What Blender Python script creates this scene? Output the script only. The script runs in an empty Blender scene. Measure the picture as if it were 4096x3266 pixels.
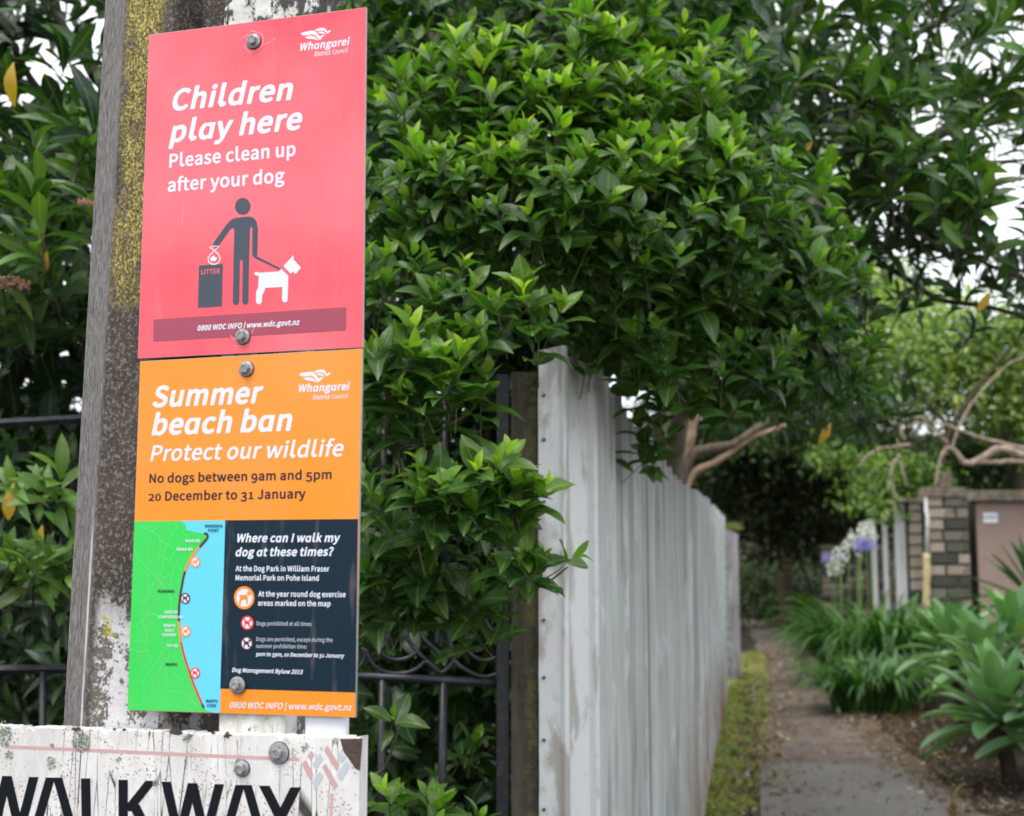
import bpy, math, random
import numpy as np
from mathutils import Vector, Matrix
R = random.Random(7); NR = np.random.default_rng(7)
S = bpy.context.scene; COL = S.collection
CAMZ = 1.5; PITCH = .1269; F = 5200.0; CX, CY = 2048.0, 1633.0

# ---------------------------------------------------------------- camera, sky, sun, exposure
cd = bpy.data.cameras.new("camera"); cam = bpy.data.objects.new("camera", cd); COL.objects.link(cam)
cam.location = (0, 0, CAMZ); cam.rotation_euler = (math.pi/2 + PITCH, 0, 0)
cd.sensor_width = 36; cd.lens = F/4096*36; cd.clip_end = 600; cd.clip_start = .05
cd.dof.use_dof = True; cd.dof.focus_distance = 2.5; cd.dof.aperture_fstop = 4.2
S.camera = cam
wd = bpy.data.worlds.new("World"); S.world = wd; wd.use_nodes = True
wn = wd.node_tree; bg = wn.nodes['Background']
sky = wn.nodes.new('ShaderNodeTexSky'); sky.sky_type = 'NISHITA'; sky.sun_disc = False
SUN_EL, SUN_AZ = math.radians(62), math.radians(215)      # azimuth clockwise from +y
sky.sun_elevation = SUN_EL; sky.sun_rotation = SUN_AZ
cl = wn.nodes.new('ShaderNodeTexNoise'); cl.inputs['Scale'].default_value = 2.2; cl.inputs['Detail'].default_value = 5
cr = wn.nodes.new('ShaderNodeValToRGB'); cr.color_ramp.elements[0].color = (7.7, 7.95, 8.4, 1); cr.color_ramp.elements[1].color = (9.7, 9.8, 10.0, 1)
cr.color_ramp.elements[0].position = .35; cr.color_ramp.elements[1].position = .7
wn.links.new(cl.outputs['Fac'], cr.inputs['Fac'])
mx = wn.nodes.new('ShaderNodeMix'); mx.data_type = 'RGBA'; mx.inputs[0].default_value = .86
wn.links.new(sky.outputs[0], mx.inputs[6]); wn.links.new(cr.outputs[0], mx.inputs[7])
wn.links.new(mx.outputs[2], bg.inputs['Color']); bg.inputs['Strength'].default_value = .1
sd = bpy.data.lights.new("sun", 'SUN'); so = bpy.data.objects.new("sun", sd); COL.objects.link(so)
sd.energy = 1.1; sd.angle = math.radians(25); sd.color = (1, .96, .9)
sv = Vector((math.sin(SUN_AZ)*math.cos(SUN_EL), math.cos(SUN_AZ)*math.cos(SUN_EL), math.sin(SUN_EL)))
so.rotation_euler = sv.to_track_quat('Z', 'Y').to_euler(); so.location = (0, 0, 30)
S.view_settings.view_transform = 'Standard'; S.view_settings.look = 'None'
S.view_settings.exposure = 1.07; S.view_settings.gamma = 1; S.view_settings.use_curve_mapping = False
S.cycles.max_bounces = 8; S.cycles.diffuse_bounces = 4; S.cycles.transmission_bounces = 5; S.cycles.glossy_bounces = 3

# ---------------------------------------------------------------- coordinates
CP, SP = math.cos(PITCH), math.sin(PITCH)
def ray(px, py):
    a = (px-CX)/F; b = (CY-py)/F
    return Vector((a, CP-b*SP, SP+b*CP))
def P(px, py, D):
    r = ray(px, py); return Vector((0, 0, CAMZ)) + r*(D/r.y)
def ground_base(y): return -.07 + .02*min(max(y, -5), 40)
PATH = [(-3, .55, 3.2), (3, .75, 2.9), (7.6, 1.40, 2.75), (9.5, 1.75, 2.95), (13.4, 2.55, 3.45), (18.3, 3.45, 4.2), (25, 4.5, 5.3), (30, 4.2, 5.2)]   # y, left x, right x
def interp(tab, y, k):
    if y <= tab[0][0]: return tab[0][k]
    for a, b in zip(tab[:-1], tab[1:]):
        if y <= b[0]:
            t = (y-a[0])/(b[0]-a[0]); return a[k]+(b[k]-a[k])*t
    return tab[-1][k]
def sstep(a, b, x):
    t = min(max((x-a)/(b-a), 0), 1); return t*t*(3-2*t)
def gz(x, y):
    z = ground_base(y)
    z += .22*sstep(.3, 2.2, x-interp(PATH, y, 2)) * sstep(5, 9, y)
    z += 5.5*sstep(27, 46, y) + 2.2*sstep(9, 22, -x+0)*1.0
    z += .02*math.sin(x*1.7+y*.6)
    return z
def G(px, py):                                   # ground point seen at a pixel
    r = ray(px, py); t = 3.0
    while t < 60:
        p = Vector((0, 0, CAMZ))+r*t
        if p.z <= gz(p.x, p.y): return p
        t += .02
    return Vector((0, 0, CAMZ))+r*30

# ---------------------------------------------------------------- object helpers
def link(name, me, parent=None, mats=None):
    o = bpy.data.objects.new(name, me); COL.objects.link(o)
    if parent is not None:
        o.parent = parent; o.matrix_parent_inverse = Matrix.Translation(-parent.location)
    if mats:
        for m in (mats if isinstance(mats, (list, tuple)) else [mats]): me.materials.append(m)
    return o
def thing(name, label, cat, loc=(0, 0, 0), group=None):
    o = bpy.data.objects.new(name, None); COL.objects.link(o); o.location = loc; o.empty_display_size = .1
    o['label'] = label; o['category'] = cat
    if group: o['group'] = group
    return o
class MB:
    def __init__(s): s.v = []; s.f = []
    def add(s, vs, fs):
        b = len(s.v); s.v += [tuple(v) for v in vs]; s.f += [tuple(b+i for i in f) for f in fs]
    def poly(s, vs): s.add(vs, [tuple(range(len(vs)))])
    def hexa(s, c):       # 8 corners: bottom 4 ccw, top 4 ccw
        s.add(c, [(3, 2, 1, 0), (4, 5, 6, 7), (0, 1, 5, 4), (1, 2, 6, 5), (2, 3, 7, 6), (3, 0, 4, 7)])
    def box(s, x0, y0, z0, x1, y1, z1):
        s.hexa([(x0, y0, z0), (x1, y0, z0), (x1, y1, z0), (x0, y1, z0), (x0, y0, z1), (x1, y0, z1), (x1, y1, z1), (x0, y1, z1)])
    def tube(s, pts, rs, n=8, caps=True):
        pts = [Vector(p) for p in pts]; b = len(s.v); up = None
        if not isinstance(rs, (list, tuple)): rs = [rs]*len(pts)
        for i, p in enumerate(pts):
            t = (pts[min(i+1, len(pts)-1)]-pts[max(i-1, 0)]).normalized()
            if up is None:
                up = Vector((0, 0, 1)) if abs(t.z) < .9 else Vector((1, 0, 0))
            a = t.cross(up).normalized(); c = a.cross(t).normalized(); up = c
            for k in range(n):
                w = 2*math.pi*k/n; q = p+(a*math.cos(w)+c*math.sin(w))*rs[i]; s.v.append(tuple(q))
        for i in range(len(pts)-1):
            for k in range(n):
                s.f.append((b+i*n+k, b+i*n+(k+1) % n, b+(i+1)*n+(k+1) % n, b+(i+1)*n+k))
        if caps:
            s.f.append(tuple(b+k for k in range(n))[::-1]); s.f.append(tuple(b+(len(pts)-1)*n+k for k in range(n)))
    def mesh(s, name, smooth=False):
        me = bpy.data.meshes.new(name); me.from_pydata(s.v, [], s.f); me.update()
        if smooth: me.polygons.foreach_set('use_smooth', [True]*len(me.polygons))
        return me
    def build(s, name, mat, parent=None, smooth=False, bevel=0):
        o = link(name, s.mesh(name, smooth), parent, mat)
        if bevel:
            m = o.modifiers.new("bevel", 'BEVEL'); m.width = bevel; m.segments = 2; m.limit_method = 'ANGLE'
        return o
def smooth_path(pts, n=6, jit=0):
    pts = [Vector(p) for p in pts]; out = []
    for i in range(len(pts)-1):
        p0 = pts[max(i-1, 0)]; p1 = pts[i]; p2 = pts[i+1]; p3 = pts[min(i+2, len(pts)-1)]
        for k in range(n):
            t = k/n
            q = .5*((2*p1)+(p2-p0)*t+(2*p0-5*p1+4*p2-p3)*t*t+(3*p1-p0-3*p2+p3)*t**3)
            if jit: q += Vector((R.uniform(-jit, jit), R.uniform(-jit, jit), R.uniform(-jit, jit)))
            out.append(q)
    out.append(pts[-1]); return out
def taper(n, a, b): return [a+(b-a)*i/(n-1) for i in range(n)]

# ---------------------------------------------------------------- materials
class NT:
    def __init__(s, name):
        s.m = bpy.data.materials.new(name); s.m.use_nodes = True; s.t = s.m.node_tree
        s.b = s.t.nodes['Principled BSDF']; s.out = s.t.nodes['Material Output']
        s.tc = s.t.nodes.new('ShaderNodeTexCoord')
    def L(s, a, b): s.t.links.new(a, b)
    def val(s, sock, v):
        if hasattr(v, 'links'): s.L(v, sock)
        elif isinstance(v, (tuple, list)) and len(v) == 3 and sock.type == 'RGBA': sock.default_value = (*v, 1)
        else: sock.default_value = v
    def coord(s, scale=(1, 1, 1), kind='Object', rot=(0, 0, 0)):
        mp = s.t.nodes.new('ShaderNodeMapping'); mp.inputs['Scale'].default_value = scale; mp.inputs['Rotation'].default_value = rot
        s.L(s.tc.outputs[kind], mp.inputs['Vector']); return mp.outputs[0]
    def noise(s, scale, detail=4, rough=.55, vec=None, dist=0):
        n = s.t.nodes.new('ShaderNodeTexNoise'); n.inputs['Scale'].default_value = scale; n.inputs['Detail'].default_value = detail
        n.inputs['Roughness'].default_value = rough; n.inputs['Distortion'].default_value = dist
        s.L(vec if vec is not None else s.tc.outputs['Object'], n.inputs['Vector']); return n.outputs['Fac']
    def voro(s, scale, vec=None, feat='F1', out='Distance', rnd=1):
        n = s.t.nodes.new('ShaderNodeTexVoronoi'); n.feature = feat; n.inputs['Scale'].default_value = scale; n.inputs['Randomness'].default_value = rnd
        s.L(vec if vec is not None else s.tc.outputs['Object'], n.inputs['Vector']); return n.outputs[out]
    def ramp(s, fac, a, b, va=0.0, vb=1.0):
        n = s.t.nodes.new('ShaderNodeMapRange'); n.clamp = True
        s.val(n.inputs['Value'], fac); n.inputs['From Min'].default_value = a; n.inputs['From Max'].default_value = b
        n.inputs['To Min'].default_value = va; n.inputs['To Max'].default_value = vb; return n.outputs[0]
    def mix(s, f, a, b, mode='MIX'):
        n = s.t.nodes.new('ShaderNodeMix'); n.data_type = 'RGBA'; n.blend_type = mode
        s.val(n.inputs[0], f); s.val(n.inputs[6], a); s.val(n.inputs[7], b); return n.outputs[2]
    def math(s, op, a, b=0.0, c=0.0):
        n = s.t.nodes.new('ShaderNodeMath'); n.operation = op
        s.val(n.inputs[0], a); s.val(n.inputs[1], b)
        if op == 'MULTIPLY_ADD': s.val(n.inputs[2], c)
        return n.outputs[0]
    def xyz(s, kind='Object'):
        n = s.t.nodes.new('ShaderNodeSeparateXYZ'); s.L(s.tc.outputs[kind], n.inputs[0]); return n.outputs
    def attr(s, name):
        n = s.t.nodes.new('ShaderNodeAttribute'); n.attribute_name = name; return n.outputs['Color']
    def rnd(s):
        n = s.t.nodes.new('ShaderNodeObjectInfo'); return n.outputs['Random']
    def bump(s, h, dist=.002, strength=1):
        n = s.t.nodes.new('ShaderNodeBump'); n.inputs['Distance'].default_value = dist; n.inputs['Strength'].default_value = strength
        s.val(n.inputs['Height'], h); s.L(n.outputs[0], s.b.inputs['Normal']); return n.outputs[0]
    def done(s, col, rough=.6, spec=.5, metal=0, coat=0):
        s.val(s.b.inputs['Base Color'], col); s.val(s.b.inputs['Roughness'], rough)
        s.b.inputs['Specular IOR Level'].default_value = spec; s.val(s.b.inputs['Metallic'], metal)
        s.b.inputs['Coat Weight'].default_value = coat; s.b.inputs['Coat Roughness'].default_value = .12
        return s.m
def srgb(r, g, b):
    f = lambda c: (c/255/12.92 if c/255 <= .04045 else ((c/255+.055)/1.055)**2.4)
    return (f(r), f(g), f(b))
def plain(name, col, rough=.6, spec=.5, metal=0, var=.12, scale=6, bump=0, bs=60):
    n = NT(name); f = n.noise(scale); c = n.mix(f, tuple(x*(1-var) for x in col), tuple(min(1, x*(1+var)) for x in col))
    if bump: n.bump(n.noise(bs, 6), bump)
    return n.done(c, rough, spec, metal)
def leafmat(name, trans=.35, rough=.38, tint=(1, 1, 1), spec=.5, vein=.5):
    n = NT(name); c = n.attr('lc')
    uv = n.t.nodes.new('ShaderNodeSeparateXYZ'); n.L(n.tc.outputs['UV'], uv.inputs[0])
    mid = n.ramp(n.math('ABSOLUTE', n.math('SUBTRACT', uv.outputs[0], .5)), .0, .06, vein, 0)
    c2 = n.mix(mid, c, (.30, .42, .12))
    c2 = n.mix(n.ramp(n.noise(55, 3), .35, .7, 0, .35), c2, n.mix(.5, c2, (.02, .03, .012)))
    # side veins
    w = n.t.nodes.new('ShaderNodeTexWave'); w.inputs['Scale'].default_value = 5; w.inputs['Distortion'].default_value = 1
    n.L(n.coord((.6, 1.6, 1), 'UV', (0, 0, .6)), w.inputs['Vector'])
    n.bump(w.outputs['Fac'], .0006, .6)
    n.done(c2, rough, spec)
    tr = n.t.nodes.new('ShaderNodeBsdfTranslucent'); n.L(n.mix(1.0, c2, (1.5, 1.9, .55), 'MULTIPLY'), tr.inputs['Color'])
    ms = n.t.nodes.new('ShaderNodeMixShader'); ms.inputs[0].default_value = trans
    n.L(n.b.outputs[0], ms.inputs[1]); n.L(tr.outputs[0], ms.inputs[2]); n.L(ms.outputs[0], n.out.inputs[0])
    return n.m

# ---------------------------------------------------------------- leaf template + merged foliage
def leaf_template(st=6, across=2, wid=.4, fold=.25, droop=.22, pointed=1.0, skew=0, wave=0, broad=.42):
    """unit leaf along +y, upper side +z; returns verts, quads, uv"""
    V = []; UV = []; Q = []
    cols = across*2+1
    for i in range(st+1):
        t = i/st
        w = (math.sin(math.pi*min(1, t**(math.log(.5)/math.log(broad)))))**.85
        w = w*(1-.25*pointed*t)+.018
        if i == 0: w = .06
        if i == st: w = 0.004
        y = t - .10*droop*t*t; zc = -droop*t*t + .06*math.sin(t*math.pi)
        for k in range(cols):
            u = (k-across)/across
            x = u*w*wid*.5 + skew*t*t
            z = zc + fold*abs(u)*w*wid*.5 + wave*math.sin(t*14+u*2)*abs(u)*.03
            V.append((x, y, z)); UV.append((.5+u*.5*w, t))
    for i in range(st):
        for k in range(cols-1):
            a = i*cols+k; Q.append((a, a+1, a+cols+1, a+cols))
    return np.array(V), np.array(Q), np.array(UV)
def basis(d, n):
    d = d/np.linalg.norm(d, axis=1, keepdims=True)
    x = np.cross(d, n); l = np.linalg.norm(x, axis=1, keepdims=True); l[l < 1e-6] = 1; x = x/l
    z = np.cross(x, d); return x, d, z
def merged_leaves(name, leaves, tmpl, mat, parent=None, origin=(0, 0, 0)):
    """leaves: list of (pos, dir, normal, length, widthscale, colour)"""
    if not leaves: return None
    if not isinstance(tmpl, list): tmpl = [tmpl]
    Vs = []; Qs = []; UVs = []; Cs = []; base = 0
    idx = NR.integers(0, len(tmpl), len(leaves))
    pos = np.array([l[0] for l in leaves], float); dr = np.array([l[1] for l in leaves], float); nm = np.array([l[2] for l in leaves], float)
    ln = np.array([l[3] for l in leaves], float); ws = np.array([l[4] for l in leaves], float); cl_ = np.array([l[5] for l in leaves], float)
    X, Y, Z = basis(dr, nm)
    for ti, (TV, TQ, TU) in enumerate(tmpl):
        m = idx == ti; k = int(m.sum())
        if not k: continue
        l_ = ln[m][:, None, None]
        v = pos[m][:, None, :] + l_*(X[m][:, None, :]*TV[None, :, 0:1]*ws[m][:, None, None] + Y[m][:, None, :]*TV[None, :, 1:2] + Z[m][:, None, :]*TV[None, :, 2:3])
        Vs.append(v.reshape(-1, 3)); n = len(TV)
        Qs.append((TQ[None]+(np.arange(k)*n)[:, None, None]+base).reshape(-1, 4)); base += k*n
        UVs.append(np.tile(TU, (k, 1))); Cs.append(np.repeat(cl_[m], n, 0))
    V = np.concatenate(Vs)-np.array(origin); Q = np.concatenate(Qs); U = np.concatenate(UVs); C = np.concatenate(Cs)
    me = bpy.data.meshes.new(name); me.vertices.add(len(V)); me.vertices.foreach_set('co', V.ravel())
    me.loops.add(Q.size); me.loops.foreach_set('vertex_index', Q.ravel())
    me.polygons.add(len(Q)); me.polygons.foreach_set('loop_start', np.arange(0, Q.size, 4)); me.polygons.foreach_set('loop_total', np.full(len(Q), 4))
    me.polygons.foreach_set('use_smooth', np.ones(len(Q), bool)); me.update(calc_edges=True)
    uv = me.uv_layers.new(name='UVMap'); uv.data.foreach_set('uv', U[Q.ravel()].ravel())
    at = me.color_attributes.new('lc', 'FLOAT_COLOR', 'POINT'); at.data.foreach_set('color', np.c_[C, np.ones(len(C))].ravel())
    o = link(name, me, None, mat); o.location = origin
    if parent is not None: o.parent = parent; o.location = Vector(origin)-parent.location
    return o
_single = {}
def single_leaf(leaf, key, tmpls, mat, parent, name='leaf'):
    """one leaf as its own object, mesh shared among alike leaves (shape, colour class)"""
    pos, d, n, L, ws, c = leaf
    ti = R.randrange(len(tmpls)); q = tuple(round(x*24)/24 if x > .12 else round(x*60)/60 for x in c)
    k = (key, ti, q)
    if k not in _single:
        TV, TQ, TU = tmpls[ti]
        me = bpy.data.meshes.new(name); me.from_pydata(TV.tolist(), [], TQ.tolist())
        me.polygons.foreach_set('use_smooth', [True]*len(TQ)); uv = me.uv_layers.new(name='UVMap'); uv.data.foreach_set('uv', TU[TQ.ravel()].ravel())
        at = me.color_attributes.new('lc', 'FLOAT_COLOR', 'POINT'); at.data.foreach_set('color', np.c_[np.tile(c, (len(TV), 1)), np.ones(len(TV))].ravel())
        me.materials.append(mat); _single[k] = me
    o = bpy.data.objects.new(name, _single[k]); COL.objects.link(o); o.parent = parent
    y = Vector(d).normalized(); x = y.cross(Vector(n)).normalized(); z = x.cross(y)
    M = Matrix((x*L*ws, y*L, z*L)).transposed().to_4x4(); M.translation = Vector(pos)-parent.location
    o.matrix_local = M; return o
def jitcol(c, v=.2, hue=.12):
    k = 1+R.uniform(-v, v); return (c[0]*k*(1+R.uniform(-hue, hue)), c[1]*k, c[2]*k*(1+R.uniform(-hue, hue)))
def rvec():
    while 1:
        v = Vector((R.uniform(-1, 1), R.uniform(-1, 1), R.uniform(-1, 1)))
        if .05 < v.length < 1: return v.normalized()
def shoot(tip, ax, s, young, old, nodes=4, pairs=2, stem=None, spread=(.45, 1.25), gap=.30, newc=None):
    """opposite-leaved shoot; returns leaf tuples from tip downwards"""
    ax = ax.normalized(); a = ax.cross(Vector((0, 0, 1)) if abs(ax.z) < .95 else Vector((1, 0, 0))).normalized(); b = ax.cross(a)
    out = []; ph = R.uniform(0, 6.28); p = tip.copy(); bend = rvec()*.12
    for k in range(nodes):
        t = k/max(1, nodes-1)
        el = spread[0]+(spread[1]-spread[0])*t**.7
        for j in range(pairs):
            w = ph+k*math.pi/pairs+j*2*math.pi/pairs+R.uniform(-.25, .25)
            rad = a*math.cos(w)+b*math.sin(w); e = el+R.uniform(-.18, .22)
            d = (ax*math.cos(e)+rad*math.sin(e)); n = ax-d*ax.dot(d)
            if n.length < .1: n = rad*-1
            n = n.normalized()+rvec()*.18
            L = s*(.55+.45*min(1, t*2.2))*R.uniform(.8, 1.12)
            if newc is not None and k == 0: c = jitcol(newc, .15)
            else:
                m = min(1, t*1.6); c = jitcol(tuple(young[i]*(1-m)+old[i]*m for i in range(3)), .22)
            out.append((tuple(p+d*.01), tuple(d), tuple(n), L, R.uniform(.85, 1.1), c))
        p = p-(ax+bend*k)*s*gap*(.5+.5*min(1, k))
    if stem is not None: stem.append((tip, p-(ax+bend*3)*s*.3))
    return out
def inpoly(x, y, poly):
    c = False; j = len(poly)-1
    for i in range(len(poly)):
        if (poly[i][1] > y) != (poly[j][1] > y) and x < (poly[j][0]-poly[i][0])*(y-poly[i][1])/(poly[j][1]-poly[i][1])+poly[i][0]: c = not c
        j = i
    return c
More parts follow.
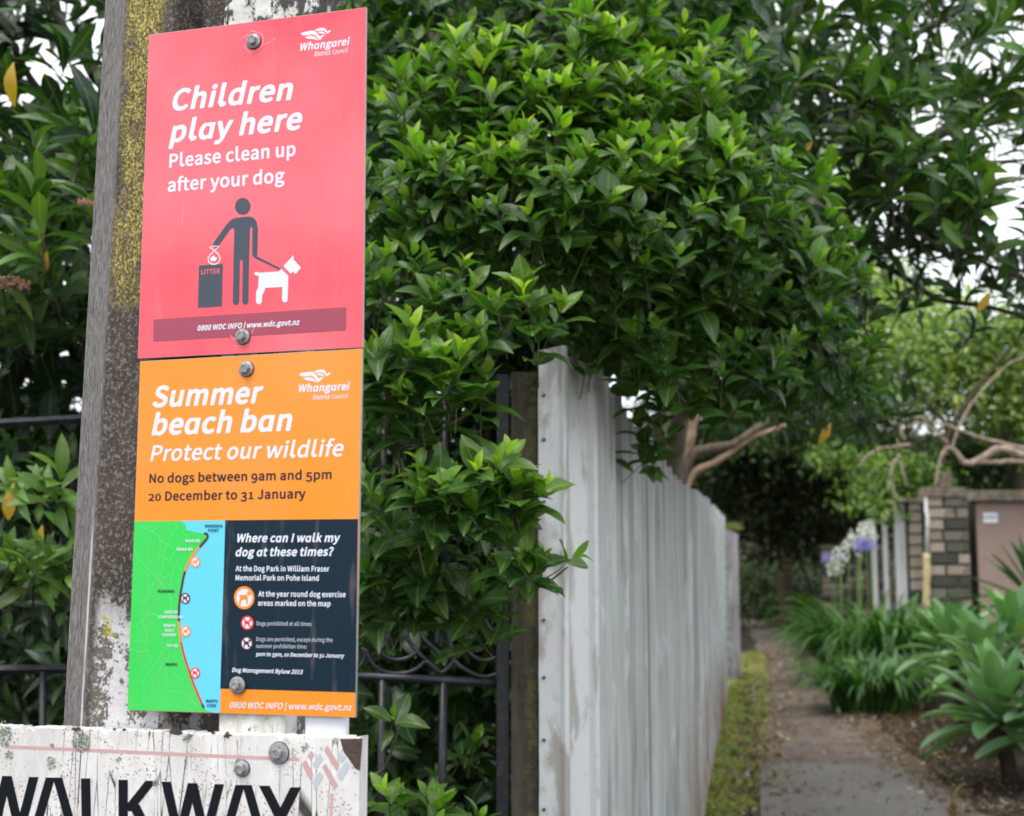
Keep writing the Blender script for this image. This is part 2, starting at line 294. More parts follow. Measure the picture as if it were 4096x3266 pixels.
# outline letter shapes: [advance, [x, y, x, y, ...], ...] in thousandths of the em
FONT = {
 'R': {
  ',': [265,[69,-189,43,-132,111,-76,137,-16,79,15,68,36,64,68,79,103,121,127,163,124,197,99,217,47,216,-16,197,-79,163,-127,111,-170]],
  ':': [265,[111,-17,90,-6,69,20,62,47,65,78,79,104,100,121,132,128,153,125,181,110,196,89,203,57,199,26,184,2,163,-13,132,-20],[111,368,85,383,70,404,62,435,66,467,79,489,100,506,132,514,153,511,177,498,195,475,203,446,200,414,184,387,163,372,132,364]],
  'C': [618,[321,-17,237,4,184,34,137,78,99,131,71,194,53,278,47,351,53,425,70,498,100,568,142,625,184,663,237,694,300,714,363,720,426,713,478,695,520,670,565,624,510,561,471,593,426,617,384,626,321,622,279,607,241,582,211,551,169,467,155,362,158,288,185,194,209,152,237,120,279,92,310,80,384,74,447,92,520,150,531,150,583,89,531,36,457,-4,394,-19]],
  'D': [666,[100,-8,88,5,90,702,100,708,268,708,352,701,426,680,474,656,512,624,562,561,588,498,604,425,609,351,602,267,588,204,561,141,523,89,478,49,415,16,352,-1,279,-8],[195,83,192,614,205,620,321,616,373,600,436,557,471,509,498,414,498,288,470,194,436,146,407,120,367,99,310,84]],
  'a': [546,[174,-18,142,-9,100,15,61,68,49,141,69,214,121,266,174,293,237,313,352,334,366,341,365,351,356,393,342,419,321,438,289,449,247,450,205,442,111,396,71,467,111,493,184,524,247,538,321,537,363,525,394,508,427,477,457,414,467,362,464,-6,385,-6,373,47,279,-7,226,-19],[216,67,174,82,154,110,149,141,160,183,180,204,216,226,310,253,366,257,366,131,289,78]],
  'b': [599,[289,-18,237,-2,174,39,162,-6,90,-8,80,5,80,761,90,768,174,768,184,761,184,603,184,481,247,518,310,538,384,535,426,521,468,493,499,457,534,383,545,330,549,267,542,194,510,100,480,57,447,25,405,-1,363,-15],[258,76,216,95,184,120,184,383,220,414,268,441,310,450,352,445,394,422,427,372,443,267,432,183,401,120,363,86,310,70]],
  'c': [496,[258,-17,195,-2,153,20,111,57,81,99,47,194,42,257,47,320,61,372,86,425,121,468,195,518,247,535,300,540,352,533,405,513,447,484,456,467,415,413,405,406,394,413,331,447,268,446,237,434,197,404,160,341,150,299,151,215,170,152,211,99,268,72,310,69,363,82,426,118,467,57,465,47,447,32,384,-3,321,-19]],
  'd': [601,[226,-17,174,-2,132,24,100,57,75,99,47,194,43,257,47,320,61,372,85,425,115,467,150,498,195,523,237,536,300,538,342,529,405,494,410,498,408,698,408,761,415,768,499,768,512,761,510,-5,429,-6,415,43,373,12,321,-11,268,-20],[247,74,202,99,167,152,151,215,151,299,174,372,205,414,258,445,310,449,363,432,405,404,408,393,408,141,382,110,331,78,289,69]],
  'e': [538,[258,-17,195,0,149,26,89,89,62,141,48,194,42,267,61,372,86,425,142,488,195,521,279,540,331,535,379,519,436,475,465,435,487,372,497,288,489,232,153,231,146,225,157,173,171,141,223,89,268,70,321,66,373,76,436,106,474,47,468,31,391,-6,321,-19],[153,309,148,330,174,393,226,440,258,451,310,452,363,425,395,372,403,320,396,309]],
  'g': [547,[174,-237,132,-224,85,-195,58,-163,45,-132,41,-90,53,-48,73,-16,108,15,74,78,73,131,93,173,123,204,84,257,64,309,60,351,75,425,100,466,153,511,195,529,258,540,342,527,520,524,521,446,447,444,434,435,453,393,459,341,447,275,426,234,373,186,310,162,247,157,184,171,163,141,161,110,174,88,205,75,394,69,478,44,510,16,527,-16,533,-58,527,-100,489,-165,415,-216,321,-243,258,-247],[216,-165,163,-143,138,-111,136,-69,159,-27,184,-10,352,-16,403,-27,426,-48,429,-90,410,-121,373,-149,333,-163,279,-170],[237,235,205,249,179,278,162,320,162,372,178,414,205,443,247,459,289,456,321,442,347,414,362,372,362,320,345,278,321,251,279,233]],
  'h': [588,[90,-8,80,5,80,761,90,768,174,768,184,761,184,469,238,509,289,532,342,540,415,527,447,508,487,456,509,362,510,5,505,-6,415,-8,407,5,403,372,393,404,373,430,321,447,258,433,184,372,184,5,174,-8]],
  'i': [271,[90,-8,80,5,80,519,90,527,174,527,184,509,184,5,174,-8],[111,621,86,635,72,656,71,708,100,741,153,745,180,729,194,708,193,656,163,625]],
  'l': [340,[163,-19,139,36,87,47,81,78,80,761,90,768,174,768,184,761,184,698,184,152,216,131,237,89,279,95,300,89,321,68,327,47,321,22,300,1,205,-19]],
  'm': [893,[90,-8,80,5,80,519,90,527,163,524,174,464,268,527,310,538,363,538,405,526,433,509,478,449,549,509,604,534,678,537,741,513,768,488,788,456,808,383,811,5,804,-8,713,-6,708,110,707,341,694,404,678,427,657,441,615,447,583,440,541,415,497,372,497,5,489,-8,399,-6,394,5,394,320,387,383,374,414,354,435,321,446,289,446,237,422,184,372,184,5,174,-8]],
  'n': [591,[90,-8,80,5,80,519,90,527,163,524,174,464,247,514,310,537,384,536,447,508,487,456,507,383,510,141,510,5,505,-6,412,-6,407,320,401,383,388,414,363,437,321,447,279,442,237,420,184,372,184,5,174,-8]],
  'o': [587,[258,-17,195,-1,153,22,89,89,62,141,48,194,42,257,47,320,60,372,85,425,117,467,153,498,237,534,321,537,384,521,426,497,461,467,494,425,518,372,532,320,533,204,517,141,496,99,466,57,430,26,384,-1,342,-14],[247,76,205,100,169,152,151,215,152,309,171,372,213,425,258,446,323,446,373,418,408,372,430,299,429,215,411,152,372,99,321,72,289,68]],
  'p': [601,[90,-227,80,-216,80,519,90,527,163,524,174,476,237,513,289,534,373,536,426,521,483,477,519,425,546,320,545,204,509,99,480,57,447,25,405,-1,363,-15,279,-16,226,3,184,28,184,-216,174,-227],[258,76,216,95,184,120,184,383,220,414,268,441,310,450,352,445,394,422,427,372,443,267,432,183,401,120,363,86,310,70]],
  'r': [379,[90,-8,80,5,80,519,90,527,163,524,174,448,237,513,268,530,310,539,352,536,380,519,364,446,352,438,310,446,279,441,247,424,210,383,184,330,184,5,174,-8]],
  's': [456,[184,-17,90,11,23,57,69,124,142,82,205,64,268,69,300,88,315,110,318,152,300,180,268,202,153,250,107,278,79,303,55,351,54,414,84,477,121,510,153,525,226,539,279,536,331,521,394,486,405,477,404,467,363,414,352,411,310,438,268,453,195,449,171,435,155,414,153,372,168,351,195,332,310,285,373,246,406,204,420,141,415,106,394,57,342,8,268,-17]],
  't': [369,[216,-18,153,7,113,57,97,131,95,435,27,440,18,456,22,519,101,530,111,668,184,673,198,666,198,551,205,527,331,527,339,519,338,446,331,440,199,435,198,152,205,106,226,78,268,66,334,78,354,5,289,-17]],
  'u': [588,[205,-18,163,-6,132,14,99,57,82,99,72,194,72,519,79,526,163,527,176,519,177,173,184,131,199,99,237,75,289,73,331,90,384,138,398,162,398,519,405,526,489,527,501,519,499,-1,489,-8,415,-6,405,62,352,16,310,-7,268,-18]],
  'x': [484,[16,-8,8,5,174,267,20,519,37,527,121,527,131,519,237,343,247,336,352,524,447,527,456,519,447,502,303,267,303,257,468,5,464,-6,361,-6,237,193,226,195,111,-6]],
 },
 'S': {
  '0': [563,[237,-38,163,-16,121,15,79,67,54,120,35,183,23,267,22,435,35,519,54,582,80,635,112,677,163,717,205,733,289,739,363,718,408,687,447,641,477,582,507,446,508,267,495,183,477,120,451,68,415,21,373,-12,321,-35],[268,88,226,101,195,141,170,225,161,351,170,477,182,530,216,592,237,607,262,614,302,603,336,561,361,477,370,351,361,225,340,152,310,107]],
  '1': [563,[79,-29,56,-6,60,89,79,101,205,102,212,110,211,561,99,572,87,593,87,656,104,677,184,698,258,729,342,725,357,698,357,110,363,102,468,102,489,92,496,78,496,-6,489,-20,468,-29]],
  '2': [563,[37,-29,14,-6,18,68,163,206,260,320,318,425,333,509,317,572,279,605,237,612,188,603,90,532,69,539,15,593,13,624,69,679,142,723,216,740,300,736,384,701,440,645,473,561,477,498,457,393,428,330,359,225,257,110,268,104,489,104,511,78,511,-6,499,-23,478,-29]],
  '3': [563,[205,-39,132,-21,78,5,6,65,-1,89,48,156,69,169,90,163,160,110,216,92,289,96,319,110,341,131,355,162,358,194,350,236,335,257,300,281,268,291,163,302,151,309,141,330,147,414,163,426,258,437,300,457,330,498,333,551,309,593,279,608,247,613,184,599,121,554,100,545,79,554,29,614,29,645,121,712,216,740,300,737,384,709,445,656,477,582,481,530,470,467,442,414,397,372,457,321,494,257,505,183,501,141,484,89,436,25,384,-11,300,-38]],
  '5': [563,[205,-39,132,-22,79,2,20,47,-3,78,4,99,44,152,69,167,174,101,237,89,279,96,310,111,331,131,359,194,361,236,352,282,332,320,310,338,268,354,226,355,184,343,142,318,121,316,56,362,77,708,100,729,163,729,447,729,468,717,474,624,463,603,447,597,216,597,207,582,198,477,205,472,268,480,321,475,363,464,429,425,467,383,489,341,503,288,508,236,503,173,489,120,461,68,426,27,342,-25,289,-38]],
  '9': [563,[184,-38,121,-21,69,8,29,47,33,78,79,131,100,143,195,92,247,92,279,106,310,134,334,173,359,267,352,274,310,252,258,238,195,240,142,254,77,299,46,341,16,435,18,540,43,614,79,669,153,722,237,741,300,735,352,716,394,688,426,656,467,593,489,530,507,383,502,278,486,194,457,117,415,51,381,15,333,-16,279,-36],[237,361,195,375,171,404,155,456,156,519,169,561,195,597,226,613,279,609,310,589,337,551,353,509,365,435,310,379,279,364]],
  'A': [613,[-5,-28,-25,-6,-22,15,219,719,247,729,342,729,361,719,478,383,605,5,594,-23,573,-29,478,-29,460,-16,394,184,184,185,116,-16,90,-29],[226,316,289,526,304,477,352,318,342,313]],
  'C': [642,[321,-38,226,-14,174,16,121,63,79,123,49,194,32,267,26,351,32,425,51,509,84,582,122,635,174,682,237,716,300,735,363,741,426,735,489,713,541,681,580,645,584,614,520,542,499,542,447,584,405,601,363,606,321,600,279,583,237,548,209,509,192,467,179,404,180,288,208,194,257,131,321,99,384,95,436,110,510,168,531,173,549,162,602,99,602,78,576,47,489,-14,394,-40]],
  'D': [690,[90,-28,73,-16,67,5,67,698,74,719,100,729,352,723,426,703,489,671,520,644,580,572,607,509,624,435,630,351,624,267,607,194,579,131,531,67,489,31,426,-3,352,-23,279,-29],[216,104,213,593,226,599,321,594,363,582,424,540,465,467,478,404,478,299,451,204,423,162,363,120,310,106]],
  'E': [595,[90,-28,73,-16,67,5,67,698,74,719,100,729,510,727,527,708,528,624,520,606,499,597,216,596,213,467,216,435,457,434,472,425,479,404,478,328,469,309,457,303,213,299,213,110,520,102,539,78,538,-6,531,-20,510,-29]],
  'F': [560,[90,-28,73,-16,67,5,69,709,79,723,100,729,510,727,522,719,528,698,528,624,520,606,499,597,405,597,216,596,213,425,226,418,465,414,480,393,476,299,457,286,216,283,213,-6,205,-20,184,-29]],
  'G': [691,[331,-38,237,-16,174,18,121,66,79,125,50,194,32,267,27,341,33,435,56,519,90,588,124,635,171,677,237,714,300,734,384,741,478,725,552,687,606,635,596,603,552,550,531,540,457,588,405,604,331,601,268,573,232,540,205,498,180,414,175,351,180,288,204,204,229,162,261,131,331,99,384,94,436,102,476,120,476,257,352,261,339,267,328,288,328,362,342,387,594,391,608,383,616,362,614,57,562,11,478,-26,405,-40]],
  'I': [313,[90,-28,73,-16,67,5,69,708,90,728,184,729,205,720,213,698,213,-6,205,-20,184,-29]],
  'J': [544,[184,-38,121,-21,69,11,26,57,4,99,16,122,90,172,111,169,153,118,195,96,258,101,287,131,301,215,301,603,301,698,310,721,331,729,426,728,447,708,444,152,419,68,394,31,363,0,321,-24,279,-37]],
  'K': [650,[90,-28,73,-16,67,5,67,698,74,719,90,728,184,729,205,720,212,708,216,430,468,727,583,729,608,708,604,685,502,561,398,435,399,425,638,15,637,-16,625,-26,604,-29,510,-29,491,-16,300,314,216,214,208,-16,184,-29]],
  'L': [551,[90,-28,73,-16,67,5,69,708,90,728,184,729,207,719,213,698,213,446,213,110,499,103,520,78,519,-6,510,-22,489,-29]],
  'M': [808,[90,-28,73,-16,67,5,67,698,79,723,205,729,225,719,384,278,394,282,551,719,573,729,688,727,701,719,708,698,708,414,708,5,699,-21,678,-29,594,-29,573,-16,569,-6,568,372,562,389,442,57,426,43,363,42,342,46,331,57,205,399,204,-6,184,-28]],
  'N': [723,[90,-28,73,-16,67,5,67,698,74,719,100,729,184,729,208,719,478,252,482,708,489,720,510,729,594,729,615,720,623,698,623,5,618,-16,604,-27,583,-29,499,-29,480,-16,216,441,208,425,208,-6,184,-29]],
  'O': [741,[321,-38,279,-33,216,-10,163,22,117,68,79,123,49,194,33,267,27,362,32,435,49,509,79,581,116,635,163,679,226,716,289,735,375,740,426,734,489,713,541,682,592,635,628,582,660,509,676,435,682,351,676,267,659,194,628,120,592,68,541,19,489,-12,415,-35],[321,98,254,131,205,197,178,299,179,414,206,509,247,565,310,600,384,603,426,590,454,572,502,509,529,414,530,299,501,194,457,133,394,99]],
  'P': [637,[90,-28,73,-16,67,5,67,698,74,719,100,729,352,726,457,703,510,672,539,645,562,608,582,551,582,446,562,381,510,314,457,280,363,254,216,249,208,-16,184,-29],[216,380,216,597,331,597,384,587,412,572,434,540,440,498,433,446,413,414,384,395,352,386]],
  'R': [639,[90,-28,73,-16,67,5,67,698,79,723,100,729,373,726,457,706,512,677,545,645,570,603,583,561,588,509,573,414,558,383,525,341,446,288,604,15,608,-6,594,-25,468,-26,291,267,216,268,213,-6,205,-20,184,-29],[216,399,216,597,342,597,384,589,415,573,434,551,442,498,434,456,409,425,342,400]],
  'S': [602,[247,-39,174,-23,111,4,48,49,17,89,24,110,90,180,111,178,195,117,268,95,321,96,363,108,393,131,404,152,405,204,385,236,332,267,184,332,132,365,84,414,53,488,54,572,68,614,96,656,163,710,205,727,289,741,363,735,447,705,526,645,530,614,480,551,457,541,394,581,352,599,300,606,247,598,219,582,203,561,198,530,202,509,217,488,246,467,426,386,489,343,528,299,543,267,557,183,539,99,514,57,478,20,394,-25,342,-38]],
  'T': [605,[237,-29,218,-16,213,5,211,593,16,600,1,624,2,708,27,729,331,729,552,727,570,708,571,624,562,605,541,597,359,593,359,-6,352,-19,331,-29]],
  'U': [721,[289,-38,226,-20,153,27,112,78,84,141,70,204,65,288,65,698,71,719,90,729,184,729,205,716,210,288,221,194,247,137,279,110,321,96,384,99,415,112,447,141,468,183,477,225,482,698,489,719,510,729,594,729,615,722,624,708,625,288,619,204,605,141,573,72,541,31,499,-2,457,-23,405,-36]],
  'V': [582,[216,-28,196,-6,-27,708,-5,728,100,728,116,719,268,213,279,189,289,226,436,718,457,729,552,729,573,716,575,687,352,-12,331,-29]],
  'W': [871,[163,-27,144,-6,-2,687,-3,708,6,722,27,729,121,728,142,710,237,240,353,708,373,728,478,724,490,708,604,251,615,266,620,299,701,708,709,722,730,729,814,729,841,708,697,-6,688,-21,667,-29,562,-29,538,-16,426,421,415,440,302,-16,279,-29]],
  'a': [571,[174,-39,100,-11,61,26,43,57,28,131,33,183,46,215,79,260,121,291,216,329,331,352,343,362,321,412,300,425,268,430,205,419,121,377,100,377,85,393,49,467,58,485,96,509,174,543,247,559,331,556,373,544,415,519,445,488,468,446,487,372,490,5,485,-16,468,-28,384,-28,366,-16,352,7,258,-35],[216,88,187,99,174,116,170,141,179,173,226,207,310,231,343,236,345,141,279,97]],
  'b': [623,[289,-39,247,-28,195,-2,174,-24,153,-29,79,-28,59,-6,61,771,69,782,90,789,174,789,195,782,205,761,205,645,205,521,258,546,310,559,384,556,436,539,478,512,518,467,553,393,567,330,570,267,564,194,547,131,499,47,457,7,415,-19,363,-36],[258,98,205,131,205,372,237,400,279,423,310,429,352,422,392,393,414,341,422,267,413,194,384,132,352,104,300,90]],
  'c': [520,[258,-38,184,-21,142,2,100,37,62,89,28,183,21,257,26,320,42,383,76,446,142,513,195,541,289,560,331,559,384,546,468,493,478,467,447,419,426,393,405,385,331,425,268,424,216,393,183,341,171,288,172,215,189,162,220,120,268,93,310,90,352,101,405,135,426,140,447,127,489,57,478,30,394,-21,321,-40]],
  'd': [625,[226,-38,163,-20,123,5,90,36,58,84,26,194,22,257,28,330,42,383,69,439,130,509,174,537,226,556,279,561,331,554,384,534,387,740,390,771,415,789,510,789,524,782,533,761,533,-6,510,-28,436,-29,415,-23,394,1,310,-36],[247,97,216,115,186,162,171,225,172,299,192,362,224,404,268,427,310,428,363,408,384,393,387,383,387,152,363,121,321,97,289,91]],
  'e': [562,[258,-38,195,-23,142,5,95,47,43,131,26,194,21,267,39,372,67,435,100,479,174,534,226,554,289,560,373,544,420,519,462,477,499,406,513,351,518,288,514,236,499,214,184,210,169,204,195,143,247,99,279,89,331,88,376,99,426,125,447,126,464,110,496,47,493,26,482,15,405,-23,331,-40],[174,330,176,351,193,383,243,425,279,433,310,430,352,406,376,362,380,341,374,330]],
  'f': [343,[100,-29,79,-18,73,5,73,414,27,419,6,434,3,519,16,538,73,551,76,645,86,687,113,740,142,769,205,796,258,801,321,793,363,774,368,750,342,669,321,660,279,672,247,671,229,656,221,635,220,551,300,548,318,540,328,519,328,456,325,435,310,421,219,414,217,-6,195,-28]],
  'g': [571,[174,-259,121,-242,65,-205,39,-174,24,-132,20,-100,26,-58,77,26,52,78,52,131,68,173,92,204,55,267,41,320,43,393,57,435,100,497,142,530,216,557,268,561,342,548,531,543,545,519,544,446,531,427,499,423,478,423,468,414,480,362,476,299,457,247,418,194,373,162,310,140,247,136,195,147,181,120,184,108,205,97,394,90,457,77,499,56,536,15,551,-27,549,-100,532,-142,509,-174,468,-211,384,-250,268,-267],[216,-143,174,-125,156,-100,157,-69,184,-32,352,-37,394,-46,407,-58,406,-90,384,-117,352,-135,310,-147],[247,254,216,268,195,292,182,330,184,372,196,404,216,425,247,437,279,437,309,425,329,404,341,372,342,330,331,296,310,270,279,255]],
  'h': [613,[79,-28,64,-16,59,5,59,761,69,782,90,789,174,789,195,782,203,771,205,515,258,543,310,558,384,558,426,545,457,527,493,488,521,425,529,372,531,5,520,-22,499,-29,415,-29,392,-16,382,372,360,414,310,426,258,409,205,362,205,5,199,-16,174,-29]],
  'i': [295,[79,-28,64,-16,59,5,59,519,68,540,79,546,184,546,195,540,205,519,204,-6,184,-28],[100,602,69,622,54,645,46,687,52,719,69,744,100,764,132,769,163,764,195,744,212,719,219,687,211,645,195,622,163,602,132,597]],
  'k': [560,[79,-28,64,-16,59,5,61,771,69,782,90,789,174,789,201,771,205,326,378,540,394,547,468,548,510,543,522,530,522,509,359,309,542,15,541,-16,520,-29,426,-29,405,-22,268,199,203,120,198,-16,174,-29]],
  'l': [364,[163,-40,153,-11,121,25,114,57,61,68,59,761,68,782,79,788,184,788,203,771,205,740,205,173,234,141,247,114,289,115,323,99,339,78,348,47,335,5,310,-17,205,-40]],
  'm': [917,[79,-28,64,-16,59,5,59,519,68,540,90,548,174,544,195,506,279,553,363,559,426,539,489,488,562,540,625,559,688,557,730,544,762,524,806,467,829,383,831,-6,825,-19,804,-29,709,-28,688,-6,687,36,682,372,670,404,657,417,636,425,604,424,561,404,518,362,518,5,513,-16,489,-29,405,-29,384,-22,373,5,368,372,347,414,300,426,247,404,205,362,205,5,199,-16,174,-29]],
  'n': [615,[79,-28,64,-16,59,5,59,519,68,540,79,546,174,544,195,505,258,543,321,559,394,555,457,527,505,467,523,414,531,330,531,152,526,-16,499,-29,415,-29,394,-20,386,5,382,372,369,404,352,419,321,426,279,419,247,402,205,362,204,-6,184,-28]],
  'o': [612,[258,-38,195,-24,142,3,100,39,69,80,44,131,26,194,21,257,26,320,41,383,67,435,100,480,133,509,184,539,237,556,321,558,392,540,436,515,478,479,512,435,537,383,552,326,558,257,553,194,535,131,510,81,478,40,438,5,394,-19,342,-36],[247,98,206,131,179,183,169,257,178,330,202,383,237,415,289,429,321,424,368,393,398,341,411,257,403,194,373,131,342,103,289,89]],
  'p': [625,[90,-248,69,-240,59,-216,61,530,79,546,163,547,179,540,195,513,268,549,342,560,384,556,436,539,489,501,537,435,567,330,566,204,551,141,528,89,499,47,457,7,415,-19,373,-34,289,-39,205,-13,204,-226,184,-246],[258,98,205,131,205,372,242,404,279,423,310,429,352,422,392,393,414,341,422,267,413,194,384,132,352,104,300,90]],
  'r': [403,[79,-28,64,-16,59,5,61,530,79,546,163,547,184,533,195,506,268,553,310,560,352,558,384,547,400,530,383,435,363,417,310,425,268,413,236,383,206,330,205,5,199,-16,174,-29]],
  's': [480,[184,-39,111,-20,48,11,6,44,6,74,48,133,69,146,89,141,163,96,226,84,268,92,289,107,299,131,295,152,258,183,142,231,86,267,45,320,34,351,31,393,46,456,90,513,153,548,237,561,300,553,363,530,415,496,427,467,381,404,363,390,342,393,279,428,237,435,205,430,184,419,174,404,174,378,205,350,321,303,384,265,424,215,441,141,425,68,405,35,359,-6,310,-29,268,-38]],
  't': [393,[216,-39,174,-28,142,-11,115,15,95,47,76,120,74,414,6,427,-3,446,-3,509,2,530,16,541,81,551,88,666,99,687,111,693,195,693,208,687,219,666,219,593,219,561,226,548,331,548,358,530,360,446,348,425,220,414,219,152,227,110,247,91,279,88,331,102,352,90,376,5,363,-17,331,-28,268,-41]],
  'u': [613,[205,-39,160,-27,121,-5,79,48,61,99,51,194,51,519,58,537,79,548,163,548,184,542,195,530,198,173,218,110,247,94,289,95,323,110,363,146,377,162,377,519,384,537,405,548,489,548,510,542,520,530,521,-6,499,-28,415,-29,396,-16,384,14,342,-15,300,-33,247,-41]],
  'w': [799,[163,-28,142,-6,-2,509,6,540,27,548,111,548,132,542,141,530,226,197,316,530,342,548,436,546,455,530,541,208,552,219,559,246,636,538,657,548,741,548,762,538,770,519,629,-6,615,-25,489,-28,471,-16,384,304,295,-16,268,-29]],
  'x': [508,[6,-28,-14,-6,-10,15,149,267,1,509,6,537,27,548,121,548,142,540,237,384,247,381,342,543,457,546,477,519,328,267,328,257,486,15,485,-16,457,-29,352,-26,237,154,226,153,121,-24]],
  'y': [530,[58,-249,20,-237,6,-216,26,-132,48,-115,90,-123,132,-110,165,-69,189,-6,-15,509,-14,530,6,547,100,548,123,540,256,183,258,176,265,194,381,540,394,547,489,547,504,540,514,519,303,-90,263,-163,205,-220,142,-247]],
 },
 'I': {
  '.': [265,[100,-28,69,-6,56,15,48,57,54,89,90,131,121,141,153,140,184,124,206,99,217,68,213,26,196,-6,167,-27,132,-34]],
  '0': [555,[216,-29,163,-8,121,24,87,68,62,120,43,183,30,267,31,446,61,582,88,635,121,677,163,709,216,729,268,734,310,729,363,711,405,681,443,635,469,582,488,519,501,435,501,267,488,183,469,120,443,68,410,26,363,-10,321,-27,268,-34],[237,87,205,112,173,183,156,288,157,425,175,530,205,591,247,619,297,614,324,593,342,564,366,488,375,414,374,278,356,173,323,110,289,85]],
  '8': [555,[205,-28,132,-3,91,26,41,89,27,131,26,215,48,277,87,330,135,372,90,422,67,467,57,509,59,572,90,646,153,703,226,729,310,729,363,715,405,691,450,645,470,603,483,530,473,467,449,414,406,362,466,299,489,259,505,204,504,131,490,89,468,52,405,-1,321,-30,268,-34],[237,78,195,94,163,121,145,162,145,204,165,257,216,312,268,295,331,260,358,236,378,194,379,152,363,115,331,89,289,76],[300,410,217,456,182,509,180,551,191,582,216,609,247,621,289,621,321,609,348,582,361,551,364,509,353,467,318,414,310,406]],
  'C': [634,[300,-29,226,-6,174,24,127,68,84,131,57,194,42,257,34,341,40,435,58,509,93,582,132,635,166,666,235,708,300,728,363,734,436,725,489,706,552,663,578,635,573,610,520,550,499,550,478,569,436,597,384,612,331,609,289,597,226,547,184,467,169,362,173,288,200,194,247,129,279,108,321,92,384,88,447,108,514,162,531,166,585,110,597,89,586,68,541,26,468,-15,394,-33]],
  'D': [682,[90,-21,79,-13,74,5,74,698,79,713,100,722,352,716,426,695,478,669,520,635,573,570,600,509,617,435,623,351,616,267,599,194,571,131,533,78,489,40,415,1,352,-16,279,-22],[216,95,207,99,206,110,208,603,321,601,363,590,423,551,457,504,484,414,483,288,457,201,426,155,363,112,310,99]],
  'F': [552,[90,-21,79,-13,74,5,76,708,100,722,510,719,521,698,518,614,499,604,394,604,212,603,206,593,208,414,457,410,473,393,473,309,457,293,207,288,205,-6,184,-22]],
  'I': [305,[90,-21,79,-13,74,5,74,698,90,721,195,719,206,698,205,-6,184,-22]],
  'N': [715,[90,-21,79,-13,74,5,74,698,79,713,100,722,184,722,205,710,489,217,489,708,510,722,583,722,606,719,616,698,615,-6,594,-22,489,-16,205,476,199,456,201,-6,184,-21]],
  'O': [733,[289,-28,226,-8,171,26,121,73,83,131,57,194,40,267,33,351,39,435,56,509,83,572,121,630,172,677,226,709,289,728,352,734,410,729,478,710,537,677,583,634,625,573,653,509,669,435,675,351,669,267,652,194,626,131,583,69,541,28,485,-6,426,-26,352,-34],[342,88,279,105,247,127,217,162,181,246,168,351,183,467,225,551,279,596,321,609,363,612,435,593,489,544,526,467,540,351,525,236,489,159,457,124,426,104,394,92]],
  'P': [629,[90,-21,79,-13,74,5,76,708,100,722,352,719,450,698,506,666,531,643,557,603,575,551,579,498,574,435,541,360,499,314,415,272,352,260,213,257,206,246,205,-6,184,-22],[216,372,206,383,208,603,331,604,384,594,415,577,437,551,447,498,440,446,423,414,394,392,363,380]],
  'W': [863,[163,-20,152,-6,3,698,16,720,121,721,136,708,237,208,361,708,384,722,473,719,486,698,604,217,615,225,619,246,706,698,720,720,814,722,825,718,835,698,682,-16,667,-22,562,-22,541,-8,426,454,415,472,299,-6,279,-22]],
  'c': [512,[237,-29,184,-13,137,15,77,78,50,131,33,194,28,257,33,320,49,383,79,439,110,477,148,509,205,537,300,554,352,548,394,534,468,482,466,456,412,393,394,395,331,432,268,431,237,418,206,393,176,341,164,299,165,215,186,152,216,114,268,86,310,83,352,93,426,133,443,120,482,57,478,41,457,22,384,-18,310,-34]],
  'd': [617,[216,-30,163,-12,121,15,90,47,64,89,33,194,29,257,36,330,49,383,75,435,106,477,175,530,226,549,279,554,342,544,395,519,394,729,397,771,415,782,510,781,526,761,525,-6,510,-21,426,-21,411,-6,405,17,363,-9,310,-29,268,-34],[258,86,212,110,182,152,165,215,165,299,184,362,205,393,244,425,289,436,342,427,394,393,394,141,331,93,300,84]],
  'e': [554,[237,-28,153,6,111,39,72,89,47,141,33,194,28,257,33,320,50,383,76,435,132,498,184,532,237,549,331,549,384,532,447,485,480,435,501,372,510,267,507,236,489,217,161,215,188,141,217,110,247,91,279,82,342,82,436,120,456,110,489,47,478,21,394,-20,321,-33],[163,327,184,383,205,408,237,430,300,439,331,430,354,414,383,362,389,330,384,324]],
  'f': [335,[90,-18,80,5,80,425,27,426,14,435,10,519,27,535,80,540,90,677,121,740,153,767,205,789,258,794,331,783,352,774,362,761,343,687,331,669,247,679,227,666,214,635,216,541,310,537,321,519,321,456,310,429,216,426,211,414,210,-6,195,-21]],
  'g': [563,[216,-258,132,-239,90,-216,48,-174,31,-132,27,-100,34,-58,87,26,60,78,59,131,76,173,102,204,68,257,48,320,51,393,65,435,90,475,142,522,216,549,268,554,342,541,521,540,538,519,538,456,531,436,456,425,473,362,469,299,443,236,407,194,352,160,300,145,247,143,195,154,178,141,174,120,183,99,205,89,394,83,457,70,489,55,521,26,544,-27,543,-90,529,-132,499,-174,426,-227,321,-257],[237,-154,195,-144,160,-121,148,-90,160,-48,184,-24,321,-30,373,-32,405,-44,417,-69,409,-100,384,-126,342,-147,300,-155],[258,246,226,253,196,278,180,309,174,351,183,393,205,425,237,442,268,445,300,438,330,414,345,383,350,341,341,299,321,270,289,251]],
  'i': [287,[79,-20,66,5,66,519,79,539,177,540,195,530,198,519,197,-6,174,-22],[100,609,77,624,61,645,53,677,56,708,69,733,90,751,121,761,153,759,184,744,204,719,212,687,207,656,187,624,163,609,132,604]],
  'l': [356,[163,-33,153,-2,132,20,122,47,70,57,67,78,66,761,79,780,174,782,195,771,198,750,199,162,226,141,247,105,289,108,321,91,341,47,331,12,300,-15,205,-33]],
  'n': [607,[79,-20,66,5,66,519,79,539,164,540,178,530,184,493,258,535,321,552,384,550,426,537,457,518,497,467,516,414,524,330,524,173,520,-12,499,-22,401,-16,393,5,393,320,386,383,373,410,352,427,310,433,268,423,226,394,198,362,197,-6,174,-22]],
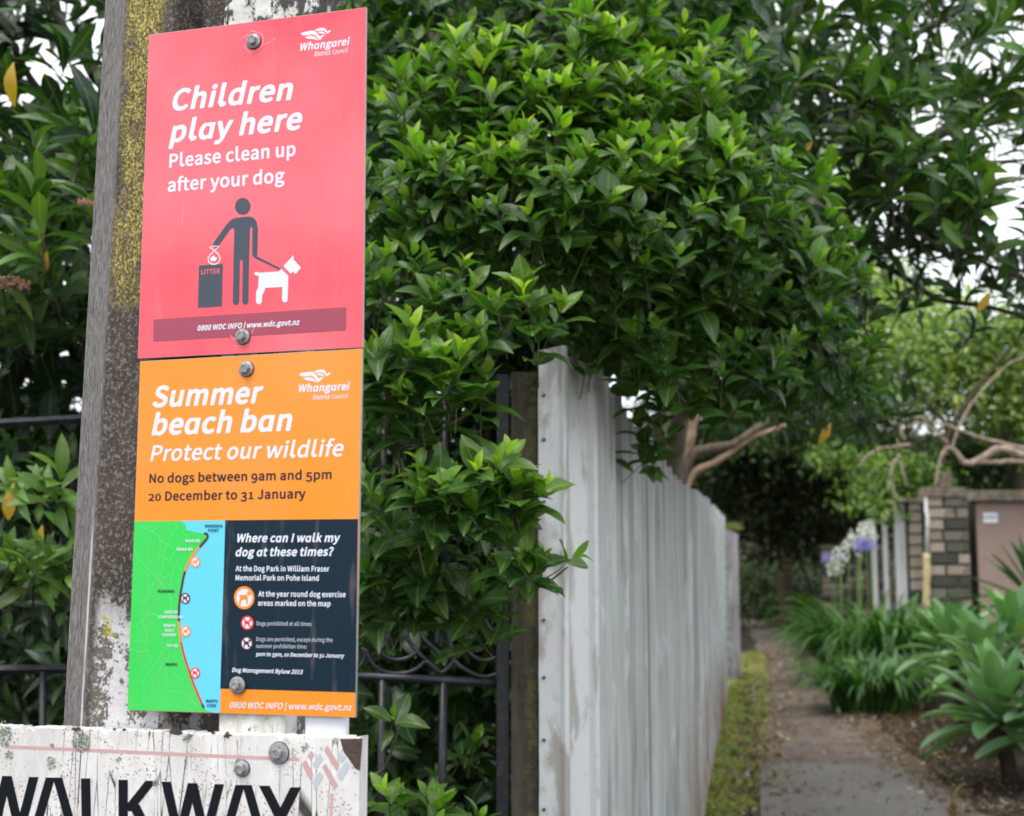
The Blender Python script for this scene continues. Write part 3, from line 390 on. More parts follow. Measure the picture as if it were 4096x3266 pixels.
  'o': [604,[237,-29,184,-12,142,12,104,47,72,89,48,139,33,194,28,257,33,320,49,383,75,435,142,507,184,531,237,549,331,550,384,535,434,509,471,477,504,435,530,383,546,320,551,257,546,194,531,140,507,89,475,47,436,12,394,-12,342,-29,289,-34],[258,87,216,109,184,152,165,215,164,299,182,362,216,409,258,432,310,434,363,409,398,362,416,299,415,215,395,152,363,109,310,85]],
  'r': [395,[79,-20,66,5,69,530,90,541,163,540,178,530,184,487,247,536,321,554,363,548,392,530,379,446,363,424,310,432,268,421,227,383,198,330,197,-6,174,-22]],
  's': [472,[163,-28,79,1,13,47,10,68,55,131,79,138,163,88,205,79,247,79,292,99,304,120,303,152,268,185,142,239,74,288,41,351,40,414,54,456,95,509,153,541,237,554,289,549,342,532,394,503,420,477,413,456,363,397,352,397,279,436,237,442,184,428,165,393,169,372,191,351,342,285,394,245,428,183,431,110,404,47,376,15,342,-8,268,-31]],
  't': [385,[195,-27,142,-3,116,26,98,57,82,152,81,425,27,426,8,435,4,509,16,534,82,540,96,666,111,686,195,686,208,677,212,561,216,541,331,541,352,522,353,446,342,429,214,425,212,152,219,110,237,88,268,80,331,94,344,89,369,5,352,-15,289,-31,247,-34]],
  'u': [604,[184,-27,132,-4,102,26,68,99,58,194,58,519,69,537,163,541,187,530,191,173,209,110,237,89,289,88,331,107,373,147,384,162,384,519,394,537,499,539,515,519,514,-6,499,-21,415,-21,399,-6,394,30,342,-7,294,-27,237,-34]],
  'v': [522,[195,-21,178,-6,-7,509,-7,530,16,541,100,541,121,530,247,148,265,183,380,530,394,540,489,540,504,530,505,509,321,-10,300,-22]],
  'w': [791,[163,-21,149,-6,6,509,7,530,16,538,111,541,134,530,226,168,324,530,342,541,436,539,451,519,541,179,552,187,556,204,634,519,646,538,741,541,760,530,763,519,615,-16,499,-22,478,-15,384,334,289,-11,268,-22]],
  'z': [478,[27,-21,12,-6,14,57,261,425,58,426,41,446,44,530,69,541,415,541,436,530,439,519,433,456,189,99,205,93,436,90,448,68,447,-6,440,-16,426,-22]],
  '|': [257,[90,-287,76,-268,76,803,90,821,163,822,181,803,181,-268,163,-288]],
 },
 'B': {
  ',': [265,[58,-217,36,-195,15,-142,14,-121,27,-100,79,-66,99,-37,69,-16,44,15,35,78,47,110,69,135,100,152,142,158,195,141,232,99,247,47,245,-27,225,-90,181,-153,121,-199,79,-219]],
  '.': [265,[111,-48,79,-35,49,-6,33,36,34,78,48,112,79,143,111,156,153,156,189,141,216,114,231,78,232,36,216,-6,184,-36,153,-48]],
  '0': [573,[247,-49,205,-43,153,-21,111,12,75,57,45,120,26,183,14,267,10,362,26,519,44,582,75,645,111,689,163,727,216,745,279,749,321,744,373,724,422,687,455,645,486,582,505,519,521,351,505,183,486,120,456,57,415,8,373,-23,321,-44],[258,98,220,120,193,173,178,236,170,351,179,477,192,530,219,582,247,602,268,605,310,583,339,530,352,477,361,351,352,225,330,152,300,109]],
  '1': [573,[79,-38,57,-27,47,-6,46,78,57,99,79,110,195,111,203,120,202,551,195,557,111,557,90,567,78,593,81,666,100,685,184,707,247,736,342,735,361,719,366,698,366,120,373,111,468,111,495,99,506,78,502,-16,489,-32,468,-38]],
  '2': [573,[37,-38,15,-27,4,-6,8,68,159,215,256,330,309,425,324,509,317,551,300,579,279,594,237,603,184,591,111,530,79,524,6,590,3,624,52,677,112,719,174,742,268,749,342,734,384,712,426,677,471,603,487,509,481,446,439,330,363,216,279,120,289,113,499,109,520,78,520,-6,509,-27,489,-37]],
  '3': [573,[216,-49,132,-31,69,0,1,57,-10,89,41,162,69,178,93,173,163,118,216,101,289,105,331,134,346,162,349,194,331,248,300,271,268,282,153,296,139,309,132,330,133,404,142,423,163,435,247,444,298,467,320,498,324,551,310,578,293,593,237,603,184,589,117,540,90,537,70,551,19,614,19,645,48,675,100,711,153,735,216,749,300,746,385,719,448,666,473,624,486,582,490,530,480,467,453,414,412,372,461,330,503,257,514,183,508,131,494,89,459,36,394,-16,300,-47]],
  '5': [573,[216,-49,132,-32,76,-6,6,47,-12,78,-5,103,41,162,58,174,90,170,136,131,174,110,247,99,289,109,319,131,349,194,345,278,329,309,300,334,268,345,226,346,195,337,142,308,121,307,58,344,46,362,68,708,90,735,142,738,447,738,469,729,482,708,483,624,468,595,447,588,226,588,216,582,208,498,216,483,279,488,363,473,415,446,470,393,498,341,513,278,512,173,495,110,465,57,394,-9,300,-46]],
  '8': [573,[237,-48,163,-34,121,-15,78,15,49,47,24,89,10,131,7,183,18,246,36,288,74,341,110,372,64,435,42,498,43,572,59,624,100,683,142,716,216,743,289,747,363,732,405,711,457,661,484,614,496,561,495,488,473,425,429,362,498,278,520,215,524,162,518,120,503,78,447,8,363,-36,321,-46],[226,97,195,113,170,141,160,183,164,215,184,257,216,291,226,295,279,272,323,246,352,216,362,194,362,152,346,120,310,97,268,91],[289,432,226,469,205,494,197,519,196,551,211,582,237,602,258,607,289,605,317,593,336,572,347,540,348,509,336,467,310,430]],
  '9': [573,[195,-49,132,-35,69,-3,25,36,17,57,22,78,77,141,100,152,121,147,163,114,195,101,237,100,268,109,312,152,346,246,342,257,268,231,184,232,111,260,64,299,22,372,7,435,9,540,37,623,79,681,153,732,237,750,300,744,363,720,397,698,436,658,472,603,499,530,516,383,511,278,495,194,464,110,426,49,384,6,342,-22,279,-45],[226,371,195,387,174,418,163,477,168,530,178,561,205,594,237,606,279,599,304,582,332,540,355,435,321,398,289,378,258,369]],
  '?': [496,[195,-49,153,-32,128,-6,112,36,114,78,126,110,154,141,195,157,237,155,268,141,298,110,310,78,312,36,295,-6,268,-33,237,-47],[153,177,136,194,132,215,133,278,147,330,174,383,260,498,274,530,278,561,268,593,237,614,205,617,174,609,111,562,90,556,69,563,14,614,3,635,14,666,58,708,109,740,163,759,226,766,279,760,342,737,381,708,407,677,427,635,440,561,431,498,408,446,297,288,279,190,247,173]],
  'B': [671,[100,-38,70,-27,59,-6,63,719,90,737,363,735,457,713,499,691,541,652,561,624,576,582,581,509,562,438,524,383,565,351,591,320,619,246,617,152,594,90,572,57,531,19,436,-24,321,-38],[226,109,226,295,352,294,405,282,433,267,451,246,459,204,449,162,426,136,352,112],[226,441,226,592,331,590,396,572,413,551,419,519,414,488,394,464,331,444]],
  'C': [652,[342,-49,289,-43,226,-24,174,6,115,57,71,120,40,194,23,267,18,341,24,435,45,519,73,582,111,635,166,687,237,726,289,742,363,750,468,732,520,706,572,666,591,645,596,624,587,603,552,560,531,538,510,531,489,538,449,572,415,589,373,597,321,590,268,565,241,540,201,467,188,404,189,288,213,204,259,141,321,109,384,104,436,120,510,179,531,182,552,172,611,99,612,78,598,57,554,15,505,-16,426,-44]],
  'D': [700,[100,-38,70,-27,59,-6,63,719,79,734,100,738,352,732,426,713,489,682,520,656,545,635,590,572,617,509,633,435,639,351,633,267,616,194,583,121,545,68,499,28,426,-12,352,-32,279,-38],[226,112,222,582,237,590,321,585,363,572,415,536,455,467,469,404,469,299,441,204,415,167,363,130,310,115]],
  'F': [570,[100,-38,70,-27,59,-6,63,719,79,734,100,738,510,736,524,729,537,708,535,614,510,589,457,588,237,588,222,582,226,428,468,423,489,393,489,309,478,287,457,277,226,275,218,-16,195,-36]],
  'I': [323,[100,-38,70,-27,59,-6,59,708,69,726,90,737,174,738,209,729,222,698,222,-6,211,-27,195,-36]],
  'J': [554,[195,-49,121,-31,69,-1,22,47,-5,99,6,124,90,182,121,173,163,121,195,106,247,107,277,131,288,162,292,215,292,614,293,708,310,732,426,737,447,726,456,708,453,152,429,68,402,26,370,-6,331,-29,279,-46]],
  'M': [819,[100,-38,70,-27,58,5,58,698,72,729,90,737,205,738,236,719,384,305,394,311,535,708,552,732,573,738,678,738,709,722,717,698,717,519,717,5,705,-27,678,-38,594,-38,573,-29,563,-16,559,309,552,334,447,48,426,34,352,33,331,43,322,57,216,347,213,-6,202,-27,184,-37]],
  'N': [734,[100,-38,70,-27,59,-6,63,719,79,734,100,738,195,737,216,723,468,290,473,708,486,729,499,737,594,738,618,729,632,698,632,5,625,-21,594,-38,499,-38,477,-27,226,404,217,383,217,-6,206,-27,185,-37]],
  'O': [752,[331,-48,279,-42,216,-21,158,15,105,68,70,120,40,194,23,267,18,362,23,435,43,519,70,582,111,642,159,687,216,721,289,744,373,749,426,743,489,723,550,687,603,635,639,582,667,514,685,435,691,351,685,267,667,190,638,120,594,57,551,15,489,-22,426,-43],[321,107,258,139,212,204,187,299,188,414,212,498,256,561,321,593,384,594,426,579,452,561,497,498,520,414,521,299,496,204,452,141,394,109]],
  'S': [612,[247,-48,174,-33,100,0,26,57,8,89,21,120,69,176,90,189,120,183,163,146,205,122,268,104,342,110,373,125,395,152,399,194,383,225,342,252,174,328,122,362,73,414,44,488,45,572,59,614,90,662,144,708,195,733,293,750,373,742,457,709,531,653,541,635,540,614,489,548,457,532,352,589,300,597,258,592,226,577,213,561,207,540,212,509,247,476,426,396,494,351,531,309,553,267,566,183,562,141,544,89,520,51,487,15,447,-13,394,-35,342,-47]],
  'W': [882,[174,-38,146,-27,135,-6,-11,687,-12,708,1,729,27,738,121,738,149,719,237,281,348,719,373,737,478,734,499,708,604,293,617,330,696,719,720,737,814,738,837,729,850,708,706,-6,695,-27,667,-38,562,-38,531,-22,426,384,415,399,312,-16,300,-31,279,-38]],
  'a': [635,[247,-49,163,-30,121,-6,79,34,51,78,30,131,17,194,17,320,32,383,56,435,90,483,132,522,163,538,342,538,531,538,541,532,542,-6,531,-27,510,-38,426,-37,406,-27,394,-11,321,-43],[247,106,214,131,188,183,179,257,182,299,197,351,227,393,268,417,310,419,352,404,378,383,378,152,360,131,321,106,289,100]],
  'b': [633,[289,-48,247,-38,195,-13,163,-38,79,-37,61,-27,50,-6,51,771,79,797,195,793,214,761,214,666,216,537,279,562,331,570,394,563,447,543,484,519,522,477,562,393,576,330,575,204,560,141,532,78,502,36,457,-4,415,-29,363,-46],[258,108,216,131,214,141,215,372,289,417,352,413,388,383,405,341,413,267,403,194,379,141,344,110,300,99]],
  'c': [530,[268,-48,184,-30,138,-6,90,35,58,78,30,141,17,194,12,257,18,330,37,393,90,478,142,524,195,551,289,569,373,559,457,514,487,477,485,456,468,432,428,383,405,376,321,418,258,411,216,380,189,330,178,267,182,215,199,162,226,126,268,103,310,99,352,111,405,146,426,150,455,131,498,57,487,26,415,-22,342,-46]],
  'd': [635,[247,-49,163,-30,121,-6,79,34,51,78,30,131,17,194,13,257,19,330,56,435,90,483,132,522,174,547,226,565,300,569,376,551,378,740,384,780,405,796,510,798,531,787,541,771,542,-6,531,-27,510,-38,426,-37,406,-27,394,-11,321,-43],[247,106,214,131,188,183,179,257,182,299,197,351,227,393,268,417,310,419,352,404,378,383,378,152,360,131,321,106,289,100]],
  'e': [572,[279,-49,195,-32,142,-6,92,36,58,80,34,131,19,183,12,257,18,330,37,393,87,477,132,519,184,549,226,563,279,570,342,563,384,550,426,526,466,488,498,435,522,351,526,299,523,236,510,210,489,201,195,201,182,194,216,132,258,104,300,96,342,99,426,135,447,135,469,120,502,57,506,36,496,15,447,-16,363,-44],[184,339,205,384,247,417,300,423,342,403,362,372,367,341]],
  'g': [582,[184,-270,121,-252,79,-228,36,-184,16,-142,11,-100,17,-58,66,26,46,68,42,131,57,173,80,204,45,267,32,320,34,393,52,446,90,499,132,534,205,563,268,570,342,557,531,553,547,540,554,519,553,446,542,425,520,414,489,414,481,404,489,351,485,299,456,225,420,183,342,139,258,126,195,136,190,120,197,110,226,103,426,95,499,67,541,23,560,-27,558,-100,542,-142,512,-184,478,-214,384,-260,268,-276],[216,-134,184,-121,166,-100,167,-69,184,-44,352,-46,384,-51,401,-69,396,-90,373,-114,300,-139],[237,266,216,280,196,309,190,351,196,383,207,404,235,425,258,429,289,425,310,411,329,383,334,351,328,309,310,282,289,267]],
  'h': [623,[90,-38,61,-27,50,5,50,761,58,784,79,797,174,798,207,782,214,761,216,532,310,567,384,567,426,555,468,530,497,498,515,467,534,404,540,330,540,5,529,-27,510,-37,415,-38,394,-32,381,-16,372,372,352,408,310,417,268,405,215,362,210,-16,184,-37]],
  'i': [306,[90,-38,61,-27,50,-6,50,519,58,542,79,556,174,557,205,542,214,519,213,-6,202,-27,184,-37],[100,592,65,614,44,645,37,687,43,719,62,750,90,769,132,778,163,773,202,750,222,719,228,687,221,645,199,614,174,596,132,588]],
  'k': [570,[90,-38,61,-27,50,5,50,761,56,782,79,797,174,798,195,792,210,771,216,354,373,548,394,556,468,557,499,556,520,546,531,530,531,509,371,309,552,16,552,-16,541,-29,520,-38,405,-33,268,181,212,120,211,-6,200,-27,174,-38]],
  'l': [374,[163,-49,153,-21,116,15,105,68,51,78,50,761,58,784,90,798,184,797,205,784,214,761,214,173,258,123,300,121,331,103,352,70,356,36,342,-1,310,-27,216,-47]],
  'm': [928,[90,-38,61,-27,50,-6,52,530,79,556,163,556,205,526,268,559,331,570,384,564,423,551,489,500,541,539,583,559,636,569,688,566,730,554,762,535,798,498,827,435,839,372,841,-6,830,-27,804,-38,709,-37,682,-16,677,341,673,372,659,404,636,416,604,415,562,393,528,362,526,-6,515,-27,499,-36,405,-38,375,-27,365,-6,359,372,342,406,300,417,258,400,214,362,210,-16,184,-37]],
  'n': [626,[90,-38,61,-27,50,5,50,519,57,540,69,552,163,556,184,547,205,524,279,560,342,570,426,555,468,530,510,477,530,425,540,330,540,173,540,-6,531,-25,499,-38,415,-38,389,-27,377,5,372,372,358,404,342,414,310,417,279,410,215,362,210,-16,184,-37]],
  'o': [622,[268,-49,184,-30,132,0,91,36,59,78,34,131,17,194,12,267,18,330,36,393,63,446,96,488,132,519,184,549,237,565,310,568,394,549,447,519,489,481,520,438,547,383,561,330,567,257,562,194,545,131,519,78,487,36,447,0,394,-29,342,-45],[289,98,247,108,209,141,186,194,178,257,187,330,206,372,247,411,289,420,331,410,373,372,393,330,402,257,394,194,370,141,331,108]],
  'p': [635,[69,-252,55,-237,50,-216,50,519,57,540,79,556,163,556,205,530,279,562,342,569,394,563,436,549,505,498,547,435,566,383,576,320,573,194,560,141,532,78,502,36,457,-4,373,-43,289,-48,216,-26,209,-237,184,-256],[258,108,217,131,214,141,215,372,289,417,352,413,388,383,405,341,413,267,403,194,379,141,344,110,300,99]],
  'r': [414,[90,-38,61,-27,50,-6,52,530,79,556,163,556,205,527,268,562,310,569,352,567,394,551,409,530,388,425,363,408,310,416,279,408,247,383,216,330,210,-16,184,-37]],
  's': [490,[195,-49,132,-37,69,-11,6,30,-7,57,-2,78,43,141,69,155,90,151,153,110,195,96,258,98,287,120,289,141,268,166,136,225,79,261,40,309,25,351,26,425,58,494,121,544,153,557,216,568,268,568,342,550,405,515,433,488,432,456,373,385,342,383,289,414,247,426,205,421,184,405,181,393,184,378,204,362,331,308,394,267,434,215,450,141,435,68,415,34,384,1,310,-38,268,-47]],
  't': [403,[226,-49,174,-37,134,-16,103,15,85,47,67,120,65,404,58,410,16,411,-4,425,-12,446,-12,509,-9,530,6,546,73,561,81,677,100,699,184,703,209,698,226,677,228,624,229,561,342,555,363,540,369,519,369,446,352,416,331,410,237,410,229,404,233,120,237,109,258,97,331,111,352,103,364,89,385,5,373,-20,352,-31,279,-49]],
  'u': [623,[216,-49,153,-34,111,-7,70,47,54,89,42,194,42,519,49,540,79,557,174,556,195,545,204,530,207,173,221,120,247,103,289,104,321,119,352,148,368,173,370,530,384,550,405,557,499,556,520,544,531,509,531,5,520,-26,499,-37,415,-38,394,-28,373,-6,300,-42]],
  'v': [541,[195,-38,174,-28,163,-12,-24,509,-24,530,-15,545,6,556,111,556,132,543,247,201,265,236,373,546,394,556,499,554,520,532,522,509,336,-16,310,-37]],
  'w': [809,[174,-38,143,-27,132,-6,-11,509,-11,530,5,551,27,557,121,556,146,540,226,237,312,540,342,557,447,551,464,530,541,244,557,278,626,540,657,557,741,557,762,550,777,530,778,509,638,-6,625,-29,604,-38,499,-38,468,-27,457,-6,384,268,300,-25,279,-37]],
  'y': [541,[58,-258,16,-246,0,-226,-2,-205,16,-131,37,-108,100,-113,129,-100,155,-69,180,-6,-20,498,-24,530,-15,545,6,556,111,556,132,543,258,204,369,540,394,556,489,556,510,547,522,530,520,505,310,-96,268,-171,212,-226,142,-257]],
  'z': [497,[37,-38,16,-34,-1,-16,-3,57,230,404,216,410,58,410,37,420,25,446,25,519,32,540,48,553,69,557,415,557,438,551,455,519,452,456,216,110,426,109,447,102,463,78,463,-6,457,-21,426,-38]],
  '|': [257,[69,-290,60,-268,60,803,68,824,81,834,153,838,184,829,197,803,197,-268,190,-290,177,-300]],
 },
}
# ================================================================ SIGN PLANE FRAME
YAW = .2763; OX, OY = -.6209, 2.1269
DV = Vector((math.cos(YAW), -math.sin(YAW), 0)); NV = Vector((-math.sin(YAW), -math.cos(YAW), 0)); O0 = Vector((OX, OY, 0))
def W3(u, z, off=0): q = O0+DV*u+NV*off; return Vector((q.x, q.y, z))
def hit(px, py, off=0):
    r = ray(px, py); o = O0+NV*off; t = (o-Vector((0, 0, CAMZ))).dot(NV)/r.dot(NV)
    p = Vector((0, 0, CAMZ))+r*t; return ((p-O0).dot(DV), p.z)
def text_mesh(s, var, x0, z0, x1, z1, cap, off, shear=0, old=False, weight=1):
    """outline lettering laid along a baseline (u,z)->(u,z) on the sign plane"""
    F_ = FONT[var]; x = 0; glyphs = []
    for ch in s:
        if ch == ' ': x += 230; continue
        g = F_[ch]; dy = 0; sy = 1
        if old and ch in '012': sy = .76
        if old and ch in '3579': dy = -170
        glyphs.append((x, dy, sy, g[1:])); x += g[0]
    xs = [gx+l[i] for gx, dy, sy, L in glyphs for l in L for i in range(0, len(l), 2)]
    mn, mxx = min(xs), max(xs); W = math.hypot(x1-x0, z1-z0); ex = Vector((x1-x0, z1-z0))/W; ez = Vector((-ex.y, ex.x))
    sx = W/(mxx-mn); sz = cap/700
    c = bpy.data.curves.new('lettering', 'CURVE'); c.dimensions = '2D'; c.fill_mode = 'BOTH'
    for gx, dy, sy, L in glyphs:
        for l in L:
            sp = c.splines.new('POLY'); k = len(l)//2; sp.points.add(k-1); sp.use_cyclic_u = True
            for i in range(k):
                a = (gx+l[2*i]-mn)*sx; b = (l[2*i+1]*sy+dy)*sz
                sp.points[i].co = (a+b*shear, b, 0, 1)
    o = bpy.data.objects.new('lettering', c); me = bpy.data.meshes.new_from_object(o)
    bpy.data.objects.remove(o); bpy.data.curves.remove(c)
    for v in me.vertices:
        a, b = v.co.x, v.co.y
        v.co = W3(x0+ex.x*a+ez.x*b, z0+ex.y*a+ez.y*b, off)
    me.name = 'lettering'; return me
class Face:
    """print on a sign face, given in photo coordinates and projected onto the sign's own plane"""
    def __init__(s, parent, off, zx, zy, sc): s.p = parent; s.off = off; s.z = (zx, zy, sc)
    def h(s, x, y, k=0): return hit(s.z[0]+x/s.z[2], s.z[1]+y/s.z[2], s.off+k)
    def text(s, t, var, x0, y0, x1, y1, cap, mat, shear=0, old=False, k=.00035):
        a = s.h(x0, y0, k); b = s.h(x1, y1, k)
        m_ = s.h((x0+x1)/2, (y0+y1)/2, k); m2 = s.h((x0+x1)/2, (y0+y1)/2-cap, k)
        me = text_mesh(t, var, a[0], a[1], b[0], b[1], m2[1]-m_[1], s.off+k, shear, old)
        return link('lettering', me, s.p, mat)
    def poly(s, pts, mat, name, k=.0002, parent=None):
        mb = MB(); mb.poly([W3(*s.h(x, y, k), s.off+k) for x, y in pts][::-1]); return mb.build(name, mat, parent or s.p)
    def polys(s, L, mat, name, k=.0002):
        mb = MB()
        for i, pts in enumerate(L): mb.poly([W3(*s.h(x, y, k+i*.00002), s.off+k+i*.00002) for x, y in pts])
        return mb.build(name, mat, s.p)
    def strokes(s, L, w, mat, name, k=.0002, close=False):
        mb = MB(); q = 0
        for pts in L:
            P2 = [Vector(s.h(x, y, k)) for x, y in pts]
            ww = w
            Lf = []; Rt = []
            n = len(P2)
            for i, p in enumerate(P2):
                a = P2[i-1] if i else (P2[-2] if close else P2[0]); b = P2[i+1] if i < n-1 else (P2[1] if close else P2[-1])
                t = (b-a).normalized(); nn = Vector((-t.y, t.x))*ww/2
                Lf.append(p+nn); Rt.append(p-nn)
            for i in range(n-1):
                mb.poly([W3(v[0], v[1], s.off+k+q*.00001) for v in (Rt[i], Rt[i+1], Lf[i+1], Lf[i])])
            q += 1
            if name == 'scratch': mb.build(name, mat, s.p); mb = MB()
        if name == 'scratch': return None
        o = mb.build(name, mat, s.p)
        if name == 'map_roads': o['kind'] = 'stuff'
        return o
    def disc(s, x, y, rx, ry, mat, name, k=.0002, r0=0):
        N = 28; P1 = [(x+rx*math.cos(2*math.pi*i/N), y-ry*math.sin(2*math.pi*i/N)) for i in range(N)]
        if not r0: return s.poly(P1[::-1], mat, name, k)
        P2 = [(x+rx*r0*math.cos(2*math.pi*i/N), y-ry*r0*math.sin(2*math.pi*i/N)) for i in range(N)]
        mb = MB()
        for i in range(N):
            j = (i+1) % N; mb.poly([W3(*s.h(*q, k), s.off+k) for q in (P1[i], P1[j], P2[j], P2[i])])
        return mb.build(name, mat, s.p)
def aff(pts, a0, a1, b0, b1):     # similarity taking a0->b0, a1->b1
    A = complex(*a1)-complex(*a0); B = complex(*b1)-complex(*b0); k = B/A
    return [((complex(*p)-complex(*a0))*k+complex(*b0)) for p in pts]
def affp(pts, *a): return [(q.real, q.imag) for q in aff(pts, *a)]

def signmat(name, col, fade=.12, rough=.32, spec=.5):
    n = NT(name); f = n.noise(3.5, 3); c = n.mix(n.ramp(f, .3, .7, 0, fade), col, (.9, .88, .9))
    sp = n.voro(95); c = n.mix(n.ramp(sp, .03, .06, .5, 0), c, tuple(x*.35 for x in col))
    st = n.noise(18, 5, .7, n.coord((3, 3, .35))); c = n.mix(n.ramp(st, .56, .75, 0, .24), c, (.35, .3, .25))
    n.bump(n.noise(6, 3), .0008); return n.done(c, n.ramp(n.noise(9), .3, .7, rough, rough+.14), spec)
M_red = signmat('red_print', srgb(240, 68, 86)); M_or = signmat('orange_print', srgb(250, 142, 0), .04)
M_white = plain('white_print', (.72, .75, .83), .35, var=.04)
M_fig = plain('slate_print', srgb(56, 66, 80), .35, var=.04); M_navy = signmat('navy_print', srgb(14, 38, 54), .0, .36, .22)
M_bar = plain('plum_print', srgb(160, 62, 84), .35, var=.05); M_dk = plain('dark_print', srgb(12, 20, 32), .4, var=.05)
M_green = signmat('map_green', srgb(34, 208, 78), .06); M_blue = signmat('map_blue', srgb(92, 208, 242), .06)
M_brown = plain('map_brown', srgb(78, 24, 26), .4); M_ored = plain('map_red', srgb(224, 46, 44), .4); M_oor = plain('map_orange', srgb(245, 140, 20), .4)
M_road = plain('map_road', srgb(120, 225, 140), .4); M_letred = plain('salmon_print', srgb(236, 100, 108), .4)
M_palewhite = plain('pale_print', srgb(190, 196, 205), .4, var=.03)
M_edge = plain('aluminium_edge', (.34, .35, .36), .45, metal=.4, var=.25, scale=60)
n = NT('zinc_bolt'); f = n.noise(140, 5)
n.bump(f, .0004); M_bolt = n.done(n.mix(n.ramp(f, .35, .7), (.20, .20, .205), (.40, .41, .42)), n.ramp(f, .3, .7, .6, .4), .5, .25)
M_rubber = plain('rubber', (.012, .012, .014), .7)

def panel(corners_px, off, th, name, mat, parent, edge=M_edge):
    """sign plate: face at off, body behind it"""
    c = [hit(*p, off) for p in corners_px]            # TL TR BR BL
    mb = MB(); f = [W3(u, z, off) for u, z in c]; b = [W3(u, z, off-th) for u, z in c]
    mb.hexa([b[3], b[2], f[2], f[3], b[0], b[1], f[1], f[0]]); o = mb.build('plate', edge, parent, bevel=.0004)
    sf = MB(); ins = .0006; cu = sum(u for u, z in c)/4; cz = sum(z for u, z in c)/4
    sf.poly([W3(u-ins*(1 if u > cu else -1), z-ins*(1 if z > cz else -1), off+.0001) for u, z in c][::-1]); sf.build(name, mat, parent)
    return c
def bolt(px, py, off, parent, R0=.0128, hexr=.0082, big=False, tilt=0):
    u, z = hit(px, py, off); mb = MB()
    def ring(r, o, n=24, ph=0): return [W3(u+r*math.cos(2*math.pi*i/n+ph), z+r*math.sin(2*math.pi*i/n+ph), off+o) for i in range(n)]
    def stack(mb, L, n, ph=0):
        rs = [ring(r, o, n, ph) for r, o in L]; b = len(mb.v)
        for q in rs: mb.v += [tuple(p) for p in q]
        for i in range(len(rs)-1):
            for k in range(n): mb.f.append((b+i*n+k, b+i*n+(k+1) % n, b+(i+1)*n+(k+1) % n, b+(i+1)*n+k))
        mb.f.append(tuple(b+(len(rs)-1)*n+k for k in range(n)))
    g = MB(); stack(g, [(R0*1.04, .0002), (R0*1.04, .0018), (R0*.9, .0022)], 24)
    w = MB(); stack(w, [(R0*.99, .0022), (R0*.985, .0034), (R0*.72, .0048), (hexr*1.05, .0052)], 24)
    h = MB(); stack(h, [(hexr, .0050), (hexr, .0102), (hexr*.88, .0112), (hexr*.66, .0112), (hexr*.6, .0104)], 6, .35+tilt)
    b = h.build('bolt', M_bolt, parent)
    for m_, nm, mt in ((w, 'washer', M_bolt), (g, 'seal', M_rubber)):
        o = m_.build(nm, mt, parent); o.parent = b; o.matrix_parent_inverse = Matrix.Identity(4)
    return b

# ---------------- red sign
LOGO = [[(1508, 289), (1555, 273), (1605, 264), (1632, 267), (1655, 290), (1676, 318), (1692, 336), (1668, 346), (1650, 322), (1632, 303), (1610, 297), (1580, 302), (1548, 308), (1525, 304)],
        [(1548, 322), (1580, 311), (1610, 309), (1632, 318), (1650, 335), (1662, 348), (1640, 343), (1605, 337), (1575, 336)],
        [(1632, 259), (1680, 241), (1712, 241), (1730, 258), (1745, 282), (1740, 296), (1722, 275), (1705, 264), (1680, 266), (1655, 270)],
        [(1650, 278), (1690, 272), (1712, 280), (1726, 300), (1700, 292), (1675, 289)],
        [(1742, 272), (1757, 261), (1774, 266), (1760, 275), (1748, 292)], [(1675, 312), (1695, 303), (1718, 308), (1700, 318), (1688, 334)]]
b0 = W3(.2, .6, 0)
red = thing('dog_clean_up_sign', 'red sign asking to clean up after your dog, with a figure, bin and white dog', 'sign', W3(.2, hit(1000, 1413)[1], .0))
panel([(595.4, 139.6), (1465.6, 30), (1452, 1391), (551, 1436)], 0, .0045, 'red_face', M_red, red)
f = Face(red, .0001, 500, 0, 2.149)
f.text("Children", 'B', 392, 950, 1425, 852, 172, M_white, .2)
f.text("play here", 'B', 385, 1222, 1508, 1106, 172, M_white, .2)
f.text("Please clean up", 'S', 380, 1441, 1466, 1337, 112, M_white)
f.text("after your dog", 'S', 366, 1649, 1370, 1566, 112, M_white)
f.text("Whangarei", 'B', 1496, 438, 1922, 387, 60, M_white, .2)
f.text("District", 'I', 1626, 486, 1762, 471, 38, M_white, .2); f.text("Council", 'R', 1778, 469, 1914, 452, 38, M_white, .2)
f.polys(LOGO, M_white, 'bird_emblem')
f = Face(red, .0001, 500, 700, 2.149)
f.disc(1012, 272, 67, 73, M_fig, 'figure_head')
f.poly([(1060, 358), (1090, 362), (1115, 378), (1133, 410), (1143, 470), (1138, 690), (1128, 705), (1110, 707), (1094, 692), (1092, 640), (1095, 460), (1090, 450), (1080, 450), (1075, 462), (1068, 700), (1060, 1095), (1052, 1112), (1035, 1118), (1015, 1112), (1007, 1095), (1012, 745), (1005, 732), (993, 732), (988, 745), (982, 1095), (972, 1115), (953, 1122), (935, 1115), (926, 1098), (933, 700), (940, 480), (935, 462), (922, 458), (905, 470), (800, 620), (785, 632), (765, 625), (755, 605), (762, 583), (870, 430), (905, 392), (950, 370)], M_fig, 'figure_body')
f.poly([(1100, 700), (1112, 690), (1342, 806), (1334, 822), (1120, 720)], M_fig, 'leash', .00025)
f.poly([(636, 780), (842, 766), (833, 1132), (625, 1145)], M_fig, 'litter_bin')
f.text("LITTER", 'S', 655, 855, 815, 845, 38, M_letred, k=.0005)
f.strokes([[(770, 655), (727, 620), (765, 615), (808, 612), (770, 655), (735, 685), (714, 715), (720, 750), (745, 768), (765, 770), (790, 765), (812, 745), (818, 715), (805, 685), (770, 655)]], .0020, M_white, 'bag_outline', .0006)
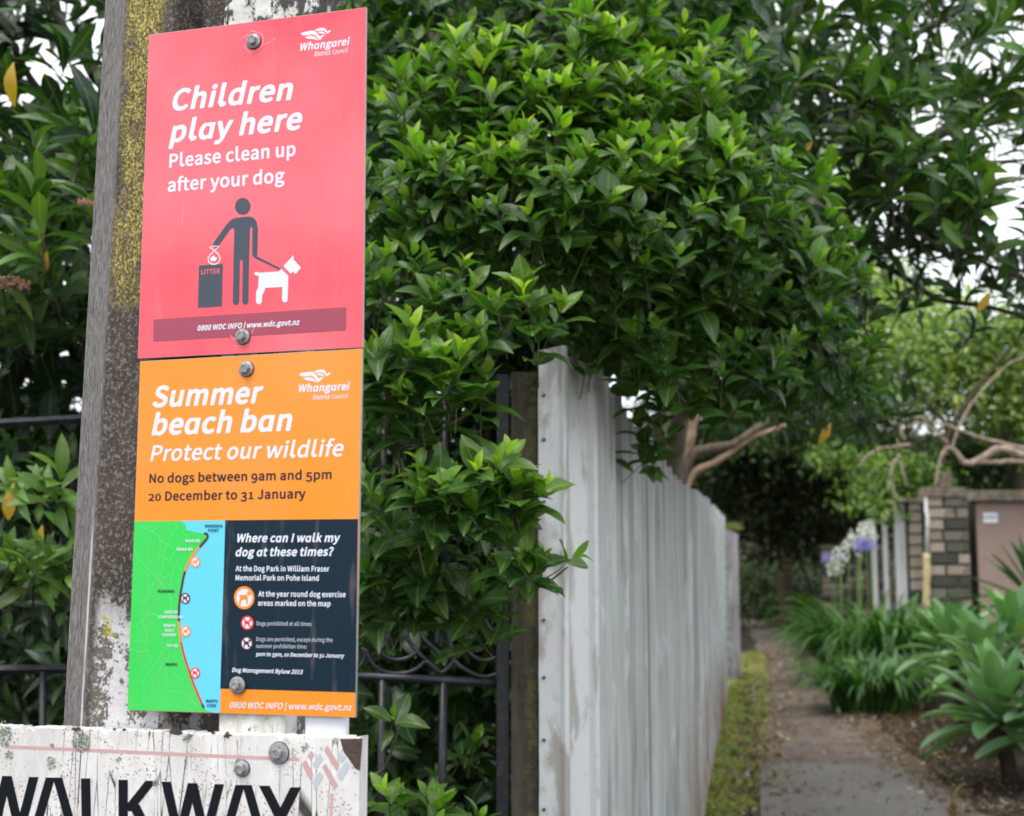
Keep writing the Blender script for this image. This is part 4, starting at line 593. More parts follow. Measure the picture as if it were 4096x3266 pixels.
f.poly([(732, 725), (735, 711), (748, 707), (755, 695), (768, 697), (773, 709), (791, 713), (787, 728), (775, 742), (750, 744), (738, 738)], M_white, 'bag_content', .0004)
DOGB = [(1112, 850), (1118, 838), (1135, 835), (1150, 842), (1322, 832), (1342, 808), (1403, 868), (1403, 900), (1398, 1075), (1390, 1092), (1372, 1097), (1355, 1088), (1350, 1070), (1352, 965), (1205, 973), (1200, 1000), (1180, 1035), (1177, 1090), (1165, 1110), (1148, 1113), (1132, 1103), (1126, 1085), (1127, 1005), (1145, 970), (1150, 870), (1120, 862)]
DOGH = [(1362, 785), (1440, 700), (1447, 688), (1450, 730), (1508, 793), (1510, 803), (1470, 850), (1460, 850), (1442, 832), (1425, 852)]
f.poly(DOGB, M_white, 'dog_body', .0004); f.poly(DOGH, M_white, 'dog_head', .0004)
f.poly([(262, 1243), (1888, 1138), (1899, 1141), (1903, 1150), (1901, 1325), (1897, 1335), (1886, 1340), (258, 1435), (246, 1431), (242, 1420), (245, 1258), (251, 1247)], M_bar, 'info_bar')
f.text("0800 WDC INFO | www.wdc.govt.nz", 'B', 620, 1340, 1495, 1288, 43, M_white, .2, k=.0005)
M_scr = plain('scratch', srgb(250, 150, 160), .5)
f.strokes([[(905, 1383), (925, 1400), (950, 1425)], [(935, 1475), (965, 1472), (1000, 1468)], [(1105, 1320), (1098, 1345), (1090, 1365)], [(510, 215), (500, 260), (497, 330), (492, 400), (487, 440)]], .0012, M_scr, 'scratch', .0003)
f0 = Face(red, .0001, 500, 0, 2.149)
f0.strokes([[(1080, 268), (1110, 272), (1150, 282), (1180, 300), (1192, 335), (1185, 375), (1165, 410), (1120, 445), (1075, 450), (1040, 425), (1026, 385)], [(1185, 392), (1245, 360), (1300, 332)], [(1015, 330), (1040, 312), (1060, 290)]], .0016, M_scr, 'scratch', .0003)
bolt(1012+4, 168, .0001, red); bolt(500+1015/2.149, 700+1392/2.149, .0001, red, tilt=.4)

# ---------------- orange sign
ora = thing('beach_ban_sign', 'orange summer beach ban sign with coast map and navy panel, below the red sign', 'sign', W3(.2, hit(1000, 2860)[1], 0))
OFF2 = -.001
panel([(560.5, 1446), (1449, 1395), (1421.5, 2871.7), (510, 2843)], OFF2, .0065, 'orange_face', M_or, ora)
f = Face(ora, OFF2+.0001, 500, 1400, 2.149)
f.text("Summer", 'B', 230, 489, 1165, 452, 170, M_white, .2)
f.text("beach ban", 'B', 228, 729, 1420, 689, 172, M_white, .2)
f.text("Protect our wildlife", 'I', 216, 956, 1868, 912, 133, M_white, .2)
f.text("No dogs between 9am and 5pm", 'S', 208, 1143, 1776, 1109, 76, M_dk, old=True)
f.text("20 December to 31 January", 'S', 200, 1298, 1552, 1274, 76, M_dk, old=True)
f.text("Whangarei", 'B', 1484, 364, 1922, 344, 62, M_white, .2)
f.text("District", 'I', 1613, 428, 1760, 421, 37, M_white, .2); f.text("Council", 'R', 1775, 420, 1915, 414, 37, M_white, .2)
f.polys([affp(p, (1508, 289), (1774, 266), (1492, 208), (1772, 203)) for p in LOGO], M_white, 'bird_emblem')
m = Face(ora, OFF2+.0001, 500, 2050, 2.096)
m.poly([(79, 76), (840, 68), (796, 1680), (19, 1656)], M_blue, 'map_sea', .0002)
m.poly([(79, 76), (470, 72), (510, 110), (515, 148), (590, 165), (660, 178), (690, 205), (660, 250), (625, 290), (560, 365), (530, 425), (500, 495), (478, 590), (462, 680), (450, 760), (447, 860), (452, 920), (460, 1000), (472, 1090), (490, 1180), (525, 1290), (560, 1400), (600, 1500), (640, 1600), (662, 1645), (700, 1668), (740, 1678), (19, 1656)], M_green, 'map_land', .0004)
roads = [[(120, 125), (150, 120), (190, 140), (235, 155), (268, 128)], [(225, 150), (260, 185), (285, 210), (300, 240), (370, 280), (410, 300)], [(410, 80), (430, 130), (400, 170), (350, 280), (325, 370), (320, 440), (305, 540), (385, 530), (380, 600), (375, 700), (385, 770), (382, 900)],
         [(70, 330), (120, 390), (180, 460), (270, 550), (330, 630), (370, 700), (400, 730)], [(110, 750), (170, 740), (215, 680), (205, 650), (240, 590), (270, 560)], [(50, 930), (80, 960), (150, 900), (210, 850), (280, 870), (390, 900)], [(45, 1080), (110, 1080), (190, 1070), (160, 960), (150, 900)],
         [(25, 1455), (60, 1420), (150, 1405), (240, 1290), (330, 1140), (390, 1060), (410, 990)], [(150, 1410), (160, 1500), (150, 1600), (60, 1620)], [(350, 1280), (345, 1380), (350, 1470), (400, 1500), (500, 1520), (600, 1620)], [(230, 1450), (260, 1380), (300, 1300), (350, 1250), (375, 1170), (330, 1140)], [(440, 410), (410, 470), (400, 540)], [(440, 420), (470, 500)], [(480, 150), (500, 190), (550, 190)], [(530, 200), (430, 310), (380, 400), (330, 380)], [(45, 1150), (130, 1170), (190, 1160), (215, 1240), (150, 1300)], [(390, 1330), (430, 1370), (480, 1400), (500, 1380)]]
m.strokes([[(p.x+R.uniform(-3, 3), p.y+R.uniform(-3, 3)) for p in smooth_path([(a, b, 0) for a, b in r], 3)] for r in roads], .00055, M_road, 'map_roads', .0006)
coast = [(662, 180), (680, 178), (692, 192), (692, 215), (660, 252), (625, 292), (590, 328), (560, 370), (532, 425), (502, 495), (486, 560), (478, 610), (465, 680), (455, 760), (450, 850), (451, 915), (456, 990), (470, 1090), (487, 1170), (505, 1235), (527, 1300), (560, 1400), (600, 1500), (645, 1608), (662, 1642)]
for a, b, mt, w in ((0, 5, M_brown, .0040), (5, 9, M_oor, .0036), (9, 15, M_brown, .0036), (15, 17, M_oor, .0036), (17, 23, M_ored, .0034), (23, 24, M_brown, .0034)):
    m.strokes([coast[a:b+1]], w, mt, 'coast_line', .0008)
def icon(F_, x, y, rx, ry, mt, ban):
    F_.disc(x, y, rx, ry, mt, 'icon_ring', .0009, .78); F_.disc(x, y, rx*.79, ry*.79, M_white, 'icon_disc', .0008)
    k = rx/330; ky = ry/330; g = lambda L: [(x+(a-1290)*k, y+(b-915+(0))*ky) for a, b in L]
    F_.poly(g(DOGB), mt, 'icon_dog', .0011); F_.poly(g(DOGH), mt, 'icon_dog', .0012)
    if ban: F_.poly([(x-rx*.62, y-ry*.5), (x-rx*.5, y-ry*.62), (x+rx*.62, y+ry*.5), (x+rx*.5, y+ry*.62)], mt, 'icon_slash', .0014)
icon(m, 589, 416, 41, 47, M_oor, 0); icon(m, 505, 722, 41, 47, M_brown, 1); icon(m, 509, 997, 41, 47, M_oor, 0); icon(m, 588, 1347, 42, 47, M_ored, 1)
for t, x0, x1, y, mt in (("MARSDEN", 670, 813, 126, M_dk), ("POINT", 697, 785, 163, M_dk), ("MAIR RD", 509, 631, 251, M_white), ("RAMA RD", 434, 568, 322, M_white), ("RUAKAKA", 274, 412, 672, M_dk), ("URETITI", 333, 441, 850, M_white), ("CAMPGROUND", 281, 489, 889, M_white), ("WAIPU", 325, 422, 961, M_white), ("GOLF", 334, 411, 1000, M_white), ("COURSE", 313, 429, 1039, M_white), ("TIP RD", 352, 445, 1131, M_white), ("WAIPU", 337, 434, 1286, M_dk), ("WAIPU", 676, 775, 1593, M_dk), ("COVE", 686, 762, 1632, M_dk)):
    m.text(t, 'S', x0, y, x1, y+(x1-x0)*.005, 23, mt, k=.0016)
q = Face(ora, OFF2+.0001, 860, 2050, 2.096)
q.poly([(86, 67), (1199, 56), (1178, 1511), (44, 1478)], M_navy, 'info_panel', .0003)
q.text("Where can I walk my", 'B', 175, 249, 1040, 247, 66, M_white, .2, k=.0006)
q.text("dog at these times?", 'B', 168, 367, 985, 363, 66, M_white, .2, k=.0006)
q.text("At the Dog Park in William Fraser", 'S', 172, 493, 958, 496, 43, M_white, k=.0006)
q.text("Memorial Park on Pohe Island", 'S', 172, 570, 870, 573, 43, M_white, k=.0006)
q.text("At the year round dog exercise", 'S', 362, 705, 1095, 711, 43, M_white, k=.0006)
q.text("areas marked on the map", 'S', 360, 782, 968, 788, 43, M_white, k=.0006)
icon(q, 245, 717, 86, 97, M_oor, 0); icon(q, 271, 927, 54, 60, M_ored, 1); icon(q, 266, 1099, 53, 60, M_brown, 1)
q.text("Dogs prohibited at all times", 'R', 348, 948, 808, 953, 33, M_palewhite, k=.0006)
q.text("Dogs are permitted, except during the", 'R', 346, 1079, 985, 1088, 33, M_palewhite, k=.0006)
q.text("summer prohibition time:", 'R', 343, 1137, 770, 1143, 33, M_palewhite, k=.0006)
q.text("9am to 5pm, 20 December to 31 January", 'B', 342, 1203, 1080, 1219, 31, M_white, .2, True, k=.0006)
q.text("Dog Management Bylaw 2013", 'B', 142, 1338, 732, 1356, 33, M_white, .2, k=.0006)
q.text("0800 WDC INFO | www.wdc.govt.nz", 'I', 120, 1640, 1142, 1662, 50, M_white, .2, k=.0006)
bolt(500+1047/2.149, 1400+165/2.149, OFF2+.0001, ora, tilt=.7); bolt(860+193/2.096, 2050+1449/2.096, OFF2+.001, ora, R0=.0135, hexr=.0072, tilt=.2)

# ================================================================ POSTS
def postmat():
    n = NT('weathered_concrete'); x = n.xyz()
    a = n.noise(9, 8, .7); b = n.noise(140, 4, .7); c = n.voro(170)
    col = n.mix(n.ramp(a, .35, .65), (.034, .027, .022), (.082, .064, .053))
    col = n.mix(n.ramp(b, .51, .62, 0, .8), col, (.24, .215, .19))
    grit = n.ramp(n.noise(320, 3, .8), .60, .70); col = n.mix(grit, col, (.30, .28, .25))
    return n, x, col, b
n, x, col, b = postmat()
# x.z in object space is height above ground; u-position is stored in attribute 'pu' (0 left edge..1 web edge)
pu = n.t.nodes.new('ShaderNodeAttribute'); pu.attribute_name = 'pu'; U = pu.outputs['Fac']
z = x[2]; wob = n.noise(5, 4)
# pale grey side and arris
side = n.ramp(n.math('ADD', U, n.math('MULTIPLY', n.math('SUBTRACT', n.noise(14, 4), .5), .05)), .19, .23, 1, 0)
sg = n.mix(n.ramp(n.noise(120, 6, .8, n.coord((1, 1, .4))), .36, .64), (.05, .046, .042), (.27, .255, .24))
col = n.mix(side, col, sg)
# yellow lichen band
mband = n.math('MULTIPLY', n.ramp(n.math('ADD', U, n.math('MULTIPLY', n.math('SUBTRACT', n.noise(7, 4), .5), .35)), .60, .72, 1, 0), n.ramp(U, .20, .26))
mband = n.math('MULTIPLY', mband, n.ramp(z, 1.94, 1.965))
mband = n.math('MULTIPLY', mband, n.ramp(n.noise(13, 5, .65, n.coord((1, 1, .35))), .40, .50))
mband = n.math('MULTIPLY', mband, n.ramp(n.noise(240, 5, .85, n.coord((1, 1, .75))), .43, .53, .05, 1))
col = n.mix(mband, col, n.mix(n.noise(50), (.34, .27, .06), (.74, .62, .20)))
# white crust near the foot
cr_ = n.math('MULTIPLY', n.ramp(z, 1.50, 1.40), n.ramp(n.math('ADD', n.math('MULTIPLY', n.noise(10, 7, .72, None, .4), .75), n.math('MULTIPLY', n.noise(150, 4, .8), .25)), .50, .52)); cr_ = n.math('MULTIPLY', cr_, n.ramp(U, .24, .3))
col = n.mix(n.math('MULTIPLY', n.ramp(z, 1.46, 1.38), n.ramp(U, .22, .3, 0, .6)), col, (.20, .18, .15))
col = n.mix(cr_, col, n.mix(n.noise(120), (.45, .44, .44), (.78, .77, .78)))
ye = n.math('MULTIPLY', n.ramp(z, 1.50, 1.42), n.ramp(n.noise(23, 6, .7), .60, .64)); ye = n.math('MULTIPLY', ye, n.ramp(U, .22, .3)); col = n.mix(ye, col, (.42, .36, .05))
# pale streak down the arris
stk = n.math('MULTIPLY', n.ramp(n.math('ABSOLUTE', n.math('SUBTRACT', U, .175)), .006, .022, 1, 0), n.ramp(z, 1.66, 1.55)); stk = n.math('MULTIPLY', stk, n.ramp(n.noise(30, 4, .6, n.coord((1, 1, .2))), .35, .5)); col = n.mix(stk, col, (.62, .58, .60))
hh = n.math('ADD', n.math('MULTIPLY', b, .6), n.math('ADD', n.math('MULTIPLY', cr_, .8), n.math('MULTIPLY', mband, .7)))
n.bump(hh, .003, .9); M_post = n.done(col, .85, .3)

def lerp(a, b, t): return a+(b-a)*t
post = thing('utility_pole', 'grey weathered concrete pole with yellow and white lichen behind the left side of the signs', 'pole', W3(.15, 0, -.15))
PO = -.03
PB = .10
def post_edges(t):       # t: 0 at photo top row, 1 at row 2900; u of left silhouette, arris, flange right, web right, flange 2 right
    e0 = [(420, 500, 705, 895, 1240), (255, 330, 647, 872, 1200)]
    return [lerp(hit(e0[0][i], 0, PO-(PB if i == 0 else 0))[0], hit(e0[1][i], 2900, PO-(PB if i == 0 else 0))[0], t) for i in range(5)]
zt_, zb_ = hit(500, 0, PO)[1], hit(500, 2900, PO)[1]
NZ = 40; mb = MB(); PUv = []
for i in range(NZ+1):
    z_ = lerp(3.4, -.1, i/NZ); t = (zt_-z_)/(zt_-zb_); e = post_edges(t)
    prof = [(e[0]+.004, -.16, .0), (e[0], -PB, .02), (lerp(e[0], e[1], .55), -.05, .1), (e[1]-.008, -.008, .17), (e[1], 0, .2), (lerp(e[1], e[2], .5), 0, .5), (e[2]-.006, 0, .74), (e[2], -.006, .75), (e[2]+.02, -.055, .82), (e[3]-.01, -.055, .95), (e[3], -.055, 1), (e[3]+.012, 0, 1), (e[4]-.02, 0, 1), (e[4]-.02, -.16, 1)]
    for u, w, k in prof: mb.v.append(tuple(W3(u, z_, PO+w))); PUv.append(k)
K = len(prof)
for i in range(NZ):
    for k in range(K):
        mb.f.append((i*K+k, (i+1)*K+k, (i+1)*K+(k+1) % K, i*K+(k+1) % K))
mb.f.append(tuple(range(K)))
me = mb.mesh('shaft'); at = me.attributes.new('pu', 'FLOAT', 'POINT'); at.data.foreach_set('value', PUv)
link('shaft', me, post, M_post)
tex = bpy.data.textures.new('rough', 'CLOUDS'); tex.noise_scale = .02

n = NT('peeling_white_timber'); g = n.coord((1, 1, .12))
base = n.noise(30, 6, .7); pw = n.mix(n.ramp(base, .4, .6), (.52, .51, .45), (.74, .74, .72))
blk = n.noise(26, 8, .78, n.coord((1, 1, .55)), .3); zz = n.xyz()[2]
thr = n.ramp(zz, 1.3, 2.25, .0, .08)
pk = n.ramp(n.math('ADD', blk, thr), .575, .61); col = n.mix(pk, pw, n.mix(n.noise(60), (.02, .02, .022), (.09, .085, .08)))
ck = n.ramp(n.noise(22, 3, .5, n.coord((3.2, 3.2, .15))), .66, .69); col = n.mix(ck, col, (.03, .028, .025))
n.bump(n.math('SUBTRACT', base, n.math('ADD', pk, ck)), .002, .8); M_timber = n.done(col, .7, .3)
wt = thing('white_post', 'old white timber post with black peeling paint and rounded top, behind both signs', 'post', W3(.4, 0, -.02))
def tpost(pa, pb, off, th, ztop, mat, parent, name, dome=0, z0=-.1):
    mb = MB(); N = 24
    a0, a1 = hit(pa[0], 60, off)[0], hit(pa[1], 60, off)[0]; b0_, b1_ = hit(pb[0], 2900, off)[0], hit(pb[1], 2900, off)[0]
    zt, zb = hit(1000, 60, off)[1], hit(1000, 2900, off)[1]
    zs = [z0+(ztop-z0)*i/N for i in range(N+1)]
    rings = []
    for z_ in zs+([ztop+dome*.6, ztop+dome] if dome else []):
        t = (zt-z_)/(zt-zb); l, r = lerp(a0, b0_, t), lerp(a1, b1_, t); w = (r-l)
        if z_ > ztop+.001: k = .12*w if z_ < ztop+dome*.9 else .3*w; l += k; r -= k
        c = .004; j = .0008
        rings.append([(l, off-c), (l+c, off), (r-c, off), (r, off-c), (r, off-th), (l, off-th)])
    for q in rings:
        for u, o in q: mb.v.append(None)
    mb.v = []
    for z_, q in zip(zs+([ztop+dome*.6, ztop+dome] if dome else []), rings):
        for u, o in q: mb.v.append(tuple(W3(u+R.uniform(-.0006, .0006), z_, o)))
    K = 6
    for i in range(len(rings)-1):
        for k in range(K): mb.f.append((i*K+k, i*K+(k+1) % K, (i+1)*K+(k+1) % K, (i+1)*K+k))
    mb.f.append(tuple((len(rings)-1)*K+k for k in range(K)))
    return mb.build(name, mat, parent)
tpost((892, 1275), (872, 1132), -.008, .05, hit(1000, 20, -.008)[1], M_timber, wt, 'shaft', dome=.03)
M_wpaint = plain('smooth_white_paint', (.66, .68, .72), .5, var=.1, scale=20, bump=.0008, bs=90)
wt2 = thing('white_post', 'smooth bluish white post end between the orange sign and the walkway board', 'post', W3(.42, 0, -.03))
tpost((1250, 1405), (1216, 1380), -.009, .016, 1.6, M_wpaint, wt2, 'shaft')

# ---------------- walkway board
n = NT('cracked_white_board'); x = n.xyz()
b1 = n.noise(22, 6, .7, n.coord((1, 1, .5))); col = n.mix(n.ramp(b1, .35, .65), (.60, .59, .56), (.78, .77, .76))
fl = n.math('MULTIPLY', n.ramp(n.voro(190, None, 'F1'), .20, .27, 1, 0), n.ramp(n.noise(16, 4, .7), .46, .56)); col = n.mix(fl, col, (.28, .10, .07))
gl = n.math('MULTIPLY', n.ramp(n.noise(28, 7, .75), .60, .64), n.ramp(n.noise(6, 2), .48, .56)); col = n.mix(gl, col, n.mix(n.noise(160), (.20, .24, .17), (.42, .47, .38)))
ckv = n.voro(15, n.coord((3.4, 3.4, .22)), 'DISTANCE_TO_EDGE'); ck = n.math('MULTIPLY', n.ramp(ckv, .006, .02, 1, 0), n.ramp(n.noise(9, 3), .45, .55)); col = n.mix(ck, col, (.05, .045, .04))
grain = n.noise(55, 5, .7, n.coord((4, 4, .3))); col = n.mix(n.ramp(grain, .6, .72, 0, .45), col, (.30, .28, .26))
n.bump(n.math('SUBTRACT', n.math('MULTIPLY', grain, .5), n.math('ADD', ck, n.math('MULTIPLY', fl, .5))), .0015, 1); M_board = n.done(col, .6, .35)
M_routed = plain('black_routed_letters', (.005, .007, .011), .5, .2, var=.1); M_pink = plain('faded_pink_paint', srgb(200, 160, 160), .6, var=.12, scale=40, bump=.0006, bs=70)
M_greyd = plain('pale_grey_paint', srgb(182, 192, 198), .6, var=.1, scale=40); M_rot = plain('rotten_wood', (.075, .05, .04), .9, var=.5, scale=60, bump=.003, bs=120)
M_lich = plain('pale_green_lichen', (.33, .38, .28), .95, var=.3, scale=150, bump=.003, bs=260)
BO = .012; BT = .032
wb = thing('walkway_board', 'peeling white wooden board lettered WALKWAY in black, with pink line, at bottom left', 'sign', W3(0, hit(700, 3266, BO)[1]-.12, BO))
ul, ur = hit(-700, 2900, BO)[0], hit(1440, 2945, BO)[0]
zl = hit(0, 2902, BO); zr = hit(1440, 2948, BO); slope = (zr[1]-zl[1])/(zr[0]-zl[0])
def btop(u): return zl[1]+slope*(u-zl[0])
mb = MB(); NB = 150; zbot = btop(0)-.29; prev = None
for i in range(NB+1):
    u = lerp(ul, ur, i/NB); j = 0
    if i not in (0, NB):
        j = -abs(R.gauss(0, .0012))
        if R.random() < .07: j -= R.uniform(.003, .009)
    zt = btop(u)+j
    row = [W3(u, zbot, BO), W3(u, zt-.002, BO), W3(u, zt, BO-.002), W3(u, zt-.001, BO-BT), W3(u, zbot, BO-BT)]
    b = len(mb.v); mb.v += [tuple(v) for v in row]
    if i:
        for k in range(4): mb.f.append((b-5+k, b+k, b+k+1, b-5+k+1))
mb.f.append((0, 1, 2, 3, 4)); mb.f.append(tuple(len(mb.v)-5+k for k in range(5))[::-1])
mb.build('plank', M_board, wb)
f = Face(wb, BO, 0, 2800, 1.4373)
def rib(L, mat, name, k, w=54):
    mb = MB(); i = 0
    for (x0, y0, x1, y1) in L:
        mb.poly([W3(*f.h(a, b, k+i*.00006), BO+k+i*.00006) for a, b in ((x0-w/2, y0), (x0+w/2, y0), (x1+w/2, y1), (x1-w/2, y1))][::-1]); i += 1
    return mb.build(name, mat, wb)
Hh = 330
def Wl(x, y): return [(x+30, y, x+103, y+Hh), (x+182, y+8, x+103, y+Hh), (x+182, y+8, x+255, y+Hh), (x+336, y+14, x+255, y+Hh)]
def Al(x, y): return [(x-22, y, x-118, y+Hh), (x+18, y, x+112, y+Hh)]
def bar(x0, x1, y, h):  return (x0, x1, y, h)
rib(Wl(-142, 430), M_routed, 'letter_w', .0004)
rib(Al(312, 447), M_routed, 'letter_a', .0004)
f.poly([(215, 690), (405, 690), (405, 735), (215, 735)], M_routed, 'letter_a_bar', .0008)
rib([(492, 452, 498, 452+Hh)], M_routed, 'letter_l', .0004); f.poly([(480, 735), (620, 735), (620, 785), (480, 785)], M_routed, 'letter_l_foot', .0008)
rib([(708, 460, 708, 460+Hh)], M_routed, 'letter_k', .0004); rib([(868, 466, 730, 640), (768, 600, 868, 800)], M_routed, 'letter_k_arm', .0007, 64)
rib(Wl(925, 471), M_routed, 'letter_w', .0004)
rib(Al(1402, 490), M_routed, 'letter_a', .0004); f.poly([(1305, 733), (1495, 733), (1495, 778), (1305, 778)], M_routed, 'letter_a_bar', .0008)
rib([(1519, 494, 1612, 680), (1701, 503, 1612, 680), (1612, 660, 1612, 830)], M_routed, 'letter_y', .0004, 62)
f.strokes([[(30, 270), (200, 277), (400, 285), (480, 289), (800, 303), (1100, 317), (1400, 330), (1720, 343)]], .0052, M_pink, 'pink_line', .0003)
f.strokes([[(1908, 540), (1906, 600), (1902, 700)]], .0052, M_pink, 'pink_line', .0003)
dia = [([(1768, 318), (1790, 292), (1808, 316), (1785, 352)], 0), ([(1735, 370), (1760, 345), (1802, 430), (1782, 462)], 0), ([(1862, 290), (1882, 262), (1950, 375), (1935, 412)], 0), ([(1852, 385), (1872, 366), (1942, 490), (1920, 520)], 0),
       ([(1795, 372), (1835, 312), (1858, 338), (1818, 405)], 1), ([(1795, 470), (1838, 410), (1860, 440), (1812, 518)], 1), ([(1938, 330), (1955, 302), (1990, 330), (1962, 368)], 1), ([(1935, 428), (1990, 352), (2012, 378), (1962, 468)], 1)]
for p, k in dia: f.poly(p[::1] if True else p, (M_pink, M_greyd)[k], 'diamond', .0005)
f.poly([(1955, 225), (2085, 222), (2070, 410), (2040, 395), (2012, 350), (1975, 300)], M_rot, 'bare_patch', .0004)
for cx_, cy_, w_ in ((440, 172, 26), (658, 170, 12), (713, 172, 12), (1015, 182, 34), (1228, 190, 14), (1308, 204, 24), (1310, 190, 10)):
    f.poly([(cx_+w_*(1+.4*R.uniform(-1, 1))*math.cos(a), cy_+w_*.6*(1+.5*R.uniform(-1, 1))*math.sin(a)) for a in [i*math.pi/5 for i in range(10)]], M_rot, 'rot_patch', .0004)
def lichen(cx_, cy_, rx, ry, nb):
    mb = MB()
    for i in range(nb):
        a = R.uniform(0, 6.28); r = R.random()**.6; x0, y0 = cx_+rx*r*math.cos(a), cy_+ry*r*math.sin(a); s0 = R.uniform(2.5, 6)
        k = .0008+R.uniform(0, .0018)
        c = W3(*f.h(x0, y0, k+.001), BO+k+.001); rg = [W3(*f.h(x0+s0*math.cos(t)*R.uniform(.6, 1.3), y0+s0*math.sin(t)*R.uniform(.6, 1.3), k), BO+k-.0006) for t in [j*math.pi/3 for j in range(6)]]
        mb.add([c]+rg, [(0, (j+1) % 6+1, j+1) for j in range(6)])
    return mb.build('lichen', M_lich, wb)
for a in ((20, 195, 45, 75, 130), (465, 240, 55, 62, 150), (295, 360, 26, 45, 45), (50, 315, 24, 26, 30), (1065, 218, 22, 28, 24), (680, 340, 14, 18, 14), (1748, 270, 18, 30, 24), (890, 478, 16, 22, 18), (295, 262, 14, 12, 12)): lichen(*a)
bolt(1605/1.4373, 2800+305/1.4373, BO+.0005, wb, R0=.0165, hexr=.0085, tilt=.1); bolt(1393/1.4373, 2800+394/1.4373, BO+.0005, wb, R0=.0128, hexr=.0085, tilt=.5)
# ================================================================ GROUND, PATH, VERGE
def grid(name, xs, ys, zf, mat, kind='structure', off=0):
    mb = MB()
    for y in ys:
        for x in (xs(y) if callable(xs) else xs): mb.v.append((x, y, zf(x, y)+off))
    nx = len(xs(0)) if callable(xs) else len(xs)
    for j in range(len(ys)-1):
        for i in range(nx-1): a = j*nx+i; mb.f.append((a, a+1, a+nx+1, a+nx))
    o = mb.build(name, mat, None, True); o['kind'] = kind; return o
def frange(a, b, n): return [a+(b-a)*i/(n-1) for i in range(n)]
n = NT('leafy_soil'); a = n.noise(1.3, 6); b = n.noise(14, 6, .75); c = n.voro(28, None, 'F1', 'Color')
col = n.mix(n.ramp(a, .35, .65), (.020, .015, .010), (.050, .036, .025)); col = n.mix(n.ramp(b, .52, .66, 0, .8), col, (.12, .085, .06))
n.bump(b, .03); M_soil = n.done(col, .95, .2)
big = sorted(set([-60, -40, -28, -20, -14, -10]+[round(-7+i*.5, 2) for i in range(41)]+[16, 20, 28, 40, 60]))
ysg = sorted(set([-25, -12, -6]+[round(-3+i*.5, 2) for i in range(76)]+[38, 42, 46, 52, 60, 80, 120]))
grid('ground', big, ysg, gz, M_soil)
n = NT('dirty_asphalt'); a = n.noise(1.6, 6, .6); b = n.noise(120, 4, .8); c = n.noise(5, 6, .7); x = n.xyz()
col = n.mix(n.ramp(a, .3, .7), (.12, .092, .074), (.19, .15, .125)); col = n.mix(n.ramp(b, .5, .75, 0, .6), col, (.24, .22, .2))
col = n.mix(n.ramp(c, .50, .66, 0, .8), col, (.058, .036, .026)); n.bump(b, .004); M_path = n.done(col, .9, .3)
def pathx(y):
    l, r = interp(PATH, y, 1), interp(PATH, y, 2); wv = .04*math.sin(y*2.1)+.03*math.sin(y*5.3)
    return frange(l+wv, r+wv*.6, 9)
grid('path', pathx, frange(-3, 9.52, 60)+frange(9.7, 28, 70), lambda x, y: gz(x, y), M_path, off=.018)
n = NT('apron_concrete'); a = n.noise(2.2, 6, .65); b = n.noise(90, 5, .8)
col = n.mix(n.ramp(a, .3, .7), (.14, .132, .115), (.195, .182, .16)); col = n.mix(n.ramp(b, .5, .7, 0, .6), col, (.26, .25, .23)); n.bump(b, .003); M_apron = n.done(col, .88, .3)
grid('pavement', lambda y: frange(interp(PATH, y, 1)+.01, interp(PATH, y, 2)-.1, 8), frange(3, 9.5, 26), lambda x, y: gz(x, y), M_apron, off=.04)

# ================================================================ IRON-SHEET FENCE
FPATH = [(2155, 4.25), (2366, 4.52), (2430, 5.0), (2563, 5.95), (2770, 7.6), (2889, 14.6)]
FP = [Vector(((px-CX)/F*D/1.0, D)) for px, D in FPATH]
FTOP = [(2155, 1405), (2268, 1386), (2366, 1440), (2430, 1530), (2563, 1730), (2650, 1850), (2700, 1905), (2770, 1965), (2829, 2020), (2889, 2075)]
def fpt(s):          # arc length -> x,y,tangent
    for a, b in zip(FP[:-1], FP[1:]):
        l = (b-a).length
        if s <= l or b is FP[-1]: t = (b-a)/l; q = a+t*s; return q, t
        s -= l
FLEN = sum((b-a).length for a, b in zip(FP[:-1], FP[1:]))
def ftop(q):
    px = CX+F*q.x/q.y
    for a, b in zip(FTOP[:-1], FTOP[1:]):
        if px <= b[0]: y = a[1]+(b[1]-a[1])*(px-a[0])/(b[0]-a[0]); break
    else: y = FTOP[-1][1]
    return P(px, y, q.y).z
n = NT('galvanised_iron'); a = n.noise(2.5, 5); st = n.noise(9, 7, .65, n.coord((2.0, 2.0, .05))); sp = n.voro(40, n.coord((1, 1, .6)), 'F1', 'Color')
col = n.mix(n.ramp(st, .3, .7), (.42, .46, .44), (.66, .70, .685)); col = n.mix(n.ramp(a, .4, .7, 0, .45), col, (.42, .40, .375))
col = n.mix(n.ramp(n.rnd(), 0, 1, 0, .32), col, (.30, .32, .33))
ln_ = n.voro(8, n.coord((1, 1, .02)), 'DISTANCE_TO_EDGE'); col = n.mix(n.ramp(ln_, .0, .03, .45, 0), col, (.16, .17, .165))
wht = n.ramp(n.noise(5, 6, .7, n.coord((2, 2, .35)), .5), .56, .62); col = n.mix(n.math('MULTIPLY', wht, .6), col, (.74, .76, .78))
z = n.xyz()[2]; yy = n.xyz()[1]
sa = n.t.nodes.new('ShaderNodeAttribute'); sa.attribute_name = 'su'; cb3 = n.t.nodes.new('ShaderNodeCombineXYZ'); n.L(sa.outputs['Fac'], cb3.inputs[0]); n.L(n.math('MULTIPLY', z, .010), cb3.inputs[1])
s1 = n.noise(26, 5, .75, cb3.outputs[0]); col = n.mix(n.ramp(s1, .50, .66, 0, .5), col, (.25, .275, .255)); col = n.mix(n.ramp(s1, .46, .34, 0, .6), col, (.84, .86, .87))
